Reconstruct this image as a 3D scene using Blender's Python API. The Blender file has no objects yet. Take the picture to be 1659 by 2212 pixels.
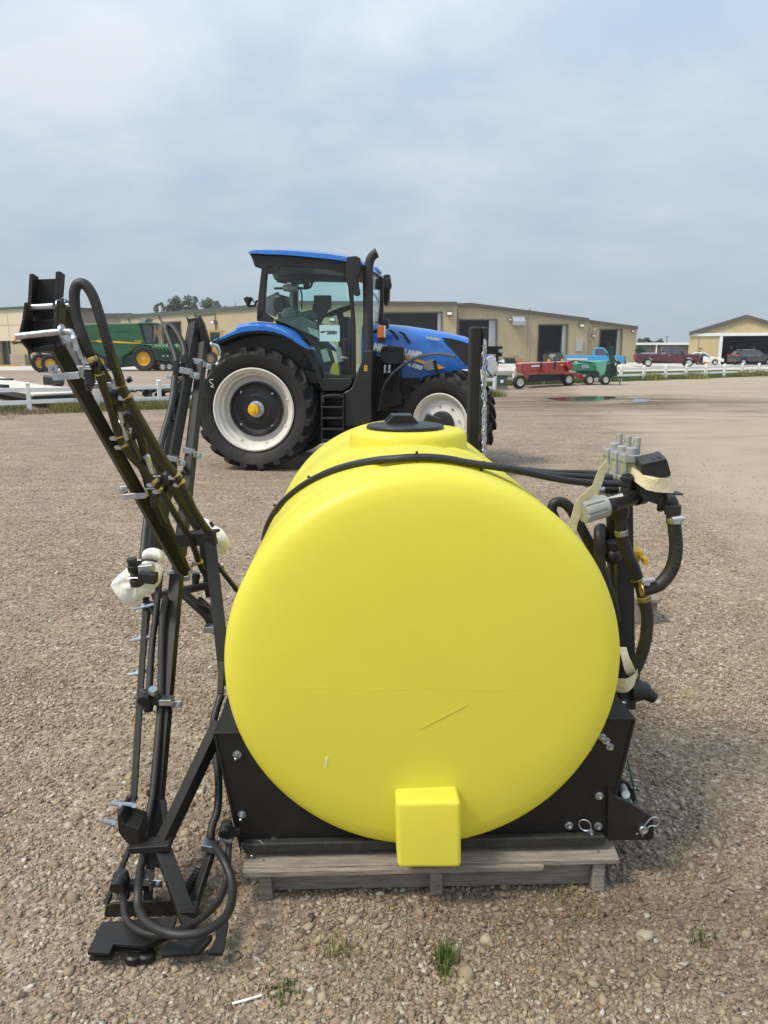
import bpy, math, random
import numpy as np
from mathutils import Vector as V, Matrix as MX
from math import sin, cos, tan, atan, atan2, pi, radians, sqrt

# ------------------------------------------------------------------ camera
SC = bpy.context.scene
F, CX, CY, H = 1661.0, 829.5, 1106.0, 1.68       # camera focal length and centre in units of a 1659x2212 picture; eye height
TH = atan(350 / F)                               # downward pitch
CT, ST = cos(TH), sin(TH)
cam_d = bpy.data.cameras.new('camera'); cam = bpy.data.objects.new('camera', cam_d)
SC.collection.objects.link(cam)
cam.location = (0, 0, H); cam.rotation_euler = (pi / 2 - TH, 0, 0)
cam_d.sensor_fit = 'HORIZONTAL'; cam_d.sensor_width = 36; cam_d.lens = 36 * F / 1659
cam_d.clip_start = .05; cam_d.clip_end = 3000
SC.camera = cam

# ------------------------------------------------------------------ sky, sun, exposure
SUN_EL, SUN_AZ = radians(54), radians(-116)       # azimuth measured from +Y towards +X
W = bpy.data.worlds.new('World'); SC.world = W; W.use_nodes = True
nt = W.node_tree; nt.nodes.clear()
def wn(t, **k):
    n = nt.nodes.new(t)
    for a, b in k.items(): setattr(n, a, b)
    return n
sky = wn('ShaderNodeTexSky', sky_type='NISHITA', sun_disc=False, sun_elevation=SUN_EL, sun_rotation=SUN_AZ,
         altitude=300, air_density=1.0, dust_density=2.0, ozone_density=1.2)
tc = wn('ShaderNodeTexCoord'); sx = wn('ShaderNodeSeparateXYZ'); nt.links.new(tc.outputs['Generated'], sx.inputs[0])
def math_n(op, a, b=None):
    n = wn('ShaderNodeMath', operation=op)
    for i, q in enumerate((a, b)):
        if q is None: continue
        if isinstance(q, (int, float)): n.inputs[i].default_value = q
        else: nt.links.new(q, n.inputs[i])
    return n.outputs[0]
zz = math_n('ADD', math_n('MAXIMUM', sx.outputs[2], 0.0), 0.16)
cv = wn('ShaderNodeCombineXYZ')
nt.links.new(math_n('DIVIDE', sx.outputs[0], zz), cv.inputs[0]); nt.links.new(math_n('DIVIDE', sx.outputs[1], zz), cv.inputs[1])
cv.inputs[2].default_value = 3.7
n1 = wn('ShaderNodeTexNoise'); n1.inputs['Scale'].default_value = 1.9; n1.inputs['Detail'].default_value = 8; n1.inputs['Roughness'].default_value = .56; n1.inputs['Distortion'].default_value = .35
nt.links.new(cv.outputs[0], n1.inputs['Vector'])
n2 = wn('ShaderNodeTexNoise'); n2.inputs['Scale'].default_value = .55; n2.inputs['Detail'].default_value = 3; nt.links.new(cv.outputs[0], n2.inputs['Vector'])
r1 = wn('ShaderNodeValToRGB'); r1.color_ramp.elements[0].position = .36; r1.color_ramp.elements[1].position = .62
r1.color_ramp.elements[0].color = (.80, .80, .80, 1); r1.color_ramp.elements[1].color = (.98, .98, .98, 1)
nt.links.new(math_n('ADD', math_n('MULTIPLY', n1.outputs['Fac'], .6), math_n('MULTIPLY', n2.outputs['Fac'], .4)), r1.inputs[0])
r2 = wn('ShaderNodeValToRGB')                    # cloud shade, from thin grey-blue to white
r2.color_ramp.elements[0].color = (.155, .200, .247, 1); r2.color_ramp.elements[1].color = (.232, .252, .270, 1)
r2.color_ramp.elements[0].position = .35; r2.color_ramp.elements[1].position = .64
nt.links.new(math_n('ADD', math_n('MULTIPLY', n1.outputs['Fac'], .55), math_n('MULTIPLY', n2.outputs['Fac'], .45)), r2.inputs[0])
gain = math_n('ADD', math_n('MULTIPLY', math_n('MAXIMUM', sx.outputs[2], 0.0), 1.6), 1.0)   # an overcast sky brightens towards the zenith
bg1 = wn('ShaderNodeBackground'); bg1.inputs[1].default_value = .065; nt.links.new(sky.outputs[0], bg1.inputs[0])
hz = wn('ShaderNodeMix'); hz.data_type = 'RGBA'; hz.inputs[7].default_value = (.185, .222, .258, 1)      # haze low over the horizon
nt.links.new(math_n('MULTIPLY', math_n('POWER', math_n('SUBTRACT', 1.0, math_n('MAXIMUM', sx.outputs[2], 0.0)), 9.0), .8), hz.inputs[0]); nt.links.new(r2.outputs[0], hz.inputs[6])
bg2 = wn('ShaderNodeBackground'); nt.links.new(gain, bg2.inputs[1]); nt.links.new(hz.outputs[2], bg2.inputs[0])
mx = wn('ShaderNodeMixShader'); nt.links.new(r1.outputs[0], mx.inputs[0]); nt.links.new(bg1.outputs[0], mx.inputs[1]); nt.links.new(bg2.outputs[0], mx.inputs[2])
wo = wn('ShaderNodeOutputWorld'); nt.links.new(mx.outputs[0], wo.inputs[0])

sun_d = bpy.data.lights.new('sun', 'SUN'); sun_d.energy = 1.5; sun_d.angle = radians(16); sun_d.color = (1, .91, .78)
sun = bpy.data.objects.new('sun', sun_d); SC.collection.objects.link(sun)
sd = V((sin(SUN_AZ) * cos(SUN_EL), cos(SUN_AZ) * cos(SUN_EL), sin(SUN_EL)))
sun.rotation_euler = sd.to_track_quat('Z', 'Y').to_euler(); sun.location = sd * 60
SC.view_settings.view_transform = 'Standard'; SC.view_settings.look = 'None'
SC.view_settings.gamma = 1; SC.view_settings.use_curve_mapping = False
SC.view_settings.exposure = 1.18
SC.render.engine = 'CYCLES'
SC.cycles.max_bounces = 8; SC.cycles.transparent_max_bounces = 16
SC.cycles.use_denoising = True

# ------------------------------------------------------------------ projection helpers
def P(x, y, D):
    "point at forward distance D (metres along the ground) that is seen at picture position x, y"
    a = (x - CX) / F; b = (CY - y) / F
    Y = CT + b * ST; Z = -ST + b * CT; t = D / Y
    return V((a * t, D, H + Z * t))
def G(x, y, h=0.0):
    a = (x - CX) / F; b = (CY - y) / F
    Y = CT + b * ST; Z = -ST + b * CT; t = (h - H) / Z
    return V((a * t, Y * t, h))
def PX(y, D, w):
    "metres of w picture units at distance D"
    b = (CY - y) / F
    return w * D / (CT + b * ST) / F
def conv(ox, oy, k): return lambda *pts: [(ox + k * q[0], oy + k * q[1]) + tuple(q[2:]) for q in pts]
zA = conv(164.6, 1042.3, .2481); zB = conv(164.6, 1536.1, .2481); z1 = conv(0, 548.6, .2645)
z3 = conv(263.3, 987.5, .1554); z8 = conv(27.4, 576, .1488); z6 = conv(329.2, 658.3, .124)
z5 = conv(1152, 921.7, .215); zV = conv(1250.8, 932.6, .1389); z4 = conv(1152, 1316.6, .2728)
zM = conv(768, 521, .2645); zT = conv(384, 493.7, .2976)
def P3(pts, D=None):
    return [P(q[0], q[1], q[2] if len(q) > 2 else D) for q in pts]
def PL(pts, D0, D1):
    "points whose distance runs evenly from D0 to D1 along the list"
    n = len(pts) - 1
    return [P(q[0], q[1], q[2] if len(q) > 2 else D0 + (D1 - D0) * i / n) for i, q in enumerate(pts)]

# ------------------------------------------------------------------ mesh helpers
RND = random.Random(7)
NPR = np.random.default_rng(11)
def smooth_path(pts, n=6):
    pts = [V(p) for p in pts]
    if len(pts) < 3: return pts
    out = []
    for i in range(len(pts) - 1):
        p0 = pts[max(i - 1, 0)]; p1 = pts[i]; p2 = pts[i + 1]; p3 = pts[min(i + 2, len(pts) - 1)]
        for k in range(n):
            t = k / n
            out.append(.5 * ((2 * p1) + (p2 - p0) * t + (2 * p0 - 5 * p1 + 4 * p2 - p3) * t * t + (3 * p1 - p0 - 3 * p2 + p3) * t ** 3))
    return out + [pts[-1]]
def basis(d):
    d = V(d).normalized()
    u = V((0, 0, 1)) if abs(d.z) < .9 else V((0, 1, 0))
    a = u.cross(d).normalized(); b = d.cross(a)
    return a, b, d
class MB:
    def __init__(s): s.v = []; s.f = []
    def add(s, vs, fs):
        o = len(s.v); s.v += [V(q) for q in vs]; s.f += [tuple(i + o for i in q) for q in fs]; return s
    def hexa(s, p): return s.add(p, [(3, 2, 1, 0), (4, 5, 6, 7), (0, 1, 5, 4), (1, 2, 6, 5), (2, 3, 7, 6), (3, 0, 4, 7)])
    def box(s, c, d, R=None, taper=(1, 1)):
        c = V(c); h = [q / 2 for q in d]; R = R or MX.Identity(3)
        p = [c + R @ V((x * (taper[0] if z > 0 else 1), y * (taper[1] if z > 0 else 1), z))
             for z in (-h[2], h[2]) for x, y in ((-h[0], -h[1]), (h[0], -h[1]), (h[0], h[1]), (-h[0], h[1]))]
        return s.hexa(p)
    def beam(s, p, q, w, h, up=None, roll=0.0, w2=None, h2=None):
        p = V(p); q = V(q); d = (q - p).normalized()
        a, b, _ = basis(d)
        if up is not None:
            a = d.cross(V(up)).normalized(); b = a.cross(d)
        if roll: a, b = a * cos(roll) + b * sin(roll), b * cos(roll) - a * sin(roll)
        c = []
        for o, ww, hh in ((p, w, h), (q, w2 or w, h2 or h)):
            c += [o - a * ww / 2 - b * hh / 2, o + a * ww / 2 - b * hh / 2, o + a * ww / 2 + b * hh / 2, o - a * ww / 2 + b * hh / 2]
        return s.hexa(c)
    def plate(s, pts, t):
        pts = [V(q) for q in pts]; n = V((0, 0, 0)); m = len(pts)
        for i in range(m): n += (pts[i] - pts[0]).cross(pts[(i + 1) % m] - pts[0])
        n.normalize(); return s.prism([q - n * t / 2 for q in pts], n * t)
    def prism(s, pts, e):
        pts = [V(q) for q in pts]; e = V(e); m = len(pts)
        return s.add(pts + [q + e for q in pts], [tuple(reversed(range(m))), tuple(range(m, 2 * m))] +
                     [(i, (i + 1) % m, m + (i + 1) % m, m + i) for i in range(m)])
    def loft(s, loops, cap=True, closed=True):
        m = len(loops[0]); vs = [q for l in loops for q in l]; fs = []
        for k in range(len(loops) - 1):
            for i in range(m if closed else m - 1):
                j = (i + 1) % m; fs.append((k * m + i, k * m + j, (k + 1) * m + j, (k + 1) * m + i))
        if cap: fs += [tuple(reversed(range(m))), tuple(range((len(loops) - 1) * m, len(loops) * m))]
        return s.add(vs, fs)
    def tube(s, pts, r, seg=10, sm=0, ends=True):
        pts = smooth_path(pts, sm) if sm else [V(q) for q in pts]
        n = len(pts); a = None; loops = []
        for i, q in enumerate(pts):
            d = (pts[min(i + 1, n - 1)] - pts[max(i - 1, 0)]).normalized()
            if a is None: a = basis(d)[0]
            a = (a - d * a.dot(d)).normalized(); b = d.cross(a)
            rr = r[i * len(r) // n] if isinstance(r, (list, tuple)) else r
            loops.append([q + (a * cos(2 * pi * k / seg) + b * sin(2 * pi * k / seg)) * rr for k in range(seg)])
        return s.loft(loops, ends)
    def ribbon(s, pts, ws, t=.0015, sm=4, side=None):
        pts = smooth_path(pts, sm); n = len(pts); L = []
        for i, q in enumerate(pts):
            d = (pts[min(i + 1, n - 1)] - pts[max(i - 1, 0)]).normalized()
            a = (V(side) if side is not None else V((1, .3, 0))); a = (a - d * a.dot(d)).normalized(); b = d.cross(a)
            w = ws[min(int(i * len(ws) / n), len(ws) - 1)] if isinstance(ws, (list, tuple)) else ws
            L.append([q - a * w / 2, q + a * w / 2, q + a * w / 2 + b * t, q - a * w / 2 + b * t])
        return s.loft(L)
    def lathe(s, prof, o, ax, seg=24, cap=True):
        "prof: (radius, height along axis)"
        a, b, d = basis(ax); o = V(o); loops = []
        for r, z in prof:
            loops.append([o + d * z + (a * cos(2 * pi * k / seg) + b * sin(2 * pi * k / seg)) * max(r, 1e-4) for k in range(seg)])
        return s.loft(loops, cap)
    def cyl(s, p, q, r, seg=12, r2=None):
        return s.lathe([(r, 0), (r2 or r, (V(q) - V(p)).length)], p, V(q) - V(p), seg)
    def xf(s, m):
        s.v = [m @ q for q in s.v]; return s

OFF = {}
MESHES = {}
def link(o): SC.collection.objects.link(o); return o
def tag(o, label=None, cat=None, group=None, kind=None):
    for k, q in (('label', label), ('category', cat), ('group', group), ('kind', kind)):
        if q: o[k] = q
    return o
def thing(name, loc, label, cat, group=None, rz=0.0, local=False):
    o = link(bpy.data.objects.new(name, None)); o.location = V(loc); o.rotation_euler = (0, 0, rz); o.empty_display_size = .2
    OFF[o.name] = V((0, 0, 0)) if local else V(loc)
    return tag(o, label, cat, group)
def part(name, mb, mat, parent=None, sharp=35, bevel=0, label=None, seg=2):
    off = OFF[parent.name] if parent else V((0, 0, 0))
    me = bpy.data.meshes.new(name)
    me.from_pydata([tuple(q - off) for q in mb.v], [], mb.f)
    me.materials.append(mat)
    me.validate(); me.update()
    me.polygons.foreach_set('use_smooth', [True] * len(me.polygons))
    me.set_sharp_from_angle(angle=radians(sharp))
    o = link(bpy.data.objects.new(name, me))
    if parent: o.parent = parent; OFF[o.name] = off
    if bevel:
        b = o.modifiers.new('bevel', 'BEVEL'); b.width = bevel; b.segments = seg; b.limit_method = 'ANGLE'; b.angle_limit = radians(40); b.harden_normals = True
    if label: o['label'] = label
    return o
def single(name, mb, mat, label, cat, group=None, kind=None, **k):
    xs = [q.x for q in mb.v]; ys = [q.y for q in mb.v]; zs = [q.z for q in mb.v]
    c = V(((min(xs) + max(xs)) / 2, (min(ys) + max(ys)) / 2, min(zs)))
    mb.v = [q - c for q in mb.v]
    o = part(name, mb, mat, None, **k); o.location = c
    return tag(o, label, cat, group, kind)
def struct(name, mb, mat, **k):
    return tag(part(name, mb, mat, None, **k), kind='structure')
def copy_thing(root, loc, rz=None, label=None, group=None, scale=None):
    r = link(root.copy()); r.location = loc
    if rz is not None: r.rotation_euler = (0, 0, rz)
    if scale: r.scale = (scale,) * 3
    if label: r['label'] = label
    if group: r['group'] = group
    for ch in list(root.children):
        c = link(ch.copy()); c.parent = r
        for g in list(ch.children):
            d = link(g.copy()); d.parent = c
    return r
def instance(o, parent, m):
    "another object sharing o's mesh, moved by the matrix m"
    c = link(o.copy()); c.parent = parent; c.matrix_local = m
    return c
def text(name, body, size, mw, mat, parent, ext=.0015, bold=0.0, shear=0.0, align='CENTER', xs=1.0, fit=0.0):
    cu = bpy.data.curves.new(name, 'FONT'); cu.body = body; cu.size = size; cu.extrude = ext; cu.offset = bold; cu.shear = shear
    cu.align_x = align; cu.align_y = 'CENTER'; cu.materials.append(mat); cu.resolution_u = 3
    t_ = link(bpy.data.objects.new('lettering_curve', cu)); bpy.context.view_layer.update()
    me = bpy.data.meshes.new_from_object(t_.evaluated_get(bpy.context.evaluated_depsgraph_get())); me.name = name
    bpy.data.objects.remove(t_); bpy.data.curves.remove(cu)
    o = link(bpy.data.objects.new(name, me)); o.parent = parent; OFF[o.name] = OFF[parent.name]
    m = MX.Translation(-OFF[parent.name]) @ mw
    if fit:
        q = [k.co.x for k in me.vertices]; xs = fit / max(max(q) - min(q), 1e-4)
    if xs != 1: m = m @ MX.Diagonal((xs, 1, 1, 1))
    o.matrix_local = m
    return o
def frame_m(o, xdir, ydir):
    x = V(xdir).normalized(); z = x.cross(V(ydir)).normalized(); y = z.cross(x)
    m = MX.Identity(4)
    for i, q in enumerate((x, y, z)):
        for j in range(3): m[j][i] = q[j]
    m.translation = V(o); return m

# ------------------------------------------------------------------ materials
def nodes(name):
    m = bpy.data.materials.new(name); m.use_nodes = True; t = m.node_tree
    return m, t, t.nodes['Principled BSDF'], (lambda ty: t.nodes.new(ty)), t.links.new
def srgb(r, g, b):
    f = lambda c: (c / 255 / 12.92 if c <= 10 else ((c / 255 + .055) / 1.055) ** 2.4)
    return (f(r), f(g), f(b))
def mat(name, col, rough=.5, metal=0.0, var=.12, scale=6.0, bump=0.0, bscale=80.0, coat=0.0, spec=.5, stretch=None, dirt=None, dirt_amt=.3, dirt_scale=3.0, sss=0.0):
    m, t, b, N, L = nodes(name)
    co = N('ShaderNodeTexCoord'); mp = N('ShaderNodeMapping'); L(co.outputs['Object'], mp.inputs[0])
    if stretch: mp.inputs['Scale'].default_value = stretch
    n = N('ShaderNodeTexNoise'); n.inputs['Scale'].default_value = scale; n.inputs['Detail'].default_value = 6; n.inputs['Roughness'].default_value = .6; L(mp.outputs[0], n.inputs['Vector'])
    r = N('ShaderNodeValToRGB'); r.color_ramp.elements[0].position = .3; r.color_ramp.elements[1].position = .7
    r.color_ramp.elements[0].color = tuple(q * (1 - var) for q in col) + (1,); r.color_ramp.elements[1].color = tuple(min(q * (1 + var), 1) for q in col) + (1,)
    L(n.outputs['Fac'], r.inputs[0]); src = r.outputs[0]
    if dirt:
        n3 = N('ShaderNodeTexNoise'); n3.inputs['Scale'].default_value = dirt_scale; n3.inputs['Detail'].default_value = 8; n3.inputs['Roughness'].default_value = .7; L(mp.outputs[0], n3.inputs['Vector'])
        rr = N('ShaderNodeValToRGB'); rr.color_ramp.elements[0].position = .5; rr.color_ramp.elements[1].position = .72
        rr.color_ramp.elements[1].color = (dirt_amt,) * 3 + (1,); L(n3.outputs['Fac'], rr.inputs[0])
        mi = N('ShaderNodeMix'); mi.data_type = 'RGBA'; L(rr.outputs[0], mi.inputs[0]); L(src, mi.inputs[6]); mi.inputs[7].default_value = dirt + (1,); src = mi.outputs[2]
    L(src, b.inputs['Base Color'])
    mr = N('ShaderNodeMapRange'); mr.inputs[3].default_value = max(rough - .08, .02); mr.inputs[4].default_value = min(rough + .1, 1); L(n.outputs['Fac'], mr.inputs[0]); L(mr.outputs[0], b.inputs['Roughness'])
    b.inputs['Metallic'].default_value = metal; b.inputs['Coat Weight'].default_value = coat; b.inputs['Coat Roughness'].default_value = .08
    b.inputs['Specular IOR Level'].default_value = spec
    if sss:
        b.inputs['Subsurface Weight'].default_value = sss; b.inputs['Subsurface Radius'].default_value = (1, .8, .2); b.inputs['Subsurface Scale'].default_value = .03
    if bump:
        n4 = N('ShaderNodeTexNoise'); n4.inputs['Scale'].default_value = bscale; n4.inputs['Detail'].default_value = 4; L(mp.outputs[0], n4.inputs['Vector'])
        bp = N('ShaderNodeBump'); bp.inputs['Strength'].default_value = bump; bp.inputs['Distance'].default_value = .01; L(n4.outputs['Fac'], bp.inputs['Height']); L(bp.outputs[0], b.inputs['Normal'])
    return m
def glass(name, tint, gloss=.06):
    m, t, b, N, L = nodes(name)
    t.nodes.remove(b)
    tr = N('ShaderNodeBsdfTransparent'); tr.inputs[0].default_value = tint + (1,)
    gl = N('ShaderNodeBsdfGlossy'); gl.inputs['Roughness'].default_value = gloss; gl.inputs[0].default_value = (.9, .95, .95, 1)
    fr = N('ShaderNodeFresnel'); fr.inputs[0].default_value = 1.5
    mi = N('ShaderNodeMixShader'); L(fr.outputs[0], mi.inputs[0]); L(tr.outputs[0], mi.inputs[1]); L(gl.outputs[0], mi.inputs[2])
    L(mi.outputs[0], t.nodes['Material Output'].inputs[0])
    return m
def emit(name, col, s):
    m, t, b, N, L = nodes(name)
    b.inputs['Base Color'].default_value = col + (1,); b.inputs['Emission Color'].default_value = col + (1,); b.inputs['Emission Strength'].default_value = s
    return m
DUST = (.30, .25, .19)
K = dict(
    black=mat('black_powder_coat', (.0115, .011, .0105), .5, var=.25, scale=9, bump=.08, bscale=400, dirt=DUST, dirt_amt=.035, spec=.4),
    black2=mat('black_plastic', (.012, .012, .0125), .45, var=.2, bump=.05, bscale=200, dirt=DUST, dirt_amt=.04),
    rubber=mat('rubber_hose', (.016, .016, .016), .5, var=.25, scale=20, bump=.05, bscale=250, dirt=DUST, dirt_amt=.07),
    tyre=mat('tyre_rubber', (.013, .0128, .0125), .72, var=.3, scale=7, bump=.15, bscale=60, dirt=DUST, dirt_amt=.10),
    zinc=mat('zinc_plate', (.50, .53, .56), .32, 1.0, var=.2, scale=30, bump=.05, bscale=200),
    brassy=mat('brass_band', (.50, .40, .13), .35, .85, var=.3, scale=120),
    tank=None,
    white=mat('white_vinyl', (.86, .85, .83), .4, var=.04, dirt=(.45, .42, .38), dirt_amt=.25, dirt_scale=6),
    foam=mat('white_foam', (.80, .79, .75), .85, var=.06, scale=14, bump=.5, bscale=45),
    tape=mat('masking_tape', (.72, .64, .43), .6, var=.12, scale=25, bump=.35, bscale=90, dirt=(.40, .30, .14), dirt_amt=.5, dirt_scale=14),
    grey=mat('grey_nylon', (.31, .315, .31), .42, var=.08, dirt=DUST, dirt_amt=.4, dirt_scale=20),
    wood=mat('weathered_wood', (.25, .215, .18), .8, var=.4, scale=5, stretch=(1.5, 26, 26), bump=.5, bscale=18, dirt=(.11, .085, .065), dirt_amt=.5, dirt_scale=4),
    yellow=mat('yellow_plastic', (.72, .42, .01), .4, var=.08),
    blue=mat('blue_paint', (.010, .135, .50), .28, var=.04, coat=.6, dirt=DUST, dirt_amt=.06),
    cream=mat('cream_rim_paint', (.66, .645, .59), .45, var=.07, dirt=DUST, dirt_amt=.25, dirt_scale=8),
    silver=mat('silver_paint', (.55, .56, .56), .35, .3, var=.1),
    orange=mat('orange_decal', (.80, .34, .03), .45, var=.05),
    lettering=mat('white_decal', (.76, .78, .80), .45, var=.03),
    amber=mat('amber_lens', (.45, .11, .015), .25, var=.1, coat=.5),
    red=mat('red_paint', (.38, .018, .025), .4, var=.12, dirt=DUST, dirt_amt=.2, coat=.2),
    redlens=mat('red_lens', (.55, .02, .02), .2, var=.1, coat=.5),
    green=mat('green_paint', (.012, .10, .035), .38, var=.1, coat=.3, dirt=DUST, dirt_amt=.12),
    dgreen=mat('dark_green_paint', (.008, .05, .03), .45, var=.15, dirt=DUST, dirt_amt=.12),
    bgreen=mat('bright_green_paint', (.015, .18, .09), .4, var=.1, dirt=DUST, dirt_amt=.1),
    mint=mat('mint_paint', (.13, .42, .28), .42, var=.08, dirt=DUST, dirt_amt=.12),
    jdyellow=mat('yellow_paint', (.72, .45, .015), .4, var=.08, dirt=DUST, dirt_amt=.15),
    loader=mat('loader_yellow_paint', (.52, .29, .06), .5, var=.15, dirt=DUST, dirt_amt=.3),
    lblue=mat('light_blue_car_paint', (.035, .28, .58), .25, var=.06, coat=.7),
    maroon=mat('maroon_car_paint', (.075, .012, .022), .25, var=.1, coat=.7, dirt=DUST, dirt_amt=.12),
    dgrey=mat('dark_grey_car_paint', (.055, .06, .066), .25, .3, var=.08, coat=.7),
    wcar=mat('white_car_paint', (.72, .73, .74), .25, var=.04, coat=.6),
    carglass=mat('car_window', (.02, .03, .035), .08, var=.1, coat=1.0, spec=.8),
    chrome=mat('chrome', (.7, .71, .72), .15, 1.0, var=.08),
    tan=None, dark=mat('dark_interior', (.13, .145, .15), .8, var=.3),
    trim=mat('brown_trim', (.09, .08, .065), .5, var=.15),
    roofm=mat('grey_metal_roof', (.33, .34, .34), .45, .2, var=.08),
    greentrim=mat('green_trim', (.05, .075, .065), .5, var=.1),
    stucco=mat('cream_stucco', (.55, .49, .36), .85, var=.06, bump=.2, bscale=20),
    greywall=mat('taupe_wall', (.20, .17, .15), .8, var=.08),
    brick=None, concrete=mat('pale_concrete', (.50, .46, .40), .85, var=.12, scale=.6, bump=.2, bscale=8, dirt=(.35, .30, .25), dirt_amt=.5, dirt_scale=.4),
    bark=mat('bark', (.10, .08, .06), .9, var=.3, bump=.5, bscale=12),
    leaf=None,
    galv=mat('galvanised_sheet', (.45, .47, .48), .4, .6, var=.12),
    cardboard=mat('cardboard', (.36, .22, .11), .85, var=.12),
    deck=mat('trailer_deck', (.60, .57, .50), .7, var=.12, scale=2, dirt=(.38, .33, .27), dirt_amt=.6, dirt_scale=1.2, stretch=(4, .5, 1)),
    paper=mat('white_paper', (.80, .82, .82), .6, var=.02),
    cabglass=glass('tinted_cab_glass', (.76, .93, .89)), thinfilm=mat('cloudy_plastic', (.35, .40, .40), .4, var=.2, scale=20),
    trfgreen=mat('utility_green', (.045, .075, .055), .55, var=.12, dirt=DUST, dirt_amt=.2),
    rope=mat('green_twine', (.03, .12, .06), .8, var=.2),
)
def corrugated(name, col, pitch, axis=0):
    "painted steel with vertical ribs every `pitch` metres along the local axis"
    m, t, b, N, L = nodes(name)
    co = N('ShaderNodeTexCoord'); n = N('ShaderNodeTexNoise'); n.inputs['Scale'].default_value = .4; n.inputs['Detail'].default_value = 7; n.inputs['Roughness'].default_value = .7
    L(co.outputs['Object'], n.inputs['Vector'])
    r = N('ShaderNodeValToRGB'); r.color_ramp.elements[0].position = .3; r.color_ramp.elements[1].position = .75
    r.color_ramp.elements[0].color = tuple(q * .88 for q in col) + (1,); r.color_ramp.elements[1].color = tuple(q * 1.06 for q in col) + (1,)
    L(n.outputs['Fac'], r.inputs[0]); L(r.outputs[0], b.inputs['Base Color']); b.inputs['Roughness'].default_value = .55
    sp = N('ShaderNodeSeparateXYZ'); L(co.outputs['Object'], sp.inputs[0])
    k = N('ShaderNodeMath'); k.operation = 'MULTIPLY'; L(sp.outputs[axis], k.inputs[0]); k.inputs[1].default_value = 2 * pi / pitch
    s = N('ShaderNodeMath'); s.operation = 'SINE'; L(k.outputs[0], s.inputs[0])
    bp = N('ShaderNodeBump'); bp.inputs['Strength'].default_value = .4; bp.inputs['Distance'].default_value = .035; L(s.outputs[0], bp.inputs['Height']); L(bp.outputs[0], b.inputs['Normal'])
    return m
def poly_mat():
    "moulded polyethylene: a waxy skin that also lets light through the wall"
    m = mat('yellow_polyethylene', (.88, .825, .105), .42, var=.03, scale=2.2, bump=.05, bscale=140, dirt=(.50, .38, .05), dirt_amt=.16, dirt_scale=2.2)
    t = m.node_tree; b = t.nodes['Principled BSDF']; o = t.nodes['Material Output']
    tr = t.nodes.new('ShaderNodeBsdfTranslucent'); tr.inputs[0].default_value = (.95, .88, .12, 1)
    mi = t.nodes.new('ShaderNodeMixShader'); mi.inputs[0].default_value = .36
    t.links.new(b.outputs[0], mi.inputs[1]); t.links.new(tr.outputs[0], mi.inputs[2]); t.links.new(mi.outputs[0], o.inputs[0])
    return m
K['tank'] = poly_mat()
K['tan'] = corrugated('tan_steel_siding', (.42, .345, .215), .3)
K['brick'] = mat('tan_block', (.36, .30, .23), .85, var=.25, scale=3, stretch=(.6, .6, 6), bump=.4, bscale=6)
def leaf_mat(name, c0, c1):
    m, t, b, N, L = nodes(name)
    at = N('ShaderNodeAttribute'); at.attribute_name = 'tone'
    r = N('ShaderNodeValToRGB'); r.color_ramp.elements[0].color = c0 + (1,); r.color_ramp.elements[1].color = c1 + (1,)
    L(at.outputs['Fac'], r.inputs[0]); L(r.outputs[0], b.inputs['Base Color']); b.inputs['Roughness'].default_value = .7
    b.inputs['Specular IOR Level'].default_value = .25
    return m
K['leaf'] = leaf_mat('tree_leaves', (.085, .105, .07), (.19, .225, .155))
K['leaf2'] = leaf_mat('far_tree_leaves', (.035, .07, .03), (.09, .15, .07))
K['grassm'] = leaf_mat('grass_blades', (.10, .115, .03), (.27, .25, .09))
K['lawnm'] = leaf_mat('lawn_blades', (.055, .095, .022), (.135, .18, .05))
K['drym'] = leaf_mat('dry_weeds', (.16, .11, .06), (.28, .22, .13))

def np_mesh(name, verts, quads_or_tris, mat_, tone=None, smooth=False):
    me = bpy.data.meshes.new(name); n = quads_or_tris.shape[1]; nf = quads_or_tris.shape[0]
    me.vertices.add(len(verts)); me.vertices.foreach_set('co', np.ascontiguousarray(verts, dtype=np.float32).ravel())
    me.loops.add(nf * n); me.loops.foreach_set('vertex_index', np.ascontiguousarray(quads_or_tris, dtype=np.int32).ravel())
    me.polygons.add(nf); me.polygons.foreach_set('loop_start', np.arange(0, nf * n, n, dtype=np.int32))
    try: me.polygons.foreach_set('loop_total', np.full(nf, n, dtype=np.int32))
    except Exception: pass
    if tone is not None:
        a = me.attributes.new('tone', 'FLOAT', 'POINT'); a.data.foreach_set('value', np.ascontiguousarray(tone, dtype=np.float32))
    if smooth: me.polygons.foreach_set('use_smooth', np.ones(nf, dtype=bool))
    me.materials.append(mat_); me.update(calc_edges=True)
    return link(bpy.data.objects.new(name, me))
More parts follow.
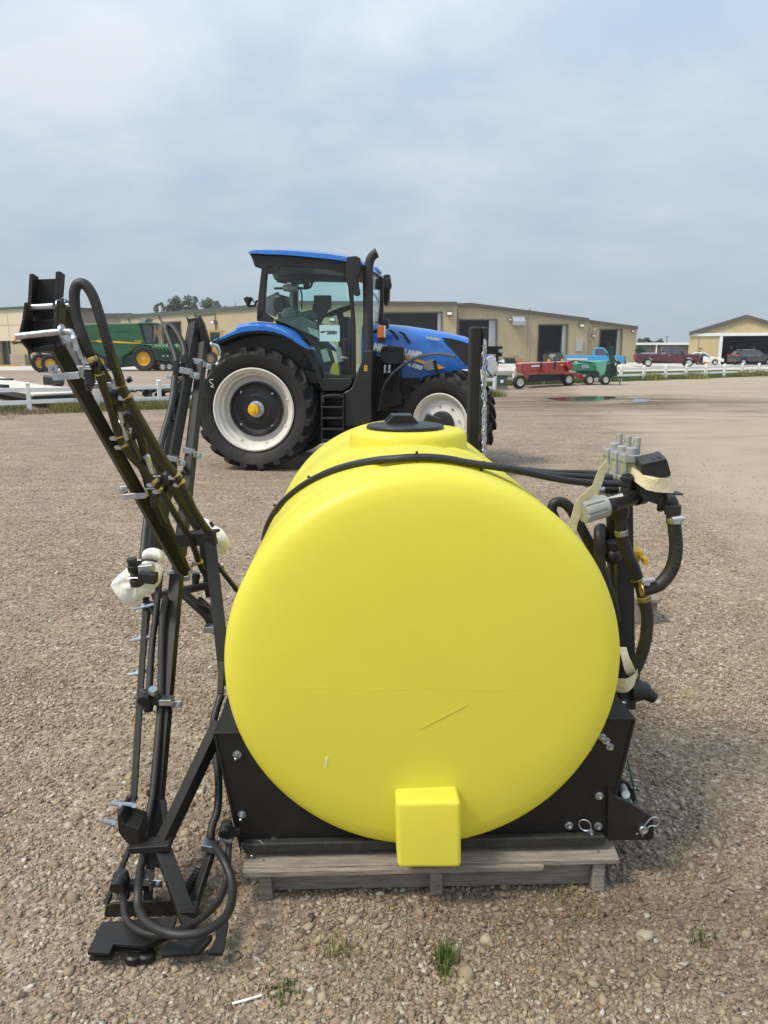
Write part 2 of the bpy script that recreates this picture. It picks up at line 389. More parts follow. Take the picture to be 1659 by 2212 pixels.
# ------------------------------------------------------------------ ground
def ground_mat():
    m, t, b, N, L = nodes('gravel_ground')
    co = N('ShaderNodeTexCoord'); ob = co.outputs['Object']
    def mth(op, a, c=None, clamp=False):
        n = N('ShaderNodeMath'); n.operation = op; n.use_clamp = clamp
        for i, q in enumerate((a, c)):
            if q is None: continue
            if isinstance(q, (int, float)): n.inputs[i].default_value = q
            else: L(q, n.inputs[i])
        return n.outputs[0]
    def noise(s, d=5, r=.6, stretch=None, dist=0):
        n = N('ShaderNodeTexNoise'); n.inputs['Scale'].default_value = s; n.inputs['Detail'].default_value = d; n.inputs['Roughness'].default_value = r; n.inputs['Distortion'].default_value = dist
        if stretch:
            mp = N('ShaderNodeMapping'); mp.inputs['Scale'].default_value = stretch; mp.inputs['Rotation'].default_value = (0, 0, radians(-8)); L(ob, mp.inputs[0]); L(mp.outputs[0], n.inputs['Vector'])
        else: L(ob, n.inputs['Vector'])
        return n.outputs['Fac']
    def ramp(f, *st):
        r = N('ShaderNodeValToRGB'); e = r.color_ramp.elements
        while len(e) < len(st): e.new(.5)
        for q, (p, c) in zip(e, st): q.position = p; q.color = (c if len(c) == 4 else tuple(c) + (1,))
        L(f, r.inputs[0]); return r.outputs[0]
    def mix(f, a, c, ty='MIX'):
        n = N('ShaderNodeMix'); n.data_type = 'RGBA'; n.blend_type = ty
        for i, q in ((0, f), (6, a), (7, c)):
            if isinstance(q, tuple): n.inputs[i].default_value = q + (1,)
            elif isinstance(q, (int, float)): n.inputs[i].default_value = q
            else: L(q, n.inputs[i])
        return n.outputs[2]
    soil = ramp(noise(.9, 9, .65), (.32, (.225, .162, .103)), (.5, (.295, .222, .147)), (.7, (.355, .28, .195)))
    # small stones: cells with their own colour
    vo = N('ShaderNodeTexVoronoi'); vo.inputs['Scale'].default_value = 48; L(ob, vo.inputs['Vector'])
    sp = N('ShaderNodeSeparateColor'); L(vo.outputs['Color'], sp.inputs[0])
    stone = ramp(sp.outputs[0], (0, (.12, .10, .085)), (.2, (.26, .20, .165)), (.55, (.36, .29, .24)), (.8, (.46, .40, .33)), (1, (.60, .55, .48)))
    vo2 = N('ShaderNodeTexVoronoi'); vo2.inputs['Scale'].default_value = 115; L(ob, vo2.inputs['Vector'])
    sp2 = N('ShaderNodeSeparateColor'); L(vo2.outputs['Color'], sp2.inputs[0])
    grit = ramp(sp2.outputs[1], (0, (.14, .11, .09)), (.4, (.28, .225, .18)), (.8, (.38, .32, .26)), (1, (.52, .46, .39)))
    cover = ramp(noise(1.7, 6, .7), (.35, (.25,) * 3), (.6, (.85,) * 3))
    col = mix(mth('MULTIPLY', cover, .55), soil, grit)
    sx = N('ShaderNodeSeparateXYZ'); L(ob, sx.inputs[0]); X, Y = sx.outputs[0], sx.outputs[1]
    pick = mth('GREATER_THAN', sp.outputs[2], .45)
    col = mix(mth('MULTIPLY', pick, mth('MULTIPLY', cover, .8)), col, stone)
    # packed sandy track on the right hand side of the yard
    edge = mth('ADD', mth('SUBTRACT', mth('SUBTRACT', X, mth('MULTIPLY', Y, .17)), 2.35), mth('MULTIPLY', mth('SUBTRACT', noise(.55, 5), .5), 2.6))
    track = mth('MULTIPLY', mth('ADD', mth('MULTIPLY', edge, 1.1), .5, True), mth('ADD', mth('MULTIPLY', mth('SUBTRACT', Y, 4.6), .5), 0, True), True)
    sand = ramp(noise(1.3, 8, .6), (.3, (.345, .275, .205)), (.7, (.405, .33, .25)))
    sand = mix(.18, sand, grit)
    col = mix(mth('MULTIPLY', track, .95), col, sand)
    # wheel tracks and damp streaks that run across the yard
    streak = noise(1.0, 7, .65, (.13, .5, 1), 2.2)
    far = mth('MULTIPLY', mth('ADD', mth('MULTIPLY', mth('SUBTRACT', Y, 9), .12), 0, True), mth('SUBTRACT', 1.0, mth('ADD', mth('MULTIPLY', mth('SUBTRACT', Y, 34), .15), 0, True)))
    dark = ramp(streak, (.50, (0,) * 3), (.63, (1,) * 3))
    col = mix(mth('MULTIPLY', mth('MULTIPLY', dark, far), .55), col, (.135, .105, .075))
    lite = ramp(noise(.35, 7, .65, (.5, 1, 1), 1.0), (.45, (0,) * 3), (.7, (1,) * 3))
    col = mix(mth('MULTIPLY', lite, .3), col, (.42, .35, .285))
    # damp mud round the puddles
    dx = mth('MULTIPLY', mth('SUBTRACT', X, 7.6), .20); dy = mth('MULTIPLY', mth('SUBTRACT', Y, 25.6), .26)
    mud = mth('SUBTRACT', 1.75, mth('ADD', mth('POWER', mth('ADD', mth('MULTIPLY', dx, dx), mth('MULTIPLY', dy, dy)), .5), mth('MULTIPLY', noise(.9, 6, .6, (.5, 1, 1)), .75)), True)
    grain = ramp(noise(5, 8, .75, (.6, 1, 1)), (.36, (.74, .73, .72)), (.64, (1.14, 1.14, 1.14)))
    loose = mth('SUBTRACT', 1, track)
    col = mix(loose, col, grain, 'MULTIPLY')
    grit2 = ramp(noise(26, 5, .75, (.55, 1, 1)), (.38, (.80, .78, .77)), (.62, (1.20, 1.19, 1.18)))
    col = mix(mth('MULTIPLY', loose, mth('ADD', mth('MULTIPLY', mth('SUBTRACT', Y, 2.5), .3), 0, True)), col, grit2, 'MULTIPLY')
    gap = ramp(vo.outputs['Distance'], (.42, (1.05, 1.05, 1.05)), (.74, (.74, .71, .69)))
    col = mix(loose, col, gap, 'MULTIPLY')
    wet = ramp(noise(.8, 8, .7, (.30, 1.3, 1), .8), (.42, (0,) * 3), (.52, (1,) * 3))
    col = mix(mth('MULTIPLY', mud, mth('ADD', mth('MULTIPLY', wet, .72), .22)), col, (.10, .072, .047))
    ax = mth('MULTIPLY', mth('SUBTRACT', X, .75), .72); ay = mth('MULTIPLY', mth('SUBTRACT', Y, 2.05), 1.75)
    pallet_shade = mth('SUBTRACT', 1.5, mth('ADD', mth('POWER', mth('ADD', mth('MULTIPLY', ax, ax), mth('MULTIPLY', ay, ay)), .5), mth('MULTIPLY', noise(3.2, 6, .65), 1.0)), True)
    col = mix(mth('MULTIPLY', pallet_shade, .6), col, (.115, .09, .066))          # shade of tank and pallet, painted into the ground colour
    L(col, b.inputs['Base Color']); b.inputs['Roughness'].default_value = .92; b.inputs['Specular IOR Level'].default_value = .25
    # relief
    hgt = mth('ADD', mth('MULTIPLY', mth('SUBTRACT', 1, vo.outputs['Distance']), mth('MULTIPLY', pick, cover)), mth('MULTIPLY', mth('SUBTRACT', 1, vo2.outputs['Distance']), .45))
    hgt = mth('ADD', hgt, mth('MULTIPLY', noise(7, 6), .8))
    bp = N('ShaderNodeBump'); bp.inputs['Strength'].default_value = .75; bp.inputs['Distance'].default_value = .012; L(hgt, bp.inputs['Height']); L(bp.outputs[0], b.inputs['Normal'])
    return m
mb = MB(); mb.add([(-700, -30, 0), (700, -30, 0), (700, 1500, 0), (-700, 1500, 0)], [(0, 1, 2, 3)])
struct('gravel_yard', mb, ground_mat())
def sheet(name, pts, z, m, **k):
    b = MB(); b.add([(q[0], q[1], z) for q in pts], [tuple(range(len(pts)))]); return struct(name, b, m, **k)
mdirt = mat('brown_dirt', (.27, .20, .155), .95, var=.22, scale=.7, stretch=(.35, 1, 1), bump=.5, bscale=9, dirt=(.40, .32, .26), dirt_amt=.6, dirt_scale=.25)
mlawn = mat('short_lawn', (.085, .115, .03), .95, var=.4, scale=2.5, bump=.5, bscale=30, dirt=(.17, .14, .07), dirt_amt=.6, dirt_scale=.35)
sheet('dirt_lot', [(-90, 25.3), (-2, 29.5), (-1, 34), (-6, 80), (-90, 84)], .004, mdirt)
sheet('concrete_apron', [(-110, 66), (-6, 66), (-2, 140), (-150, 150)], .008, K['concrete'])
sheet('concrete_lot', [(2, 57), (24, 64), (52, 78), (140, 100), (140, 160), (0, 160)], .008, K['concrete'])
# lawn on the far side of the right hand fence
sheet('lawn', [(-2, 31.6), (6.3, 37.75), (25.4, 51.85), (52, 71.5), (52, 78), (24, 64), (2, 57)], .004, mlawn)
mwet = mat('puddle_water', (.045, .036, .026), .03, var=.1, spec=.7)
def puddle(pts):
    loc = []
    for i, q in enumerate(pts):
        n = pts[(i + 1) % len(pts)]
        for k in range(4):
            t = k / 4; loc.append(G(q[0] + (n[0] - q[0]) * t + RND.uniform(-2, 2), q[1] + (n[1] - q[1]) * t + RND.uniform(-.25, .25)))
    sheet('puddle', loc, .006, mwet)
puddle([(1180, 861), (1215, 858.5), (1270, 856.5), (1330, 857), (1352, 858.5), (1320, 861), (1292, 866), (1240, 867), (1205, 865)])
puddle([(1364, 864), (1378, 862), (1402, 863), (1407, 865.5), (1395, 868.5), (1364, 868.5)])
puddle([(1365, 859.5), (1386, 859), (1388, 860.5), (1368, 861.5)])

# ------------------------------------------------------------------ loose stones (one mesh)
def stone_mat():
    m, t, b, N, L = nodes('loose_stone')
    at = N('ShaderNodeAttribute'); at.attribute_name = 'tone'
    r = N('ShaderNodeValToRGB'); e = r.color_ramp.elements
    st = ((0, (.075, .064, .054)), (.08, (.158, .124, .092)), (.25, (.25, .193, .138)), (.42, (.33, .262, .186)), (.55, (.305, .21, .158)), (.62, (.385, .315, .225)), (.80, (.46, .385, .285)), (.95, (.55, .48, .375)), (.97, (.42, .29, .13)), (1, (.60, .56, .49)))
    while len(e) < len(st): e.new(.5)
    for q, (p, c) in zip(e, st): q.position = p; q.color = c + (1,)
    L(at.outputs['Fac'], r.inputs[0])
    co = N('ShaderNodeTexCoord'); n = N('ShaderNodeTexNoise'); n.inputs['Scale'].default_value = 130; n.inputs['Detail'].default_value = 3; L(co.outputs['Object'], n.inputs['Vector'])
    mi = N('ShaderNodeMix'); mi.data_type = 'RGBA'; mi.blend_type = 'MULTIPLY'; mi.inputs[0].default_value = .35; L(r.outputs[0], mi.inputs[6]); L(n.outputs['Color'], mi.inputs[7])
    # painted shade: stones beside the pallet are darkened like the ground there
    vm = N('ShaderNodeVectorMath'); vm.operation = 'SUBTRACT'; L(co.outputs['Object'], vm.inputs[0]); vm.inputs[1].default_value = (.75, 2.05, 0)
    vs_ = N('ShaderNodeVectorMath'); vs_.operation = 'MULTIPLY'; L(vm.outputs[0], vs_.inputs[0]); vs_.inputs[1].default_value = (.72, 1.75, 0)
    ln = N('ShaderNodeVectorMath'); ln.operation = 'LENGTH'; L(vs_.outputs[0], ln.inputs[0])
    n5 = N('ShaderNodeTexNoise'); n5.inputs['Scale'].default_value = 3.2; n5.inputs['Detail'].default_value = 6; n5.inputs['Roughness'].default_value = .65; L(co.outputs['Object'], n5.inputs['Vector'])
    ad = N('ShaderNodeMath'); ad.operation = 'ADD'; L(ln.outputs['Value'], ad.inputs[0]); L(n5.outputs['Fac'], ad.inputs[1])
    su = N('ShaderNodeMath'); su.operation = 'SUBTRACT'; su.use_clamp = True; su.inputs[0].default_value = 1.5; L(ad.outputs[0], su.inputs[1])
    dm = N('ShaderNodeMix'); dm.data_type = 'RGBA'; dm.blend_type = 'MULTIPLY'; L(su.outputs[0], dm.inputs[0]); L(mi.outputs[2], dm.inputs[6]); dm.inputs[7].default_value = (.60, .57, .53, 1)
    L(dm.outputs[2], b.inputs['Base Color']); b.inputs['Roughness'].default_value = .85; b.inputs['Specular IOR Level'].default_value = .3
    return m
def ico():
    p = (1 + 5 ** .5) / 2
    v = np.array([(-1, p, 0), (1, p, 0), (-1, -p, 0), (1, -p, 0), (0, -1, p), (0, 1, p), (0, -1, -p), (0, 1, -p), (p, 0, -1), (p, 0, 1), (-p, 0, -1), (-p, 0, 1)], float)
    f = np.array([(0, 11, 5), (0, 5, 1), (0, 1, 7), (0, 7, 10), (0, 10, 11), (1, 5, 9), (5, 11, 4), (11, 10, 2), (10, 7, 6), (7, 1, 8), (3, 9, 4), (3, 4, 2), (3, 2, 6), (3, 6, 8), (3, 8, 9), (4, 9, 5), (2, 4, 11), (6, 2, 10), (8, 6, 7), (9, 8, 1)])
    return v / np.linalg.norm(v[0]), f
def chip():
    v = np.array([(x, y, z) for z in (-1, 1) for x, y in ((-1, -1), (1, -1), (1, 1), (-1, 1))], float) * .72
    q = [(3, 2, 1, 0), (4, 5, 6, 7), (0, 1, 5, 4), (1, 2, 6, 5), (2, 3, 7, 6), (3, 0, 4, 7)]
    return v, np.array([t for a, b, c, d in q for t in ((a, b, c), (a, c, d))])
def octa():
    v = np.array([(1, 0, 0), (0, 1, 0), (-1, 0, 0), (0, -1, 0), (0, 0, 1), (0, 0, -1)], float)
    f = np.array([(0, 1, 4), (1, 2, 4), (2, 3, 4), (3, 0, 4), (1, 0, 5), (2, 1, 5), (3, 2, 5), (0, 3, 5)]); return v, f
def scatter(n, base, smin, smax, d0, d1, power, jit, thin):
    bv, bf = base; bias = NPR.random(n)
    D = np.exp(np.log(d0) + (np.log(d1) - np.log(d0)) * bias); X = (NPR.random(n) - .5) * 2 * (.56 * D + .35)
    pat = np.sin(X * 1.9 + 1.3 * np.sin(D * 1.1)) + np.sin(D * 2.3 + 1.7 * np.sin(X * .8 + 2)) + .8 * np.sin(X * 5.1 + D * 3.3)
    keep = NPR.random(n) < np.clip(.62 + .22 * pat + .25 * ((X > -.2) & (D < 2.7)), .14, 1)
    # the packed track on the right carries few loose stones
    keep &= ~((X - .17 * D > 1.9) & (D > 4.8) & (NPR.random(n) < .85))
    D = D[keep]; X = X[keep]; n = len(D)
    s = smin * (smax / smin) ** (NPR.random(n) ** power)
    near = (X > -.3) & (D < 2.8); s = np.where(near, s * 1.15, s)
    sc = s[:, None] * (1 + (NPR.random((n, 3)) - .5) * 1.0); sc[:, 2] *= thin
    a = NPR.random(n) * 2 * np.pi
    v = bv[None] * (1 + (NPR.random((n, len(bv), 1)) - .5) * jit) * sc[:, None, :]
    tl = (NPR.random((n, 2)) - .5) * .7
    v[:, :, 2] += v[:, :, 0] * tl[:, :1] + v[:, :, 1] * tl[:, 1:]
    c, s_ = np.cos(a)[:, None], np.sin(a)[:, None]
    vx = v[:, :, 0] * c - v[:, :, 1] * s_; vy = v[:, :, 0] * s_ + v[:, :, 1] * c
    out = np.stack([vx + X[:, None], vy + D[:, None], v[:, :, 2] + sc[:, 2:3] * .25], -1)
    faces = (bf[None] + (np.arange(n) * len(bv))[:, None, None]).reshape(-1, 3)
    tone = np.repeat(np.clip(NPR.normal(.60, .22, n), 0, 1), len(bv))
    return out.reshape(-1, 3), faces, tone
bits = [scatter(115000, octa(), .0024, .0056, 1.25, 7, 1.0, .8, .85), scatter(62000, octa(), .0062, .0125, 3.2, 12.5, 1.3, .8, .7), scatter(56000, chip(), .0042, .0085, 1.25, 9, 1.5, .85, .75), scatter(1500, ico(), .009, .020, 1.25, 6, 2.6, .75, .62)]
vs, fs, ts, o = [], [], [], 0
for v, f, t in bits: vs.append(v); fs.append(f + o); ts.append(t); o += len(v)
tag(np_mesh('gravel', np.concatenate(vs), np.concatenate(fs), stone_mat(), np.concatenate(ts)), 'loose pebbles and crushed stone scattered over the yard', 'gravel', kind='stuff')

# ------------------------------------------------------------------ grass and weeds
def blades(pos, hgt, wid, lean=.45):
    n = len(pos); a = NPR.random(n) * 2 * np.pi; d = np.stack([np.cos(a), np.sin(a), np.zeros(n)], 1)
    e = np.stack([-np.sin(a), np.cos(a), np.zeros(n)], 1); h = hgt * (.5 + NPR.random(n)); l = (NPR.random(n) - .3) * lean * h
    mid = pos + e * (l * .35)[:, None]; mid[:, 2] += h * .6; tip = pos + e * l[:, None]; tip[:, 2] += h
    w = wid * (.6 + .8 * NPR.random(n))
    v = np.stack([pos - d * w[:, None], pos + d * w[:, None], mid + d * w[:, None] * .7, mid - d * w[:, None] * .7, tip], 1)
    k = np.arange(n) * 5
    f = np.concatenate([np.stack([k, k + 1, k + 2], 1), np.stack([k, k + 2, k + 3], 1), np.stack([k + 3, k + 2, k + 4], 1)])
    return v.reshape(-1, 3), f, np.repeat(NPR.random(n), 5)
def strip_pts(A, B, w0, w1, n, clump=0):
    A = np.array(A[:2]); B = np.array(B[:2]); d = B - A; nrm = np.array([-d[1], d[0]]) / np.linalg.norm(d)
    t = NPR.random(n); s = w0 + (w1 - w0) * NPR.random(n)
    if clump:
        c = np.clip(NPR.normal(NPR.integers(0, clump, n) / clump + .5 / clump, .25 / clump), 0, 1); t = np.where(NPR.random(n) < .7, c, t)
    p = A[None] + d[None] * t[:, None] + nrm[None] * s[:, None]
    return np.concatenate([p, np.zeros((n, 1))], 1)
FA, FB = G(65, 890), G(346, 880)                 # two posts of the left fence
fd = (FB - FA) / 2
def lf(k): return FA + fd * k
n0, n1 = lf(-3.5), lf(9)
v, f, t = blades(strip_pts(lf(.3), n1, -.9, .8, 26000, 14), .21, .006)
tag(np_mesh('grass', v, f, K['grassm'], t), 'tall yellow-green grass growing under the white fence near the trailer', 'grass', kind='stuff')
v, f, t = blades(strip_pts(n0, lf(1.2), -1.15, .3, 5000, 6), .10, .006, .9)
tag(np_mesh('dry_weeds', v, f, K['drym'], t), 'low reddish dry weeds at the foot of the white fence', 'weeds', kind='stuff')
v, f, t = blades(strip_pts(n0, lf(0), .1, 1.6, 4500), .16, .006)
tag(np_mesh('dark_grass', v, f, K['lawnm'], t), 'short dark green grass beside the trailer behind the fence', 'grass', kind='stuff')
RA = V((6.3, 37.7, 0)); rdir = (V((25.4, 51.8, 0)) - RA).normalized()
def rf(s): return RA + rdir * s
v, f, t = blades(strip_pts(rf(-6), rf(34), -.25, .9, 22000), .16, .008)
v2, f2, t2 = blades(strip_pts(rf(-4), rf(34), .9, 9, 42000), .09, .012)
tag(np_mesh('lawn_grass', np.concatenate([v, v2]), np.concatenate([f, f2 + len(v)]), K['lawnm'], np.concatenate([t, t2])), 'mown green grass behind the long white fence', 'grass', kind='stuff')
bush = [(14.8, .9, .55), (10.6, .5, .4), (11.5, .4, .35), (20.4, .6, .35), (22.5, .6, .35), (24.5, .5, .3), (26.8, .8, .4), (28.3, .8, .45), (29.6, .6, .35)]
ps = [np.concatenate([NPR.normal((rf(s).x, rf(s).y), w * .55, (int(700 * w), 2)), np.zeros((int(700 * w), 1))], 1) for s, w, h in bush]
v, f, t = blades(np.concatenate(ps), .38, .010, .6)
tag(np_mesh('tall_weeds', v, f, K['grassm'], t), 'clumps of tall yellowish weeds growing through the long white fence', 'weeds', kind='stuff')
# seed heads of one weed in front of the trailer
mb = MB()
for i in range(9):
    b0 = lf(.95) + V((RND.uniform(-.45, .55), RND.uniform(-.35, -.1), 0)); tp = b0 + V((RND.uniform(-.25, .1), 0, RND.uniform(.5, .82)))
    mid = (b0 + tp) / 2 + V((.06, 0, .05)); mb.tube([b0, mid, tp], .007, 4, 3)
    for k in range(5):
        q = mid.lerp(tp, k / 4); mb.tube([q, q + V((RND.uniform(-.12, .12), 0, RND.uniform(.02, .1)))], .006, 3)
single('seeding_weed', mb, K['drym'], 'tall brown weed stalks with seed heads in front of the trailer', 'weed')
def tuft(x, y, n, h, m, label, sp=.045):
    c = G(x, y); p = NPR.normal((c.x, c.y), sp, (n, 2)); v, f, t = blades(np.concatenate([p, np.zeros((n, 1))], 1), h, .0025, .8)
    v = v - np.array([c.x, c.y, 0]); o = np_mesh('weed_tuft', v, f, m, t); o.location = c; tag(o, label, 'weed', 'small weeds in the gravel')
tuft(733, 2062, 70, .03, K['grassm'], 'small yellowish grass tuft in the gravel below the yellow tank, left of centre', .03)
tuft(962, 2075, 90, .04, K['lawnm'], 'upright green weed in the gravel below the square yellow tank foot', .016)
tuft(958, 2105, 40, .03, K['lawnm'], 'flat little weed just below the upright green one', .012)
tuft(617, 2145, 70, .02, K['lawnm'], 'spreading small green weed nearest the bottom of the picture', .022)
tuft(1225, 1945, 60, .03, K['grassm'], 'pale weed sprouting under the right end of the wooden pallet', .05)
tuft(1518, 2030, 40, .025, K['lawnm'], 'tiny green weed among stones right of the pallet', .02)
tuft(24, 904, 60, .10, K['grassm'], 'low green tuft on bare gravel in front of the left fence post', .13)
mb = MB(); mb.tube([G(502, 2168, .006), G(530, 2160, .012), G(566, 2150, .006)], .0032, 6, 3)
single('dry_twig', mb, K['foam'], 'pale broken straw lying on the gravel', 'straw')

# thin summer haze over the yard
mb = MB(); mb.box((0, 735, 9.5), (1440, 1590, 21)); hz_m = bpy.data.materials.new('haze'); hz_m.use_nodes = True; ht = hz_m.node_tree
ht.nodes.remove(ht.nodes['Principled BSDF']); pv = ht.nodes.new('ShaderNodeVolumePrincipled'); pv.inputs['Color'].default_value = (.90, .95, 1, 1); pv.inputs['Density'].default_value = .00046; pv.inputs['Anisotropy'].default_value = .2
ht.links.new(pv.outputs[0], ht.nodes['Material Output'].inputs['Volume'])
hz_o = part('haze', mb, hz_m); tag(hz_o, 'thin pale summer haze over the whole yard', 'haze', kind='stuff')

# ------------------------------------------------------------------ fences
def fence(pts, ph, pw, rails, label, lim=None):
    r = thing('rail_fence', pts[0], label, 'fence')
    d = (pts[1] - pts[0]).normalized(); n = V((-d.y, d.x, 0)); ang = atan2(d.y, d.x); R = MX.Rotation(ang, 3, 'Z')
    b = MB(); b.box((0, 0, ph / 2), (pw, pw, ph), R); b.box((0, 0, ph + .008), (pw * 1.22, pw * 1.22, .022), R)
    b.box((0, 0, ph + .034), (pw * 1.1, pw * 1.1, .03), R, (.35, .35))
    b.v = [q + pts[0] for q in b.v]
    p0 = part('post', b, K['white'], r, bevel=.006)
    for q in pts[1:]: instance(p0, r, MX.Translation(q - pts[0]) @ MX.Rotation(radians(RND.uniform(-1.2, 1.2)), 4, 'X'))
    for i in range(len(pts) - 1):
        for z, hh in rails:
            b = MB(); s = pts[i] + d * pw * .42; e = pts[i + 1] - d * pw * .42; dz = V((0, 0, z + RND.uniform(-.01, .01)))
            b.beam(s + dz, e + dz + V((0, 0, RND.uniform(-.012, .012))), .04, hh, (0, 0, 1)); part('rail', b, K['white'], r, bevel=.004)
fence([lf(k) for k in range(-3, 10)], .77, .105, ((.60, .115), (.27, .115)), 'white two-rail vinyl fence in front of the flatbed trailer')
fence([rf(2.06 * k) for k in range(-3, 18)], .80, .13, ((.66, .13), (.33, .12)), 'long white two-rail vinyl fence in front of the parked pickups')

# ------------------------------------------------------------------ buildings
def ray_wall(x, y, o, ang):
    "local (along, up) of the point of a wall plane seen at x, y; wall starts at o and runs in direction ang"
    a = P(x, y, 1.0) - V((0, 0, H)); n = V((-sin(ang), cos(ang), 0)); t = n.dot(V((o.x, o.y, 0))) / n.dot(V((a.x, a.y, 0)))
    q = V((0, 0, H)) + a * t; return (q - V((o.x, o.y, 0))).dot(V((cos(ang), sin(ang), 0))), q.z
class Bld:
    def __init__(s, name, label, x0, D0, x1, D1, depth=26):
        a, b = P(x0, 756, D0), P(x1, 756, D1); s.o = V((a.x, a.y, 0)); e = V((b.x, b.y, 0)); s.ang = atan2(e.y - s.o.y, e.x - s.o.x)
        s.L = (e - s.o).length; s.r = thing(name, s.o, label, 'building', None, s.ang, True); s.depth = depth
    def at(s, x, y): return ray_wall(x, y, s.o, s.ang)
    def wall(s, top, openings, m, t=.25, y0=0, name='wall'):
        "top: list of (u, z); openings: (u0, u1, z0, z1)"
        us = sorted({q[0] for q in top} | {q for o in openings for q in o[:2]})
        def tz(u):
            for (a, za), (b, zb) in zip(top, top[1:]):
                if a - 1e-6 <= u <= b + 1e-6: return za + (zb - za) * (u - a) / max(b - a, 1e-6)
            return top[-1][1]
        b = MB()
        for a, c in zip(us, us[1:]):
            if c - a < .01: continue
            mid = (a + c) / 2; op = [o for o in openings if o[0] <= mid <= o[1]]
            spans = []; z = 0.0
            for o in op:
                if o[2] > z + .01: spans.append((z, o[2], o[2]))
                z = o[3]
            spans.append((z, tz(a), tz(c)))
            for z0, za, zb in spans: b.prism([(a, y0, z0), (c, y0, z0), (c, y0, zb), (a, y0, za)], (0, t, 0))
        part(name, b, m, s.r)
        for u in (top[0], top[-1]):
            b = MB(); b.box((u[0] + (.13 if u is top[0] else -.13), y0 + t + s.depth / 2, u[1] / 2), (.25, s.depth, u[1])); part('side_wall', b, m, s.r)
    def roof(s, top, m, mt, fh=.35, over=.25):
        b = MB(); f = MB()
        for (a, za), (c, zc) in zip(top, top[1:]):
            b.prism([(a, -.1, za + .02), (c, -.1, zc + .02), (c, -.1, zc + .17), (a, -.1, za + .17)], (0, s.depth, 0))
            f.prism([(a, -.36, za + .2 - fh), (c, -.36, zc + .2 - fh), (c, -.36, zc + .22), (a, -.36, za + .22)], (0, .22, 0))
        part('roof', b, m, s.r); part('fascia', f, mt, s.r)
    def door(s, o, frame=True, jamb=0.0):
        u0, u1, z0, z1 = o; b = MB(); d = 9.0
        b.box(((u0 + u1) / 2, d, z1 / 2), (u1 - u0 + 4, .1, z1 + .8)); b.box((u0 - 2, d / 2 + .2, z1 / 2), (.1, d, z1 + .8)); b.box((u1 + 2, d / 2 + .2, z1 / 2), (.1, d, z1 + .8))
        b.box(((u0 + u1) / 2, d / 2 + .3, z1 + .45), (u1 - u0 + 4, d, .1)); b.box(((u0 + u1) / 2, d / 2 + .3, .03), (u1 - u0 + 4, d, .04))
        part('interior', b, K['dark'], s.r)
        if frame:
            for u in (u0, u1):
                b = MB(); b.box((u, -.04, z1 / 2), (.16, .1, z1)); part('door_frame', b, K['trim'], s.r)
            b = MB(); b.box(((u0 + u1) / 2, -.04, z1), (u1 - u0 + .16, .1, .16)); part('door_frame', b, K['trim'], s.r)
        if jamb:
            b = MB(); b.box((u1 - jamb / 2, .5, z1 / 2), (jamb, .5, z1)); part('door_track', b, K['galv'], s.r)
    def lamp(s, x, y, m=None, sc=1.0):
        u, z = s.at(x, y); b = MB(); b.box((u, -.2 * sc, z), (.55 * sc, .4 * sc, .38 * sc), None, (.7, .6)); o = part('wall_lamp', b, K['trim'], s.r, bevel=.03)
        b = MB(); b.box((u, -.42 * sc, z - .03), (.42 * sc, .06, .22 * sc)); part('lamp_lens', b, m or K['paper'], o)

# cream office with a dark glazed ground floor
B = Bld('office_building', 'cream office building with block piers and dark ground-floor glazing', -70, 92, 97, 83.5, 7)
ut, zt = B.at(97, 664); u0, zs = B.at(20, 736); zr = B.at(40, 668)[1]
ops = []
for xa, xb in ((-42, -12), (0, 24), (60, 69), (76, 90)):
    a, c = B.at(xa, 760)[0], B.at(xb, 760)[0]; ops.append((a, c, 0.0, zs - .05))
B.wall([(0, zs), (B.L, zs)], ops, K['tan'], .3)
b = MB(); b.box((B.L / 2, .05, (zs + zr) / 2), (B.L + .3, .6, zr - zs)); part('upper_wall', b, K['stucco'], B.r)
b = MB(); b.box((B.L - .2, 3.8, zr / 2), (.5, 6.9, zr)); part('side_wall', b, K['greywall'], B.r)
for z in ((zs + zr) / 2, ):
    b = MB(); b.box((B.L / 2, -.253, z), (B.L + .3, .012, .05)); part('panel_joint', b, K['greywall'], B.r)
for x in (-30, 22, 60):
    u = B.at(x, 700)[0]; b = MB(); b.box((u, -.254, (zs + zr) / 2), (.05, .012, zr - zs)); part('panel_joint', b, K['greywall'], B.r)
b = MB(); b.box((B.L / 2, 3.4, zr + .12), (B.L + .9, 7.8, .24)); part('roof', b, K['greentrim'], B.r)
for o in ops:
    b = MB(); b.box(((o[0] + o[1]) / 2, .5, o[3] / 2), (o[1] - o[0], .08, o[3])); g = part('glazing', b, K['carglass'], B.r)
    for k in (0, .5, 1):
        b = MB(); b.box((o[0] + (o[1] - o[0]) * k, .42, o[3] / 2), (.09, .1, o[3])); part('mullion', b, K['trim'], g)
for xa, xb in ((-60, -44), (-10, -2), (26, 58), (70.5, 75), (91, 96)):
    a, c = B.at(xa, 760)[0], B.at(xb, 760)[0]; hb = B.at(30, 765)[1]
    b = MB()
    for k in range(6): b.box(((a + c) / 2, -.12 + .01 * (k % 2), hb * (k + .5) / 6), (c - a, .4, hb / 6 - .03))
    part('block_pier', b, K['brick'], B.r, bevel=.01)
mb = MB(); p0 = G(-8, 791.5); p1 = G(47, 791); mb.beam(p0 + V((0, 0, .08)), p1 + V((0, 0, .08)), .25, .16)
single('yellow_kerb', mb, K['jdyellow'], 'yellow painted kerb block in front of the cream office', 'kerb')

B = Bld('linking_building', 'taupe flat-roofed block between the cream office and the ribbed workshop', 60, 146, 290, 142, 30)
z = B.at(200, 680)[1]; B.wall([(0, z), (B.L, z)], [], K['greywall']); B.roof([(0, z), (B.L, z)], K['greentrim'], K['greentrim'], .55)

